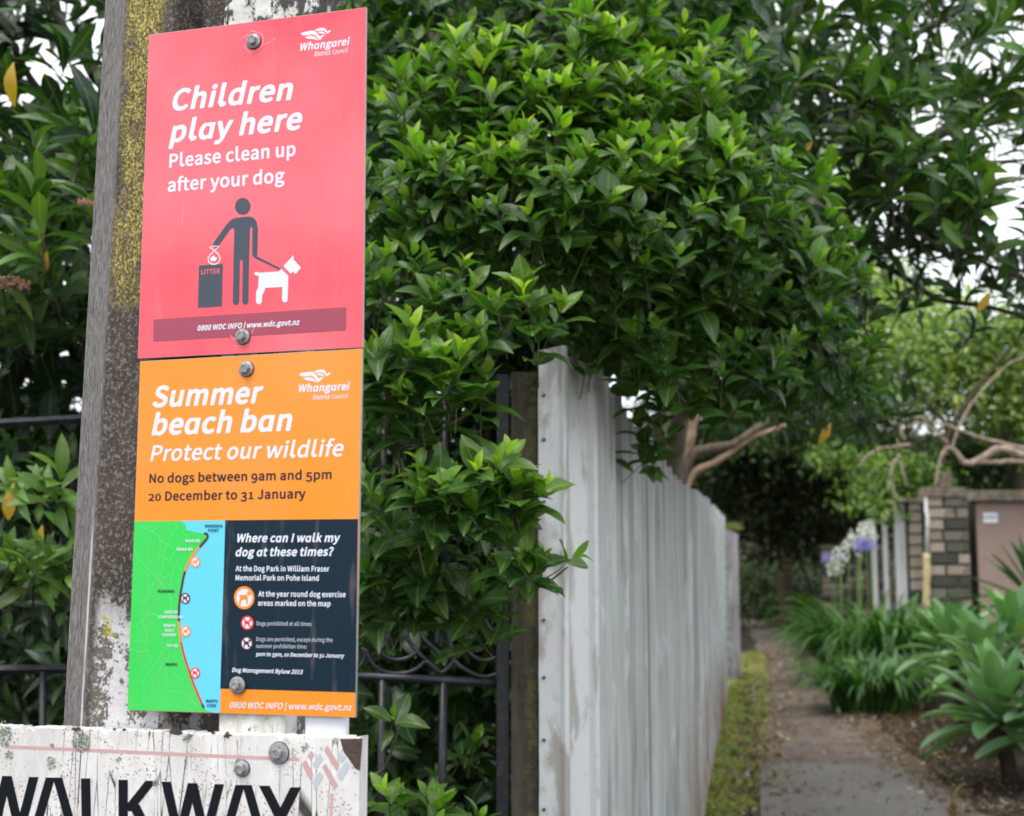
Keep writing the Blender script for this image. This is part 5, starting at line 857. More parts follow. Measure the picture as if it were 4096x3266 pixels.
s2 = n.noise(90, 2, .5, cb3.outputs[0]); col = n.mix(n.ramp(s2, .60, .68, 0, .5), col, (.13, .14, .13))
sb = n.t.nodes.new('ShaderNodeAttribute'); sb.attribute_name = 'lap'; col = n.mix(n.ramp(sb.outputs['Fac'], .5, 1, 0, .8), col, (.07, .075, .07))
rust = n.math('MULTIPLY', n.ramp(z, .95, .25), n.ramp(n.noise(4, 6, .7, n.coord((2, 2, .25))), .40, .56)); rust = n.math('MULTIPLY', rust, n.ramp(yy, 6.6, 8.2)); rust = n.math('MULTIPLY', rust, n.ramp(yy, 14, 12))
col = n.mix(rust, col, (.24, .11, .05)); n.bump(n.math('ADD', st, n.math('MULTIPLY', a, 2)), .004, .5)
M_iron = n.done(col, n.ramp(st, .3, .7, .42, .6), .5, .25)
n = NT('weathered_flashing'); a = n.noise(3, 6, .6, n.coord((1.5, 1.5, .5)), .6); b = n.noise(26, 5)
col = n.mix(n.ramp(a, .44, .50), (.42, .405, .37), (.68, .70, .70)); col = n.mix(n.ramp(b, .55, .75, 0, .3), col, (.25, .24, .22)); n.bump(a, .003); M_flash = n.done(col, .5, .5, .15)
fence = thing('iron_sheet_fence', 'long silver ribbed sheet-iron fence running along the left side of the path', 'fence', (FP[0].x, FP[0].y, ground_base(4.3)))
PROF = [(0, 0), (.026, 0), (.034, .023), (.052, .023), (.060, 0), (.095, .001), (.103, .007), (.111, 0), (.150, .001), (.158, .007), (.166, 0), (.19, 0)]
s = 0; k = 0
while s < FLEN-.05:
    w = .76 if k else .40; e = min(s+w+.03, FLEN); mb = MB(); ss = []
    q = s
    if k == 0: ss = [(0, 0), (.02, 0), (.03, .012), (.05, .012), (.06, 0), (.30, .002), (.31, .02), (.33, .02), (.34, 0)]; q = 9
    while q < e:
        for u, h in PROF[:-1]:
            if q+u < e: ss.append((q+u, h))
        q += .19
    ss.append((e, 0)); lift = .002+.006*(k % 2); jz = R.uniform(-.02, .03) if k not in (0,) else .0
    sul = []; za, zb = ftop(fpt(s)[0])+jz, ftop(fpt(e-.001)[0])+jz
    lean = R.uniform(-.01, .01)
    for si, h in ss:
        p, t = fpt(min(si, FLEN-.0001)); nx, ny = t.y, -t.x; o = h+lift
        ztop = za+(zb-za)*(si-s)/(e-s)+R.uniform(-.002, .002); zb0 = gz(p.x+.05, p.y)-.03
        for r in range(5):
            zz = lerp(zb0, ztop, r/4); mb.v.append((p.x+nx*o+t.x*lean*r/4, p.y+ny*o+t.y*lean*r/4, zz)); sul.append((si, 1.0 if si == ss[0][0] or si == ss[-1][0] else (.45 if h < .001 else 0)))
    for i in range(len(ss)-1):
        for r in range(4): a = i*5+r; mb.f.append((a, a+5, a+6, a+1))
    o = mb.build('sheet', M_iron, fence) if k else mb.build('sheet', M_flash, fence); o.data.attributes.new('su', 'FLOAT', 'POINT').data.foreach_set('value', [q_[0] for q_ in sul]); o.data.attributes.new('lap', 'FLOAT', 'POINT').data.foreach_set('value', [q_[1] for q_ in sul]); m = o.modifiers.new('gauge', 'SOLIDIFY'); m.thickness = .0012; m.offset = -1
    s += w; k += 1
# corner flashing facing the camera, nailed to the timber post
c0 = P(2152, 1405, 4.235); c1 = P(2270, 1380, 4.30); mb = MB()
zs = frange(-.1, 1, 30); L0 = []; 
for i, t in enumerate(zs):
    zt0 = lerp(-.1, c0.z, max(0, i/29)); zt1 = lerp(-.1, c1.z-.015, i/29); jx = R.uniform(-.0012, .0012)
    mb.v += [(c0.x+jx, 4.26, zt0), (c0.x+jx, 4.232, zt0), (c1.x-.03, 4.238, zt1), (c1.x-.018, 4.222, zt1), (c1.x-.006, 4.24, zt1), (c1.x, 4.27, zt1)]
for i in range(29):
    for k in range(5): a = i*6+k; mb.f.append((a, a+1, a+7, a+6))
o = mb.build('corner_flashing', M_flash, fence); m = o.modifiers.new('gauge', 'SOLIDIFY'); m.thickness = .001; m.offset = -1
M_nail = plain('dull_nail', (.10, .11, .13), .55, metal=.5)
for py in (1582, 1760, 2008, 2235, 2482, 2712, 2962, 3240):
    p = P(2176, py, 4.228); mb = MB(); mb.tube([p+Vector((0, .004, 0)), p+Vector((0, -.004, 0))], .0058, 10); mb.build('nail', M_nail, fence)
# second low piece beyond the long run
ft = thing('end_post', 'grey post with mossy top at the far end of the iron-sheet fence', 'post', (2.5, 15.3, gz(2.5, 15.3)))
n = NT('grey_post_wood'); a = n.noise(12, 6, .7, n.coord((1, 1, .2))); M_gpost = n.done(n.mix(n.ramp(a, .35, .65), (.16, .15, .155), (.40, .385, .40)), .8, .3)
mb = MB(); pA = P(2896, 2115, 15.3); pB = P(2938, 2140, 15.6); mb.hexa([(pA.x, 15.3, 0), (pB.x, 15.35, 0), (pB.x, 15.6, 0), (pA.x, 15.55, 0), (pA.x, 15.3, pA.z), (pB.x, 15.35, pB.z), (pB.x, 15.6, pB.z), (pA.x, 15.55, pA.z)]); mb.build('shaft', M_gpost, ft, bevel=.006)
for i in range(14):
    z_ = lerp(.4, pA.z-.1, i/13); mb = MB(); mb.box(pA.x+.005, 15.285, z_, pA.x+.03, 15.302, z_+.022); mb.build('bolt_head', M_nail, ft)
mb = MB(); cz_ = pA.z
for i in range(260):
    x_ = R.uniform(pA.x-.02, pB.x+.05); y_ = R.uniform(15.28, 15.65); h_ = R.uniform(.03, .11); d_ = Vector((R.uniform(-.04, .04), R.uniform(-.04, .04), h_)); b_ = Vector((x_, y_, cz_-.01)); mb.poly([b_-Vector((.006, 0, 0)), b_+Vector((.006, 0, 0)), b_+d_])
M_moss = plain('moss', (.13, .15, .03), .9, var=.4); o = mb.build('moss', M_moss, ft); o['kind'] = 'stuff'

# ---------------- timber gate post
n = NT('mossy_timber'); a = n.noise(8, 6, .65, n.coord((2, 2, .25))); b = n.noise(30, 6, .75)
col = n.mix(n.ramp(a, .35, .65), (.028, .025, .020), (.095, .085, .068)); x = n.xyz()
edge = n.ramp(x[0], .03, .062); ms = n.math('MULTIPLY', n.ramp(b, .45, .62), n.math('ADD', n.math('MULTIPLY', edge, .8), .12)); col = n.mix(ms, col, (.15, .15, .05))
col = n.mix(n.ramp(x[2], 1.25, .1, 0, .35), col, (.14, .14, .13)); n.bump(a, .004); M_mtim = n.done(col, .9, .2)
gp = thing('timber_gate_post', 'dark mossy square timber post between the iron gate and the iron-sheet fence', 'post', ((P(2092, 2000, 4.3)).x, 4.3, gz(0, 4.3)))
a0, a1 = P(2045, 1488, 4.28), P(2152, 1488, 4.28)
mb = MB(); mb.box(a0.x, 4.28, -.12, a1.x, 4.38, a0.z); mb.build('shaft', M_mtim, gp, bevel=.004)

# ================================================================ BLACK IRON GATE AND FENCE
n = NT('black_iron'); a = n.noise(40, 5); M_black = n.done(n.mix(n.ramp(a, .5, .75, 0, .7), (.012, .013, .018), (.06, .062, .07)), .42, .5)
GD = 4.32
gate = thing('iron_gate', 'black wrought-iron gate with curling scrollwork, half hidden by the leafy bush', 'gate', (P(1900, 3000, GD).x, GD, gz(0, GD)))
def gpx(x, y, D=GD): return P(1400+x/1.613, 2200+y/1.613, D)
def bar_px(pts, r, name, parent, D=GD, n=8, sq=False):
    mb = MB(); mb.tube([P(x, y, D) for x, y in pts], r, 4 if sq else n); return mb.build(name, M_black, parent, not sq)
p0 = P(2013, 1500, GD); mb = MB(); mb.box(p0.x-.021, GD-.02, -.02, p0.x+.021, GD+.02, p0.z); mb.build('stile', M_black, gate, bevel=.003)
p1 = P(1240, 1500, GD); mb = MB(); mb.box(p1.x-.021, GD-.02, -.02, p1.x+.021, GD+.02, p1.z); mb.build('stile', M_black, gate, bevel=.003)
bar_px([(1240, 2695), (1990, 2733)], .0150, 'rail', gate); bar_px([(1240, 1530), (1990, 1540)], .0150, 'rail', gate); bar_px([(1240, 3500), (1990, 3560)], .0150, 'rail', gate)
for x in (1300, 1524, 1768): bar_px([(x+6, 2720), (x-4, 3560)], .0135, 'upright', gate)
for x in (1300, 1530, 1775): bar_px([(x+6, 1540), (x+2, 2330)], .0100, 'upright', gate)
SC = [[(190, 640), (230, 690), (300, 712), (380, 695), (440, 655)], [(100, 640), (125, 705), (170, 760), (250, 795), (350, 797), (430, 770), (490, 715)], [(490, 715), (420, 640), (370, 560), (385, 510), (430, 485)],
      [(370, 400), (430, 440), (455, 500), (465, 560), (510, 610), (560, 655), (590, 695), (625, 690), (650, 640), (636, 560), (630, 495)], [(490, 715), (560, 778), (595, 792), (640, 760), (672, 718)], [(672, 718), (720, 760), (800, 803), (880, 820), (955, 800)],
      [(650, 610), (665, 670), (672, 718)], [(570, 415), (650, 470), (700, 540), (730, 600), (790, 685), (870, 715), (955, 695)], [(745, 620), (795, 580), (805, 530), (765, 470), (700, 430)], [(560, 610), (565, 520), (540, 450)], [(60, 760), (95, 700), (80, 630)], [(60, 470), (130, 520), (165, 590), (200, 640), (240, 580), (225, 510), (180, 480)],
      [(-260, 640), (-180, 760), (-60, 800), (60, 760)], [(860, 400), (900, 380), (950, 395)], [(955, 560), (900, 500), (860, 440), (800, 410), (740, 440)], [(430, 485), (520, 400), (640, 380), (740, 440)]]
for c_ in SC:
    pts = smooth_path([gpx(x, y) for x, y in c_], 4); mb = MB(); mb.tube(pts, .0078, 7); mb.build('scroll', M_black, gate, True)
lf = thing('iron_fence', 'black iron railing behind the concrete pole at far left', 'fence', (P(100, 2800, 4.5).x, 4.5, gz(-1, 4.5)))
bar_px([(-900, 1712), (0, 1695), (330, 1676), (700, 1668)], .016, 'rail', lf, 4.5, sq=True); bar_px([(-900, 2690), (700, 2672)], .016, 'rail', lf, 4.5, sq=True)
for x in (-730, -430, -130, 172, 470): bar_px([(x, 2685), (x-3, 3650)], .0125, 'upright', lf, 4.5)

# ================================================================ FOLIAGE
M_bush = leafmat('bush_leaf', .34, .27, vein=.45); M_long = leafmat('long_leaf', .28, .34, vein=.35); M_far = leafmat('far_leaf', .38, .5, vein=0)
M_strap = leafmat('strap_leaf', .22, .34, vein=.15); M_agave = leafmat('agave_leaf', .15, .42, vein=0)
T_bush = [leaf_template(8, 2, .54, .28, .12, .35, .03, broad=.46), leaf_template(8, 2, .50, .42, .26, .45, -.04, broad=.47), leaf_template(8, 2, .58, .15, .05, .3, 0, broad=.48), leaf_template(8, 2, .50, .45, .38, .4, .05, 1, broad=.45), leaf_template(8, 2, .46, .3, -.08, .4, -.02, 1.5, broad=.5)]
T_bush1 = [leaf_template(6, 1, .54, .28, .12, .35, broad=.46), leaf_template(6, 1, .50, .45, .30, .45, broad=.47), leaf_template(6, 1, .48, .3, -.05, .4, .04, broad=.5)]
T_long = [leaf_template(7, 1, .31, .3, .18, .7, .05, broad=.55), leaf_template(7, 1, .28, .45, .38, .7, -.05, broad=.58), leaf_template(7, 1, .33, .2, .1, .6, 0, broad=.6)]
T_far = [leaf_template(3, 1, .5, .3, .2, .8), leaf_template(3, 1, .42, .4, .3, .8)]
T_strap = [leaf_template(12, 1, .055, .5, .0, .6, broad=.4)]
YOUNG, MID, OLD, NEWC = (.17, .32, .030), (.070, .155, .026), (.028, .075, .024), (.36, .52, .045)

def branch(pts, r0, r1, mat, parent, name='branch', n=8, jit=0):
    q = smooth_path(pts, 5, jit); mb = MB(); mb.tube(q, taper(len(q), r0, r1), n); return mb.build(name, mat, parent, True)
n = NT('grey_bark'); a = n.noise(20, 7, .7, n.coord((1, 1, .3))); M_bark = (n.bump(a, .01), n.done(n.mix(n.ramp(a, .3, .7), (.07, .055, .042), (.20, .165, .125)), .9, .2))[1]
n = NT('tan_bark'); a = n.noise(14, 6, .7); M_tan = (n.bump(a, .006), n.done(n.mix(n.ramp(a, .35, .65), (.26, .15, .09), (.44, .33, .24)), .85, .2))[1]
n = NT('dark_bark'); a = n.noise(18, 6, .7); M_dbark = n.done(n.mix(n.ramp(a, .3, .7), (.035, .026, .02), (.095, .07, .05)), .9, .2)
M_twig = plain('green_twig', (.10, .10, .04), .7, var=.3, scale=30)
def twigs(parent, stems, r=.0022, mat=None, name='twigs'):
    mb = MB()
    for a, b in stems:
        m_ = (Vector(a)+Vector(b))/2+rvec()*.006; mb.tube([a, m_, b], [r*.6, r*.85, r], 4, False)
    o = mb.build(name, mat or M_twig, parent, True); o['kind'] = 'stuff'; return o
def vis(l):           # how large a leaf shows in the picture (0 if off frame or behind the signs)
    x, y, z_ = l[0]
    if y < .5: return 0
    d = Vector((x, y, z_-CAMZ)); dep = d.y*CP+d.z*SP; px = CX+F*d.x/dep; py = CY-F*(d.z*CP-d.y*SP)/dep
    if px < -40 or px > 4140 or py < -40 or py > 3300: return 0
    if 530 < px < 1440 and 50 < py < 2860: return 0
    if 300 < px < 560: return 0
    if px < 1480 and py > 2900: return 0
    return l[3]/dep*F

# ---------------- the bush
bush = thing('leafy_bush', 'dense glossy green bush with lime new shoots, spilling over the gate and iron-sheet fence', 'bush', (.1, 4.9, gz(0, 4.9)))
stems = []; leaves = []
# clump centres in space: photo position, depth, size (m) sideways/up/deep, number of shoots
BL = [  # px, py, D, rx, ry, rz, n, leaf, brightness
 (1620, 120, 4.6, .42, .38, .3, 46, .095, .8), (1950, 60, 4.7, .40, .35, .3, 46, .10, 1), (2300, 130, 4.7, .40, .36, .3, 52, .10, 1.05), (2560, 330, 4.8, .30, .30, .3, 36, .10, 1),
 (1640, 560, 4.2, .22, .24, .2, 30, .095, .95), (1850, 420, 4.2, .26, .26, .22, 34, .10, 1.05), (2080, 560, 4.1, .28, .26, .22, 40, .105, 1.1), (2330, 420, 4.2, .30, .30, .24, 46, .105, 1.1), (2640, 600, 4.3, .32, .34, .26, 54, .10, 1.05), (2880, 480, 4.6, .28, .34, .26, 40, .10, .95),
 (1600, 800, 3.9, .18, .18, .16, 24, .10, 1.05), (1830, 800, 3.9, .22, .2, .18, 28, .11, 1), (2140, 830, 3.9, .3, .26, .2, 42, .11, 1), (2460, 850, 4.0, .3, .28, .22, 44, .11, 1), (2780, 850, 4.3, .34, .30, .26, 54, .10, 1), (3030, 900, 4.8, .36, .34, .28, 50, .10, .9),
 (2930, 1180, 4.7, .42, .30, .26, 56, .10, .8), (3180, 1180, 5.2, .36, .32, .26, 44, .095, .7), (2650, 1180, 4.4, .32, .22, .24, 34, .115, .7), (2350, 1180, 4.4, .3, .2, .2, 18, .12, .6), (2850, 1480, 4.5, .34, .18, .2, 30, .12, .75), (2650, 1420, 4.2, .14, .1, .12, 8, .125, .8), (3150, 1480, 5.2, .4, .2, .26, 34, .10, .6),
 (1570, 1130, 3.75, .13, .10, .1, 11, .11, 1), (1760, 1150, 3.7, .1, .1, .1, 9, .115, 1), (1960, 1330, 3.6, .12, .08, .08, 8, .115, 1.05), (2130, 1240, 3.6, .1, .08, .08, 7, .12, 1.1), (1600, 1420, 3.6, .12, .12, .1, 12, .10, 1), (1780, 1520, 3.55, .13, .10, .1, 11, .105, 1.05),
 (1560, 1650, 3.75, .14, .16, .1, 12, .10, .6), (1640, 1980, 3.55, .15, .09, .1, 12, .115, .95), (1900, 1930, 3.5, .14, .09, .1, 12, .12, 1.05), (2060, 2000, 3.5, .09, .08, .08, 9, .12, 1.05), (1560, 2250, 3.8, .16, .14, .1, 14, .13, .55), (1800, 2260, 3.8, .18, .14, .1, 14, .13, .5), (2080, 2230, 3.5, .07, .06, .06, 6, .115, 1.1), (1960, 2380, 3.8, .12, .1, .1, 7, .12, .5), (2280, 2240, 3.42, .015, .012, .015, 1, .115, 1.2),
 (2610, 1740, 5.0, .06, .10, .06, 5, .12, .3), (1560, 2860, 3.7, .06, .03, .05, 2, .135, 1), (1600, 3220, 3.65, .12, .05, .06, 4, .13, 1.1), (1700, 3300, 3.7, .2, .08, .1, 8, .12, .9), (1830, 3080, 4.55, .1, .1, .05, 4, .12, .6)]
for px, py, D, rx, ry, rz, nn, ll, br in BL:
    c = P(px, py, D)
    for i in range(max(1, int(nn*.84))):
        v = rvec(); 
        if v.y > .35: v.y = -v.y
        r_ = R.uniform(.72, 1.05); tip = c+Vector((v.x*rx, v.y*rz, v.z*ry))*r_
        ax = (Vector((v.x*.55, v.y*.55-.25, v.z*.35+.95))+rvec()*.28)
        if nn == 1: tip = c; ax = Vector((.75, -.25, .45))
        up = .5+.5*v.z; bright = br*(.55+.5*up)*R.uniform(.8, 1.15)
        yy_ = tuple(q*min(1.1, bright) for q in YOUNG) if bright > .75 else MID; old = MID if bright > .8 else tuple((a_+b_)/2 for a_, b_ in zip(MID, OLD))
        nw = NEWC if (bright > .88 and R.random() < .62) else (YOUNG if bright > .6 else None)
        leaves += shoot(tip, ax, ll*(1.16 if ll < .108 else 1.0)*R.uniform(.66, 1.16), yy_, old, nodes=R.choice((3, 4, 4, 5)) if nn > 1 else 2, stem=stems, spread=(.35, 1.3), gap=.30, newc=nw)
# inner mass of older leaves that closes the bush
inner = []
IN = [((1350, -200), (3000, -200), (3200, 700), (3400, 1250), (3300, 1560), (2700, 1560), (2150, 1380), (1400, 1400), (1, 1)), ((1350, 1350), (2300, 1350), (2100, 2400), (2050, 3300), (1350, 3300))]
reg = [IN[0][:-1], IN[1]]
reg.append([(1300, -300), (2700, -300), (2600, 1500), (1300, 1600)])
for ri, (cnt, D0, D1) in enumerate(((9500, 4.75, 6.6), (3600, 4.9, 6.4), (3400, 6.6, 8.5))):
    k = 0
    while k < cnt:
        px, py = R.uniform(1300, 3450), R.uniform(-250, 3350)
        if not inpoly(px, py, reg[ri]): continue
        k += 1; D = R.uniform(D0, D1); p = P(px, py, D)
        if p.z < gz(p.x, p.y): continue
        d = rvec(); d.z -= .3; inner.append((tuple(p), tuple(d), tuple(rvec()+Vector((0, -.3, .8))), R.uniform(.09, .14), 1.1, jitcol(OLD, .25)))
front = sorted(leaves, key=vis, reverse=True); top = [l for l in front[:420] if vis(l) > 0][:296]
ids = set(id(l) for l in top)
for l in top: single_leaf(l, 'bush', T_bush, M_bush, bush)
rest = [l for l in leaves if id(l) not in ids]
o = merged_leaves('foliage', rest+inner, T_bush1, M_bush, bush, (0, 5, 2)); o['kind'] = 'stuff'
twigs(bush, stems)
for a_, b_ in (((1600, 1900), (1560, 1400)), ((1700, 2300), (1570, 1600)), ((1900, 1960), (1740, 2300)), ((2270, 2270), (2020, 2300)), ((2060, 2060), (1900, 2330)), ((1575, 1900), (1580, 1430)), ((1760, 1600), (1600, 1800)), ((2000, 1400), (1800, 1700)), ((1600, 2900), (1480, 3100))):
    A, B = P(*a_, 3.56), P(*b_, 3.95); branch([A, (A+B)/2+Vector((0, .03, -.05)), B], .0022, .005, M_twig, bush, 'branch', 6)
for sx, sy, tx, ty in ((1700, 3300, 1650, 300), (1850, 3300, 2080, 500), (1800, 3300, 2150, 900)):
    A, B = P(sx, sy, 5.4), P(tx, ty, 4.9); branch([A, (A*.6+B*.4)+Vector((R.uniform(-.1, .1), .1, 0)), B], .03, .008, M_dbark, bush)
YEL = (.55, .33, .02)
for px, py, D in ((2246, 1175, 4.35), (2470, 1215, 4.4), (2640, 1400, 4.3), (1975, 1790, 4.4), (2100, 1820, 4.4)):
    single_leaf((tuple(P(px, py, D)), (.1, -.1, -1), (0, -1, .1), .075, 1, YEL), 'y', T_bush, M_bush, bush, 'yellow_leaf')
# ---------------- trees with long leaves
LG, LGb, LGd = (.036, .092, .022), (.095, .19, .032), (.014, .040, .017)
def whorl(tip, ax, s, c0, c1, cnt, stem=None, spr=(.5, 1.35)):
    ax = ax.normalized(); a = ax.cross(Vector((0, 0, 1)) if abs(ax.z) < .95 else Vector((1, 0, 0))).normalized(); b = ax.cross(a); out = []
    for k in range(cnt):
        w = k*2.4+R.uniform(-.3, .3); t = k/max(1, cnt-1); e = spr[0]+(spr[1]-spr[0])*t+R.uniform(-.15, .15)
        d = ax*math.cos(e)+(a*math.cos(w)+b*math.sin(w))*math.sin(e); n_ = ax-d*ax.dot(d)
        out.append((tuple(tip-ax*s*.35*t), tuple(d), tuple(n_.normalized()+rvec()*.2), s*R.uniform(.75, 1.1), R.uniform(.85, 1.15), jitcol(c0 if R.random() < .5 else c1, .2)))
    if stem is not None: stem.append((tip, tip-ax*s*.9-Vector((0, 0, .03))))
    return out
def regionfill(poly, n_, D0, D1, make, holes=(), bb=None):
    xs = [p[0] for p in poly]; ys = [p[1] for p in poly]; k = 0; out = []
    while k < n_:
        px, py = R.uniform(min(xs), max(xs)), R.uniform(min(ys), max(ys))
        if not inpoly(px, py, poly): continue
        if any(((px-h[0])/h[2])**2+((py-h[1])/h[3])**2 < 1 and R.random() < h[4] for h in holes): k += .2; continue
        k += 1; out += make(P(px, py, R.uniform(D0, D1)), px, py)
    return out

# left background tree
lt = thing('long_leaved_tree', 'blurred long-leaved green tree behind the left edge of the concrete pole', 'tree', (-2.3, 6.6, gz(-2.3, 6.6)))
st = []
def mk(s, cA, cB, stem, cnt=(6, 9)):
    def f_(p, px, py):
        return whorl(p, Vector((R.uniform(-.6, .6), R.uniform(-.9, .2), R.uniform(.2, 1))), s*R.uniform(.8, 1.15), cA, cB, R.randint(*cnt), stem)
    return f_
LT = regionfill([(-700, -300), (520, -300), (520, 560), (450, 700), (-700, 700)], 105, 4.6, 6.4, mk(.22, LGd, LG, st), [(260, 220, 180, 200, .55), (20, 600, 120, 80, .5)])
LT += regionfill([(-700, 560), (460, 500), (420, 1300), (-700, 1400)], 62, 4.5, 5.6, mk(.23, LG, LGb, st))
LT += regionfill([(-700, 1250), (420, 1200), (350, 3000), (-700, 3000)], 100, 4.8, 6.0, mk(.17, LGd, LG, st))
LT += regionfill([(60, 1950), (330, 1850), (320, 2350), (-60, 2350)], 13, 4.3, 4.5, mk(.15, LGb, (.13, .25, .04), st))
LT += regionfill([(-100, 2250), (120, 2150), (140, 2500), (-100, 2500)], 5, 4.3, 4.6, mk(.17, LG, LGb, st))
LT += regionfill([(-200, 700), (200, 700), (240, 1100), (-200, 1100)], 12, 4.3, 4.6, mk(.19, LG, LGb, st))
LT = [l for l in LT if l[0][2] > gz(l[0][0], l[0][1])+.02]
fr = sorted(LT, key=vis, reverse=True)[:280]; ids = set(id(l) for l in fr)
for l in fr: single_leaf(l, 'long', T_long, M_long, lt)
mass = []
k = 0
while k < 12000:
    px, py = R.uniform(-900, 1500), R.uniform(-300, 3200); D = R.uniform(5.8, 9.5)
    if py < 620 and (R.random() < (.93 if ((px-260)/230)**2+((py-230)/240)**2 < 1 or ((px-20)/110)**2+((py-600)/80)**2 < 1 else .15) if px < 620 else R.random() < .3): k += 1; continue
    k += 1; p = P(px, py, D)
    if p.z < gz(p.x, p.y): continue
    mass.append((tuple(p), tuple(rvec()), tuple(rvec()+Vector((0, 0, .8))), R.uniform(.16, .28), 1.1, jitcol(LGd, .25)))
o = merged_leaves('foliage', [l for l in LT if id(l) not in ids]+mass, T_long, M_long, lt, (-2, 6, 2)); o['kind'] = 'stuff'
twigs(lt, st, .004, M_dbark)
branch([P(380, 300, 6), P(300, 180, 6), P(140, 130, 6.2), P(60, 150, 6.4)], .035, .022, M_bark, lt)
branch([P(300, 180, 6), P(230, 60, 6), P(200, -200, 6)], .03, .02, M_bark, lt)
branch([P(420, 460, 6.1), P(180, 380, 6.2), P(60, 200, 6.2), P(0, 60, 6.3)], .024, .012, M_dbark, lt)
branch([Vector((-2.3, 6.6, -.2)), P(-100, 2200, 6.6), P(150, 1200, 6.5), P(420, 460, 6.2), P(380, 300, 6)], .09, .035, M_dbark, lt, 'trunk', 10)
for px, py, s_ in ((35, 300, .15), (36, 1980, .13), (150, 2150, .09), (170, 1050, .07)):
    single_leaf((tuple(P(px+20, py-50, 4.35)), (-.1, -.1, -1), (0, -1, .1), s_, 1.2, YEL), 'yl', T_long, M_long, lt, 'yellow_leaf')
n = NT('pink_blossom'); M_pinkfl = n.done(n.mix(n.noise(80), (.30, .14, .09), (.55, .32, .24)), .8, .3)
def umbel_head(c, r, mat, parent, name, cnt=60, flat=.25):
    mb = MB()
    for i in range(cnt):
        a = R.uniform(0, 6.28); q = r*R.random()**.5; p = Vector(c)+Vector((q*math.cos(a), q*math.sin(a), R.uniform(-1, 1)*r*flat)); s0 = r*.13
        mb.add([p+Vector((s0, 0, 0)), p+Vector((-s0, 0, 0)), p+Vector((0, s0, 0)), p+Vector((0, -s0, 0)), p+Vector((0, 0, s0)), p+Vector((0, 0, -s0))], [(0, 2, 4), (2, 1, 4), (1, 3, 4), (3, 0, 4), (2, 0, 5), (1, 2, 5), (3, 1, 5), (0, 3, 5)])
    return mb.build(name, mat, parent)
for px, py, r_ in ((55, 1135, .055), (345, 812, .032)): umbel_head(P(px, py, 4.4), r_, M_pinkfl, lt, 'blossom_head')

# right background tree, limbs and long leaves against the sky
rt = thing('spreading_tree', 'large dark spreading tree with long leaves and sky showing through, at upper right', 'tree', (1.15, 9.6, gz(1.15, 9.6)))
st = []
branch([P(2660, 2900, 9.6), P(2680, 2000, 9.5), P(2760, 1500, 9.2), P(2950, 1180, 8.7), P(3190, 950, 8.2), P(3400, 790, 8.0), P(3600, 650, 7.8), P(3850, 480, 7.6), P(4200, 330, 7.4)], .085, .03, M_bark, rt, 'trunk', 10)
for pts, r0, r1, D in (([(2930, 620), (2960, 400), (3110, 230), (3215, 0), (3260, -200)], .022, .016, 6.8), ([(3560, 170), (3700, 120), (3850, 40), (4000, -60)], .022, .014, 7), ([(2950, 620), (3060, 590), (3150, 560), (3230, 480), (3330, 400)], .028, .012, 7.2),
                       ([(3190, 930), (3400, 930), (3560, 940), (3720, 1000), (4000, 1030)], .016, .007, 7.2), ([(3250, 1000), (3500, 1050), (3650, 1130), (3760, 1200), (3960, 1230), (4200, 1300)], .020, .012, 7.0), ([(3900, 1030), (4000, 1080), (4200, 1150)], .012, .01, 6.8),
                       ([(3200, 1430), (3270, 1540), (3350, 1650), (3500, 1665), (3700, 1650)], .014, .006, 6.6), ([(3600, 640), (3620, 400), (3700, 200), (3760, -50)], .018, .01, 7.2), ([(3450, 760), (3200, 760), (3000, 850)], .014, .006, 7.4), ([(3650, 600), (3850, 650), (4100, 640)], .014, .008, 7.2), ([(3150, 560), (3300, 540), (3500, 520), (3700, 560)], .014, .006, 7.3)):
    branch([P(x, y, D+R.uniform(-.1, .1)) for x, y in pts], r0, r1, M_dbark, rt)
for pts, r0, r1 in (([(2560, 900), (2640, 520), (2720, 130), (2870, -150)], .045, .035), ([(2560, 700), (2470, 100), (2440, -150)], .05, .04), ([(2640, 500), (2680, 250), (2620, -100)], .03, .02)):
    branch([P(x, y, 6.1) for x, y in pts], r0, r1, M_tan if r0 > .04 else M_bark, rt, 'branch', 9)
SKYH = [(4010, 760, 130, 240, .97), (3420, 700, 90, 70, .8), (3880, 250, 160, 90, .65), (3380, 880, 110, 70, .6), (3560, 900, 80, 90, .6), (3040, 380, 70, 80, .6), (2900, 120, 90, 90, .6), (3700, 190, 80, 60, .6), (4080, 330, 80, 120, .5), (3480, 1080, 120, 60, .5), (3800, 1150, 60, 50, .5)]
RT = regionfill([(2700, -350), (4500, -350), (4500, 700), (4060, 1000), (3350, 1080), (3000, 700)], 235, 5.8, 8.2, mk(.20, LGd, LG, st), SKYH)
RT += regionfill([(2700, -350), (4500, -350), (4500, 700), (4060, 1000), (3350, 1080), (3000, 700)], 170, 5.6, 8.6, mk(.21, LG, LGb, st), SKYH)
RT += regionfill([(3000, 800), (4300, 900), (4300, 1250), (3900, 1350), (3450, 1300), (3150, 1250)], 85, 6, 8.0, mk(.17, LGd, LG, st), SKYH)
RT += regionfill([(3300, 150), (3900, 250), (3950, 800), (3500, 780)], 60, 5.6, 6.4, mk(.18, LG, LGb, st), SKYH)
RT += regionfill([(3050, 1500), (3650, 1500), (3600, 1700), (3300, 1760), (3050, 1650)], 20, 6, 6.8, mk(.16, LGd, LG, st))
RT += regionfill([(3800, 620), (4000, 700), (3900, 900)], 4, 5.6, 5.8, mk(.2, LG, LGb, st))
RT += regionfill([(2500, -300), (3000, -300), (3050, 700), (2800, 600)], 110, 6, 8, mk(.16, LGd, LG, st), SKYH)
fr = sorted(RT, key=vis, reverse=True)[:280]; ids = set(id(l) for l in fr)
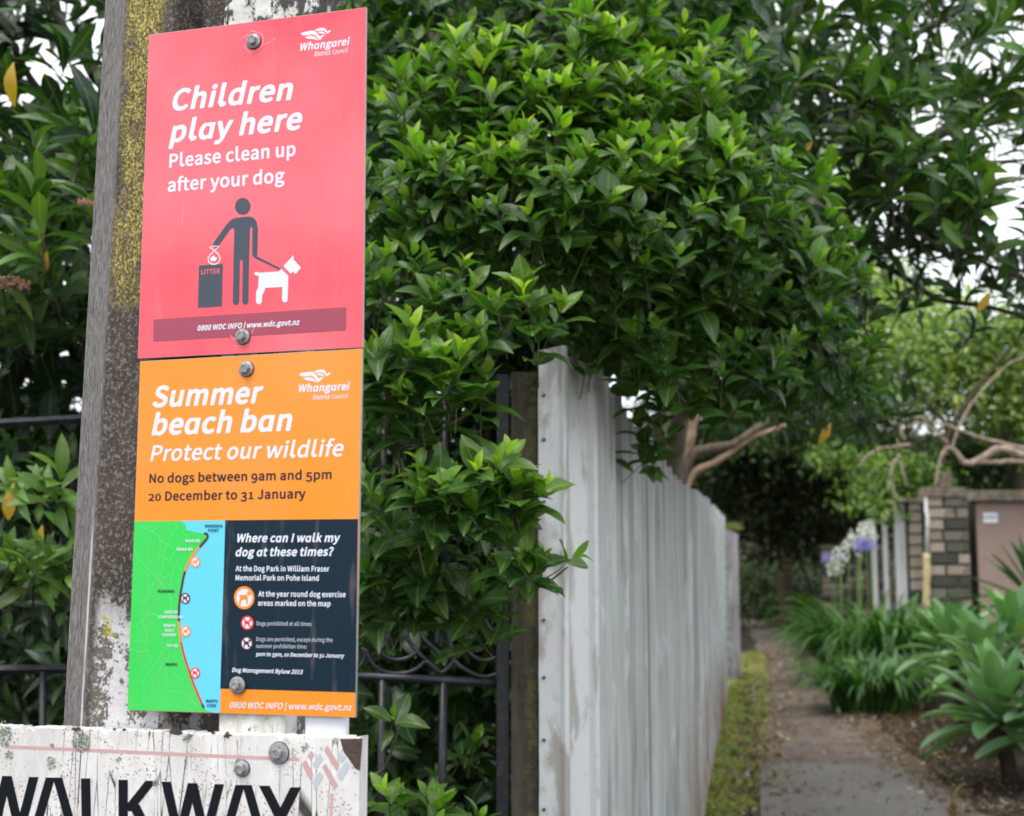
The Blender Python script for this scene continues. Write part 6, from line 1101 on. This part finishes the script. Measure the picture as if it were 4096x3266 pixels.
for l in fr: single_leaf(l, 'long', T_long, M_long, rt)
o = merged_leaves('foliage', [l for l in RT if id(l) not in ids], T_long, M_long, rt, (3, 7, 3)); o['kind'] = 'stuff'
twigs(rt, st, .004, M_dbark)
for px, py in ((3130, 540), (3250, 560), (3080, 585), (3600, 590), (3960, 1170), (3325, 1690)):
    single_leaf((tuple(P(px, py, 6.0)), (R.uniform(-.8, .8), -.1, -.5), (0, -1, .1), .12, 1.2, YEL), 'yl', T_long, M_long, rt, 'yellow_leaf')

# bare stems just above the iron sheets
ms = thing('bare_stemmed_tree', 'tan bare branching stems rising just behind the iron-sheet fence', 'tree', (2.0, 11.5, gz(2, 11.5)))
for pts, r0, r1, mt in (([(2680, 2300), (2700, 1900), (2745, 1770), (2770, 1640), (2790, 1560)], .085, .05, M_tan), ([(2700, 2200), (2680, 1800), (2660, 1650), (2610, 1500)], .06, .04, M_bark), ([(2720, 2100), (2760, 1910), (2880, 1840), (2990, 1760), (3080, 1725), (3160, 1700)], .035, .018, M_tan), ([(2700, 2200), (2740, 1860), (2830, 1800), (2930, 1780), (3050, 1700)], .06, .03, M_bark), ([(2990, 1760), (3060, 1700), (3100, 1640)], .014, .008, M_bark)):
    branch([P(x, y, 10.5) for x, y in pts], r0, r1, mt, ms, 'stem', 9, .004)

# ---------------- far vegetation
def blobtree(name, label, cat, base, blobs, cnt, size, cols, trunkpts=None, group=None, mat=None, tm=None):
    """blobs: (px,py,D,rx,ry) ; leaves clustered on the clump shells"""
    t = thing(name, label, cat, (base[0], base[1], gz(base[0], base[1])), group); L = []; tot = sum(b[3]*b[4] for b in blobs)
    for px, py, D, rx, ry in blobs:
        c = P(px, py, D); m_ = max(3, int(cnt*3*rx*ry/tot/14))
        for i in range(m_):
            v = rvec(); q = c+Vector((v.x*rx, v.y*rx*.6, v.z*ry))*R.uniform(.35, 1.1); cl2 = R.uniform(1.0, 2.2)*size; cc = R.choice(cols)
            for j in range(14):
                d = rvec(); p = q+Vector((R.gauss(0, 1), R.gauss(0, 1), R.gauss(0, .55)))*cl2
                if p.z < gz(p.x, p.y): continue
                L.append((tuple(p), tuple(d), tuple(rvec()*.6+Vector((0, 0, 1))+v*.5), size*R.uniform(.6, 1.3), 1, jitcol(cc if R.random() < .7 else R.choice(cols), .3)))
    o = merged_leaves('crown', L, tm or T_far, mat or M_far, t, tuple(t.location)); o['kind'] = 'stuff'
    for tp in (trunkpts or []):
        branch([P(x, y, tp[1]) for x, y in tp[0]], tp[2], tp[3], M_dbark, t, 'trunk' if tp is trunkpts[0] else 'branch')
    return t
LIME = ((.26, .36, .085), (.38, .46, .14), (.12, .20, .05)); DKF = ((.03, .062, .018), (.055, .085, .024), (.02, .042, .015), (.07, .075, .03)); MDF = ((.045, .10, .022), (.07, .14, .03), (.03, .07, .02))  # DKF greens are extra dark, standing in for deep shade under the canopy
blobtree('light_green_tree', 'bright lime-green small-leaved tree beyond the brick wall at right', 'tree', (8, 20), [(3600, 1300, 19, 1.0, .6), (3800, 1330, 18, .9, .55), (3980, 1400, 18, .9, .7), (3500, 1180, 20, .8, .5), (3650, 1500, 19, 1.0, .5), (3850, 1580, 18, .9, .5), (4080, 1600, 18, .7, .7), (3420, 1420, 19.5, .7, .5), (4250, 1350, 18, .9, .9), (3300, 1100, 20, .6, .5), (3400, 1600, 20, .9, .4)], 7500, .11, LIME,
         [([(4100, 2500), (4080, 1900), (4010, 1500), (3900, 1200)], 18.5, .12, .04), ([(4060, 1800), (3900, 1560), (3700, 1420)], 18, .05, .02), ([(3760, 1950), (3800, 1720), (3950, 1500), (4050, 1380)], 17.2, .035, .02), ([(3830, 1740), (3700, 1600), (3620, 1480)], 17.6, .03, .02)])
blobtree('pale_crown_tree', 'pale yellow-green tree top glimpsed against the sky through the dark leaves', 'tree', (6.5, 27), [(3330, 640, 26, .8, .9), (3320, 850, 26, .7, .7), (3400, 560, 27, .5, .5), (3150, 250, 27, 1.2, .9), (2950, 80, 27, 1, .8), (3500, 1150, 26, 1.5, .6)], 1700, .16, LIME, [([(3350, 2200), (3340, 1500), (3330, 700)], 27, .15, .05)])
blobtree('dark_shade_tree', 'evergreen mass coloured dark for deep shade where the path disappears, behind the iron-sheet fence end', 'tree', (4.5, 24), [(3050, 1750, 22, 1.5, .9), (3300, 1850, 22, 1.4, .9), (2850, 1900, 22, 1.2, .9), (3050, 2050, 23, 1.4, .8), (3300, 2100, 23.5, 1.3, .8), (3480, 1950, 22, 1.0, .9), (3000, 2350, 26, 1.6, .7), (3300, 2350, 27, 1.6, .7), (3180, 1600, 21, 1.4, .6), (2750, 1700, 21, 1.0, .9)], 9000, .15, DKF,
         [([(3150, 2560), (3130, 2200), (3060, 1900), (3000, 1600)], 25, .16, .06), ([(3300, 2500), (3200, 2250), (3120, 2100)], 24.5, .05, .03)])
blobtree('shade_tree', 'mid green tree filling the gap above the shady end of the path', 'tree', (5.8, 21), [(3250, 1500, 19, .9, .6), (3450, 1750, 18, .8, .4), (3100, 1450, 18, .8, .5), (2950, 1650, 17, .6, .4), (3230, 1750, 19, .7, .3)], 2200, .12, MDF+DKF[:2], [([(3500, 2500), (3480, 2000), (3400, 1600)], 20, .08, .04)])
blobtree('wall_shrub', 'bright leafy shrub spilling over the grey board fence', 'shrub', (6.0, 17), [(3560, 1960, 16.2, .5, .28), (3640, 1900, 16.2, .4, .25), (3480, 2010, 16, .25, .12), (3420, 1850, 17, .45, .14), (3300, 1840, 17, .3, .1), (3540, 2060, 15.6, .18, .10)], 800, .10, LIME[2:]+LIME[:1]+MDF[:1], [([(3620, 2500), (3600, 2100), (3560, 1950)], 16.4, .03, .02)])
blobtree('back_tree', 'dull green tree rising beyond the brick wall at the right edge', 'tree', (9.5, 21), [(4000, 1800, 20, 1.4, .9), (4300, 1700, 20, 1.4, 1.2), (3750, 1850, 20.5, 1.2, .6), (4200, 2100, 20, 1.6, .9)], 3200, .14, MDF+DKF[:1], [([(4080, 2500), (4070, 1700), (4060, 1350)], 19, .10, .07)])
# bare curving branches above the wall
cb = thing('twisted_branch_tree', 'bare twisting pinkish-grey branches arching above the brick wall at right edge', 'tree', (8, 15.8, gz(8, 15.8)))
M_pbark = (lambda n: n.done(n.mix(n.ramp(n.noise(12, 6), .3, .7), (.20, .14, .11), (.42, .34, .28)), .85, .2))(NT('pale_bark'))
for pts, r0, r1 in (([(4300, 2500), (4280, 1900), (4096, 1825), (4000, 1795), (3935, 1830), (3880, 1855), (3845, 1840), (3815, 1800), (3780, 1800), (3755, 1855)], .06, .018), ([(4280, 1920), (4096, 1850), (3980, 1850), (3900, 1850), (3840, 1850)], .035, .018), ([(4250, 1850), (4080, 1790), (3930, 1755), (3780, 1700), (3600, 1655)], .028, .014),
                    ([(3810, 1795), (3840, 1700), (3900, 1600), (4020, 1470), (4150, 1400)], .014, .010), ([(3760, 1850), (3740, 1950)], .018, .016), ([(3600, 1850), (3630, 1950)], .014, .014), ([(3600, 1820), (3560, 1900), (3590, 2000)], .014, .012), ([(3640, 1780), (3510, 1800), (3440, 1850)], .018, .01), ([(3620, 1760), (3590, 1700), (3500, 1660)], .018, .01), ([(3800, 1780), (3700, 1700), (3610, 1720), (3590, 1800)], .016, .01)):
    branch([P(x, y, 15.2) for x, y in pts], r0, r1, M_pbark, cb, 'branch', 8, .008)

# ================================================================ BRICK WALL, BOARDS, DOOR
WD = 15.5
wall = thing('brick_wall', 'weathered tan brick garden wall with pillar and stone coping at right', 'wall', (P(3790, 2400, WD).x, WD, gz(5, WD)))
M_mortar = plain('dark_mortar', (.05, .048, .04), .95, var=.3, bump=.003)
BR = []
for i in range(6):
    n = NT('brick_tone'); a = n.noise(9, 5); base = ((.25, .21, .165), (.30, .25, .20), (.17, .155, .125), (.10, .10, .08), (.36, .30, .24), (.065, .065, .052))[i]
    col = n.mix(n.ramp(a, .3, .7), tuple(x*.8 for x in base), tuple(x*1.2 for x in base)); col = n.mix(n.ramp(n.noise(4, 6, .7), .46, .60, 0, .8), col, (.055, .055, .043)); n.bump(n.noise(60, 5), .004); BR.append(n.done(col, .9, .2))
_bm = {}
def brick(x0, x1, z0, z1, y, parent, th=.09):
    w = round(x1-x0, 2); h = round(z1-z0, 3); i = R.randrange(6) if R.random() < .75 else R.choice((0, 1, 4)); key = (w, h, i)
    if key not in _bm:
        mb = MB(); b = .006; mb.hexa([(0, b, 0), (w, b, 0), (w, th, 0), (0, th, 0), (0, b, h), (w, b, h), (w, th, h), (0, th, h)])
        mb.v += [(b, 0, b), (w-b, 0, b), (w-b, 0, h-b), (b, 0, h-b)]; mb.f = [q for q in mb.f if q != (0, 1, 5, 4)]
        mb.f += [(8, 9, 10, 11), (0, 1, 9, 8), (1, 5, 10, 9), (5, 4, 11, 10), (4, 0, 8, 11)]; me = mb.mesh('brick'); me.materials.append(BR[i]); _bm[key] = me
    o = bpy.data.objects.new('brick', _bm[key]); COL.objects.link(o); o.parent = parent; o.location = Vector((x0, y+R.uniform(-.006, .006), z0))-parent.location; return o
xL, xR = P(3720, 2200, WD).x, P(3878, 2200, WD).x; zT = P(3790, 1990, WD).z; zB = gz(5, WD)-.05
pitchz = (P(3790, 2000, WD).z-P(3790, 2453, WD).z)/9.85
mb = MB(); mb.box(xL+.015, WD+.02, zB, xR-.015, WD+.28, zT); mb.build('mortar_core', M_mortar, wall)
r = 0; z_ = zT
while z_-pitchz > zB:
    z_ -= pitchz; gap = .028; w = xR-xL
    cut = w*(.40 if r % 2 == 0 else .70) if r not in (3,) else w*.36
    brick(xL, xL+cut-gap/2, z_+gap, z_+pitchz, WD, wall, .1); brick(xL+cut+gap/2, xR, z_+gap, z_+pitchz, WD, wall, .1); r += 1
n = NT('stained_coping'); a = n.noise(7, 7, .7); M_cop = (n.bump(a, .006), n.done(n.mix(n.ramp(a, .35, .6), (.09, .085, .06), (.27, .22, .17)), .9, .2))[1]
def boxpx(x0, y0, x1, y1, D, th, name, mat, parent, bev=.006):
    a, b = P(x0, y0, D), P(x1, y1, D); mb = MB(); mb.box(min(a.x, b.x), D, b.z, max(a.x, b.x), D+th, a.z); return mb.build(name, mat, parent, bevel=bev)
boxpx(3705, 1950, 3866, 1988, WD-.03, .36, 'coping', M_cop, wall)
# return wall to the left of the downpipe
x0_, x1_ = P(3646, 2200, WD+.12).x, P(3692, 2200, WD+.12).x; zt2 = P(3670, 2005, WD+.12).z; z_ = zt2
mb = MB(); mb.box(x0_+.01, WD+.14, zB, x1_-.004, WD+.34, zt2); mb.build('mortar_core', M_mortar, wall)
while z_-pitchz > zB:
    z_ -= pitchz; brick(x0_, x1_, z_+.022, z_+pitchz, WD+.12, wall, .1)
boxpx(3588, 1992, 3706, 2010, WD+.08, .3, 'coping', M_cop, wall)
boxpx(3755, 1888, 3808, 1949, WD+.4, .2, 'rear_pillar', M_cop, wall)
a, b = P(3808, 1949, WD+.4), P(3755, 1949, WD+.4); 
mb = MB(); mb.box(xL-.3, WD+.36, zB, xR+4, WD+.42, P(3800, 2012, WD).z); mb.build('rear_wall', M_mortar, wall)
n = NT('downpipe_paint'); M_pipe = n.done(n.mix(n.ramp(n.noise(8, 5), .5, .56), (.62, .63, .64), (.5, .47, .42)), .6, .4)
M_cream = plain('cream_foam', (.50, .40, .22), .9, var=.25, scale=12, bump=.01, bs=20)
dp = thing('downpipe', 'white downpipe with lumpy cream lower half between the two brick pillars', 'pipe', (P(3706, 2400, WD).x, WD, gz(5, WD)))
mb = MB(); mb.tube([P(3705, 1990, WD+.02), P(3704, 2050, WD+.02), P(3709, 2060, WD), P(3707, 2215, WD)], .024, 10); mb.build('upper_pipe', M_pipe, dp, True)
q = [P(3706+R.uniform(-2, 2), y, WD-.02) for y in range(2215, 2760, 25)]; mb = MB(); mb.tube(q, [R.uniform(.040, .050) for _ in q], 9); mb.build('lower_casing', M_cream, dp, True)
# door
dr = thing('garden_door', 'plain pinkish-brown door with small white notice in the wall at right edge', 'door', (P(3990, 2400, WD).x, WD+.1, gz(6, WD)))
n = NT('faded_door'); a = n.noise(1.5, 6, .6, n.coord((1, 1, .6))); M_door = n.done(n.mix(n.ramp(a, .35, .65), (.24, .165, .135), (.31, .225, .185)), .6, .3)
boxpx(3902, 2010, 4330, 2800, WD+.10, .05, 'door_leaf', M_door, dr)
M_frame = plain('greenish_frame', (.13, .115, .085), .85, var=.35, scale=8)
boxpx(3868, 1985, 3897, 2800, WD+.06, .12, 'jamb', M_frame, dr); boxpx(3864, 1962, 4360, 2003, WD-.01, .16, 'lintel', M_cop, dr)
boxpx(4334, 2010, 4370, 2800, WD+.06, .12, 'jamb', M_frame, dr)
sgn = boxpx(3932, 2052, 3992, 2092, WD+.09, .006, 'notice_plate', M_white, dr, .001)
boxpx(3938, 2068, 3986, 2073, WD+.086, .003, 'notice_stripe', plain('olive_print', (.10, .14, .04), .6), dr, 0)
# grey boards
bf = thing('board_fence', 'grey vertical weathered board fence receding left of the brick wall', 'fence', (P(3600, 2400, 15.8).x, 15.8, gz(5, 16)))
n = NT('silver_board'); a = n.noise(10, 6, .7, n.coord((2, 2, .15))); M_sb = (n.bump(a, .004), n.done(n.mix(n.ramp(a, .3, .7), (.42, .40, .41), (.70, .67, .70)), .85, .2))[1]
for x0, x1, yt, D in ((3574, 3644, 2008, 15.75), (3528, 3570, 2050, 15.85), (3482, 3524, 2075, 15.95)):
    boxpx(x0, yt, x1, 2297+F*1.2/D, D, .022, 'board', M_sb, bf, .003)
rb = thing('brick_strip', 'low shaded reddish brick wall behind the agapanthus flowers', 'wall', (P(3400, 2300, 20.5).x, 20.5, gz(5, 20.5)))
x0_, x1_ = P(3290, 2200, 20.5).x, P(3560, 2200, 20.5).x; zt3 = P(3400, 2180, 20.5).z
mb = MB(); mb.box(x0_, 20.53, 0, x1_, 20.7, zt3); mb.build('mortar_core', M_mortar, rb)
z_ = zt3; r = 0
while z_ > 0.3:
    z_ -= .1; xx = x0_-(.12 if r % 2 else 0)
    while xx < x1_: brick(max(xx, x0_), min(xx+.23, x1_), z_+.012, z_+.1, 20.5, rb); xx += .245
    r += 1

# ================================================================ AGAPANTHUS, AGAVES, GROUND COVER
def arch_leaf(base, az, L, w, rise, droop, col, fold=.3, n_=11, cols=3, tip=.0, shape=.35):
    """one strap or agave leaf as verts/faces, arching from the base"""
    V = []; Fc = []; U = []; pos = Vector(base); el = rise; h = Vector((math.cos(az), math.sin(az), 0)); sd_ = Vector((-math.sin(az), math.cos(az), 0))
    for i in range(n_+1):
        t = i/n_; wd_ = w*(math.sin(math.pi*min(1, (t*.93+.07)**(math.log(.5)/math.log(shape+.1)))))**.7 if shape > 0 else w*(1-t**3)
        if i == n_: wd_ = w*.02
        dr_ = h*math.cos(el)+Vector((0, 0, math.sin(el))); nn_ = sd_.cross(dr_)*-1
        if nn_.z < 0: nn_ = -nn_
        for k in range(cols):
            u = (k/(cols-1)-.5)*2; V.append(pos+sd_*u*wd_/2+nn_*abs(u)*fold*wd_/2); U.append((.5+u/2, t))
        pos = pos+dr_*L/n_; el -= droop/n_*(.4+1.3*t)
    for i in range(n_):
        for k in range(cols-1): a = i*cols+k; Fc.append((a, a+1, a+cols+1, a+cols))
    return V, Fc, U, col
def leafobj(name, parts, mat, parent):
    V = []; Fc = []; U = []; C = []
    for v, f_, u, c in parts:
        b = len(V); V += [tuple(x) for x in v]; Fc += [tuple(b+i for i in q) for q in f_]; U += u; C += [(*c, 1)]*len(v)
    me = bpy.data.meshes.new(name); me.from_pydata(V, [], Fc); me.polygons.foreach_set('use_smooth', [True]*len(Fc))
    uv = me.uv_layers.new(name='UVMap'); li = [i for q in Fc for i in q]; uv.data.foreach_set('uv', [c for i in li for c in U[i]])
    at = me.color_attributes.new('lc', 'FLOAT_COLOR', 'POINT'); at.data.foreach_set('color', [c for q in C for c in q]); return link(name, me, parent, mat)
AG = ((.03, .095, .022), (.05, .14, .03), (.10, .22, .045))
def clump(px, py, D, rad, cnt, L, label, singles=45):
    b0 = P(px, py, D); b0.z = gz(b0.x, b0.y); t = thing('agapanthus', label, 'plant', b0, 'agapanthus clumps beside the path'); st_ = []
    for i in range(cnt):
        a = R.uniform(0, 6.283); rr = rad*R.random()**.5; b = b0+Vector((rr*math.cos(a), rr*.7*math.sin(a), -.02)); b.z = gz(b.x, b.y)-.01
        az = a+R.uniform(-.7, .7); lf_ = arch_leaf(b, az, L*R.uniform(.75, 1.15), R.uniform(.032, .046)*(1.2 if L > .9 else 1), R.uniform(1.15, 1.54), R.uniform(1.9, 3.1), jitcol(R.choice(AG), .2), .35, 10, 3, shape=0)
        if len(st_) >= 0 and i < singles: leafobj('leaf', [lf_], M_strap, t)
        else: st_.append(lf_)
    if st_: leafobj('leaf_mass', st_, M_strap, t)['kind'] = 'stuff'
    return t
clump(3480, 2800, 12.6, .36, 300, .80, 'agapanthus clump with arching strap leaves nearest the path edge', 110)
clump(3590, 2760, 13.2, .34, 190, .76, 'agapanthus clump between the front clump and the agave rosettes', 60)
clump(3440, 2700, 15.0, .34, 240, 1.0, 'agapanthus clump leaning over the middle of the path', 50)
clump(3520, 2690, 14.8, .50, 330, 1.5, 'tall dense agapanthus clump in front of the grey boards', 50)
clump(3400, 2640, 17.0, .32, 230, 1.0, 'farthest agapanthus clump, in shade where the path narrows', 20)
clump(3080, 2500, 28.5, .9, 160, .7, 'dark shaded agapanthus clump at the far bend of the path', 0)
M_stalk = plain('flower_stalk', (.12, .22, .05), .6)
M_wfl = plain('white_petal', (.72, .74, .66), .6, var=.08); M_vfl = plain('violet_petal', (.30, .28, .68), .6, var=.12); M_bud = plain('cream_bud', (.55, .58, .28), .6)
def flower(px, py, D, r, mat, base_px, label, cnt=34):
    c = P(px, py, D); t = thing('agapanthus_flower', label, 'flower', P(*base_px, D))
    bb = P(*base_px, D); bb.z = gz(bb.x, bb.y); t.location = bb
    mb = MB(); q = smooth_path([bb, (bb+c)/2+Vector((R.uniform(-.03, .03), 0, 0)), c], 5); mb.tube(q, .006, 6); mb.build('stalk', M_stalk, t, True)
    for i in range(cnt):
        v = rvec(); v.z = v.z*.8+.1; v.normalize(); p = c+v*r*R.uniform(.75, 1); mb = MB(); mb.tube([c, p], [.0015, .002], 3, False)
        a = v.cross(Vector((.1, .2, 1))).normalized(); b = v.cross(a)
        for k in range(6):
            w = k*math.pi/3; e = (a*math.cos(w)+b*math.sin(w)); s_ = (a*-math.sin(w)+b*math.cos(w)); l = r*.34
            mb.add([p, p+v*l*.6+e*l*.35+s_*l*.16, p+v*l*.9+e*l*.75, p+v*l*.6+e*l*.35-s_*l*.16], [(0, 1, 2, 3)])
        mb.build('floret', mat, t)
    return t
flower(3340, 2275, 14.3, 0.085, M_wfl, (3370, 2800), 'round white agapanthus head, lowest of the flower row')
flower(3312, 2232, 14.4, 0.062, M_vfl, (3350, 2800), 'small violet agapanthus head, leftmost of the flower row', 22)
flower(3360, 2222, 14.2, 0.085, M_wfl, (3390, 2800), 'white agapanthus head just above the lowest round one')
flower(3398, 2185, 14.5, 0.079, M_wfl, (3420, 2790), 'white agapanthus head in the middle of the flower row')
flower(3445, 2190, 14.1, 0.085, M_vfl, (3450, 2790), 'large violet agapanthus head under the upper white ones')
flower(3490, 2185, 14.3, 0.062, M_vfl, (3480, 2780), 'small violet agapanthus head beside the grey boards', 22)
flower(3430, 2145, 14.5, 0.085, M_wfl, (3440, 2780), 'white agapanthus head second from the top')
flower(3462, 2115, 14.7, 0.085, M_wfl, (3470, 2780), 'topmost white agapanthus head')
flower(3482, 2150, 14.4, 0.068, M_wfl, (3480, 2780), 'white agapanthus head at the right end touching the boards', 24)
flower(3365, 2232, 14.0, 0.040, M_vfl, (3390, 2800), 'violet floret cluster between the two lower white heads', 12)
flower(3448, 2312, 14.1, 0.028, M_bud, (3440, 2790), 'single cream agapanthus bud standing above the strap leaves', 12)
flower(3436, 2222, 13.9, 0.032, M_bud, (3440, 2790), 'yellow-green bud below the violet head', 12)
for px, py, D in ((3560, 2415, 12.2), (3650, 2330, 13), (3590, 2430, 12.2), (3535, 2330, 13)): 
    umbel_head(P(px, py, D), .028, plain('purple_petal', (.26, .12, .50), .6), bpy.data.objects['agapanthus.001'], 'purple_flower', 14, .6)
AGV = ((.17, .32, .14), (.23, .40, .17), (.13, .26, .10))
def agave(px, py, D, L, w, cnt, label, tilt=0, rise=(-.40, 1.38), cols_=AGV, trunk=True, droop=(.3, 1.0), name='agave'):
    c = P(px, py, D); g = gz(c.x, c.y); t = thing(name, label, 'plant', (c.x, c.y, g), 'agaves in the bed at right' if name == 'agave' else None)
    for i in range(cnt):
        f_ = i/(cnt-1); az = i*2.399+R.uniform(-.15, .15); el = rise[0]+(rise[1]-rise[0])*f_**.8
        v, fc, u, col = arch_leaf(c+Vector((math.cos(az)*.03, math.sin(az)*.03, -.12+.14*f_)), az, L*R.uniform(.85, 1.1)*(1-.25*f_), w*(1-.3*f_), el, R.uniform(*droop)*(1-.5*f_), jitcol(R.choice(cols_), .12), .42, 12, 5, shape=.5)
        leafobj('leaf', [(v, fc, u, col)], M_agave, t)
    if trunk and c.z-g > .1:
        branch([Vector((c.x+.12, c.y+.1, g-.05)), Vector((c.x+.05, c.y+.05, (g+c.z)/2)), c-Vector((0, 0, .1))], .06, .05, M_dbark, t, 'trunk')
    return t
agave(3990, 2840, 9.0, .60, .165, 36, 'large blue-green agave rosette nearest the camera at the right edge')
agave(3810, 2580, 11.2, .56, .15, 32, 'pale green agave rosette in front of the brick pillar')
agave(4060, 2560, 10.4, .60, .16, 30, 'agave rosette below the door at the right edge')
agave(3930, 2640, 10.2, .52, .17, 28, 'agave rosette half hidden between the two larger agaves')
agave(4230, 2880, 8.8, .6, .19, 34, 'agave rosette cut off by the right edge, bottom right')
agave(4150, 2380, 12.2, .75, .10, 34, 'dark spiky upright yucca in front of the door at right edge', rise=(-.1, 1.5), cols_=((.03, .08, .02), (.05, .12, .025)), droop=(.0, .3), name='yucca')
# weeds, grass, litter
tf = []; k = 0
n = NT('grass_blade'); M_grass = leafmat('grass_blade_leaf', .35, .6, vein=0)
def verge_x(y):
    for a, b in zip(FP[:-1], FP[1:]):
        if a.y <= y <= b.y: return a.x+(b.x-a.x)*(y-a.y)/(b.y-a.y)
    return FP[-1].x+(y-FP[-1].y)*.19
gr = []
GC = ((.38, .44, .10), (.32, .37, .08), (.48, .48, .18), (.22, .28, .07))
while k < 26000:
    y = 6.2+13.5*R.random()**1.5; xl = verge_x(y)+.02; xr = interp(PATH, y, 1)+.05
    x = xl+(xr-xl)*R.random()**1.15
    dens = .5+.5*math.sin(x*9+y*3)*math.sin(y*5.1-x*4)
    k += 1
    if R.random() > .08+.92*min(1, max(0, dens*1.7-.3))*(1-.6*sstep(.6, 1, (x-xl)/(xr-xl))): continue
    p = Vector((x, y, gz(x, y)+.0)); d = Vector((R.uniform(-1, 1), R.uniform(-1, 1), .7)); gr.append((tuple(p+Vector((0, 0, .012))), tuple(d), tuple(rvec()*.5+Vector((0, 0, 1))), R.uniform(.03, .065)*(1 if y < 12 else 1.4), .5, jitcol(R.choice(GC), .2)))
o = merged_leaves('grass', gr, [leaf_template(2, 1, .3, .2, .5, .5)], M_grass, None, (2, 10, .1)); o['kind'] = 'stuff'; o['label'] = 'lime green grass and moss strip between the iron fence and the path'; o['category'] = 'grass'
LITC = ((.22, .13, .09), (.34, .23, .17), (.13, .075, .05), (.50, .42, .36), (.26, .14, .08), (.09, .055, .04), (.18, .10, .075))
lit = []; k = 0
while k < 14000:
    y = R.uniform(6, 20); c = R.random(); L_, Rr = interp(PATH, y, 1), interp(PATH, y, 2)
    if c < .30: x = L_+R.gauss(-.06, .16)
    elif c < .36: x = R.uniform(verge_x(y), L_)
    elif c < .47: x = R.uniform(L_, Rr)
    else: x = Rr+abs(R.gauss(0, .55))-.25
    k += 1
    if x < verge_x(y)+.03: continue
    z0_ = gz(x, y)+(.045 if (y < 9.5 and 1.6 < x < 3.05) else .024)
    lit.append(((x, y, z0_+R.uniform(0, .008)), (R.uniform(-1, 1), R.uniform(-1, 1), R.uniform(-.1, .25)), (R.uniform(-.4, .4), R.uniform(-.4, .4), 1), R.choice((.015, .02, .03, .035, .045, .07))*R.uniform(.7, 1.2), R.uniform(.6, 1.3), jitcol(R.choice(LITC), .2)))
o = merged_leaves('leaf_litter', lit, [leaf_template(3, 1, .42, .5, .3, .8), leaf_template(3, 1, .5, -.4, -.3, .8)], M_far, None, (2, 10, .1)); o['kind'] = 'stuff'; o['label'] = 'fallen brown leaves scattered along both edges of the path'; o['category'] = 'leaf litter'
wd_ = thing('weed', 'small green weed tuft growing in the grass strip by the path', 'weed', G(2935, 3040), None)
for i in range(9): leafobj('leaf', [arch_leaf(wd_.location, i*.7, R.uniform(.10, .18), .018, 1.2, 1.3, (.07, .17, .04), .3, 7, 3, shape=0)], M_strap, wd_)
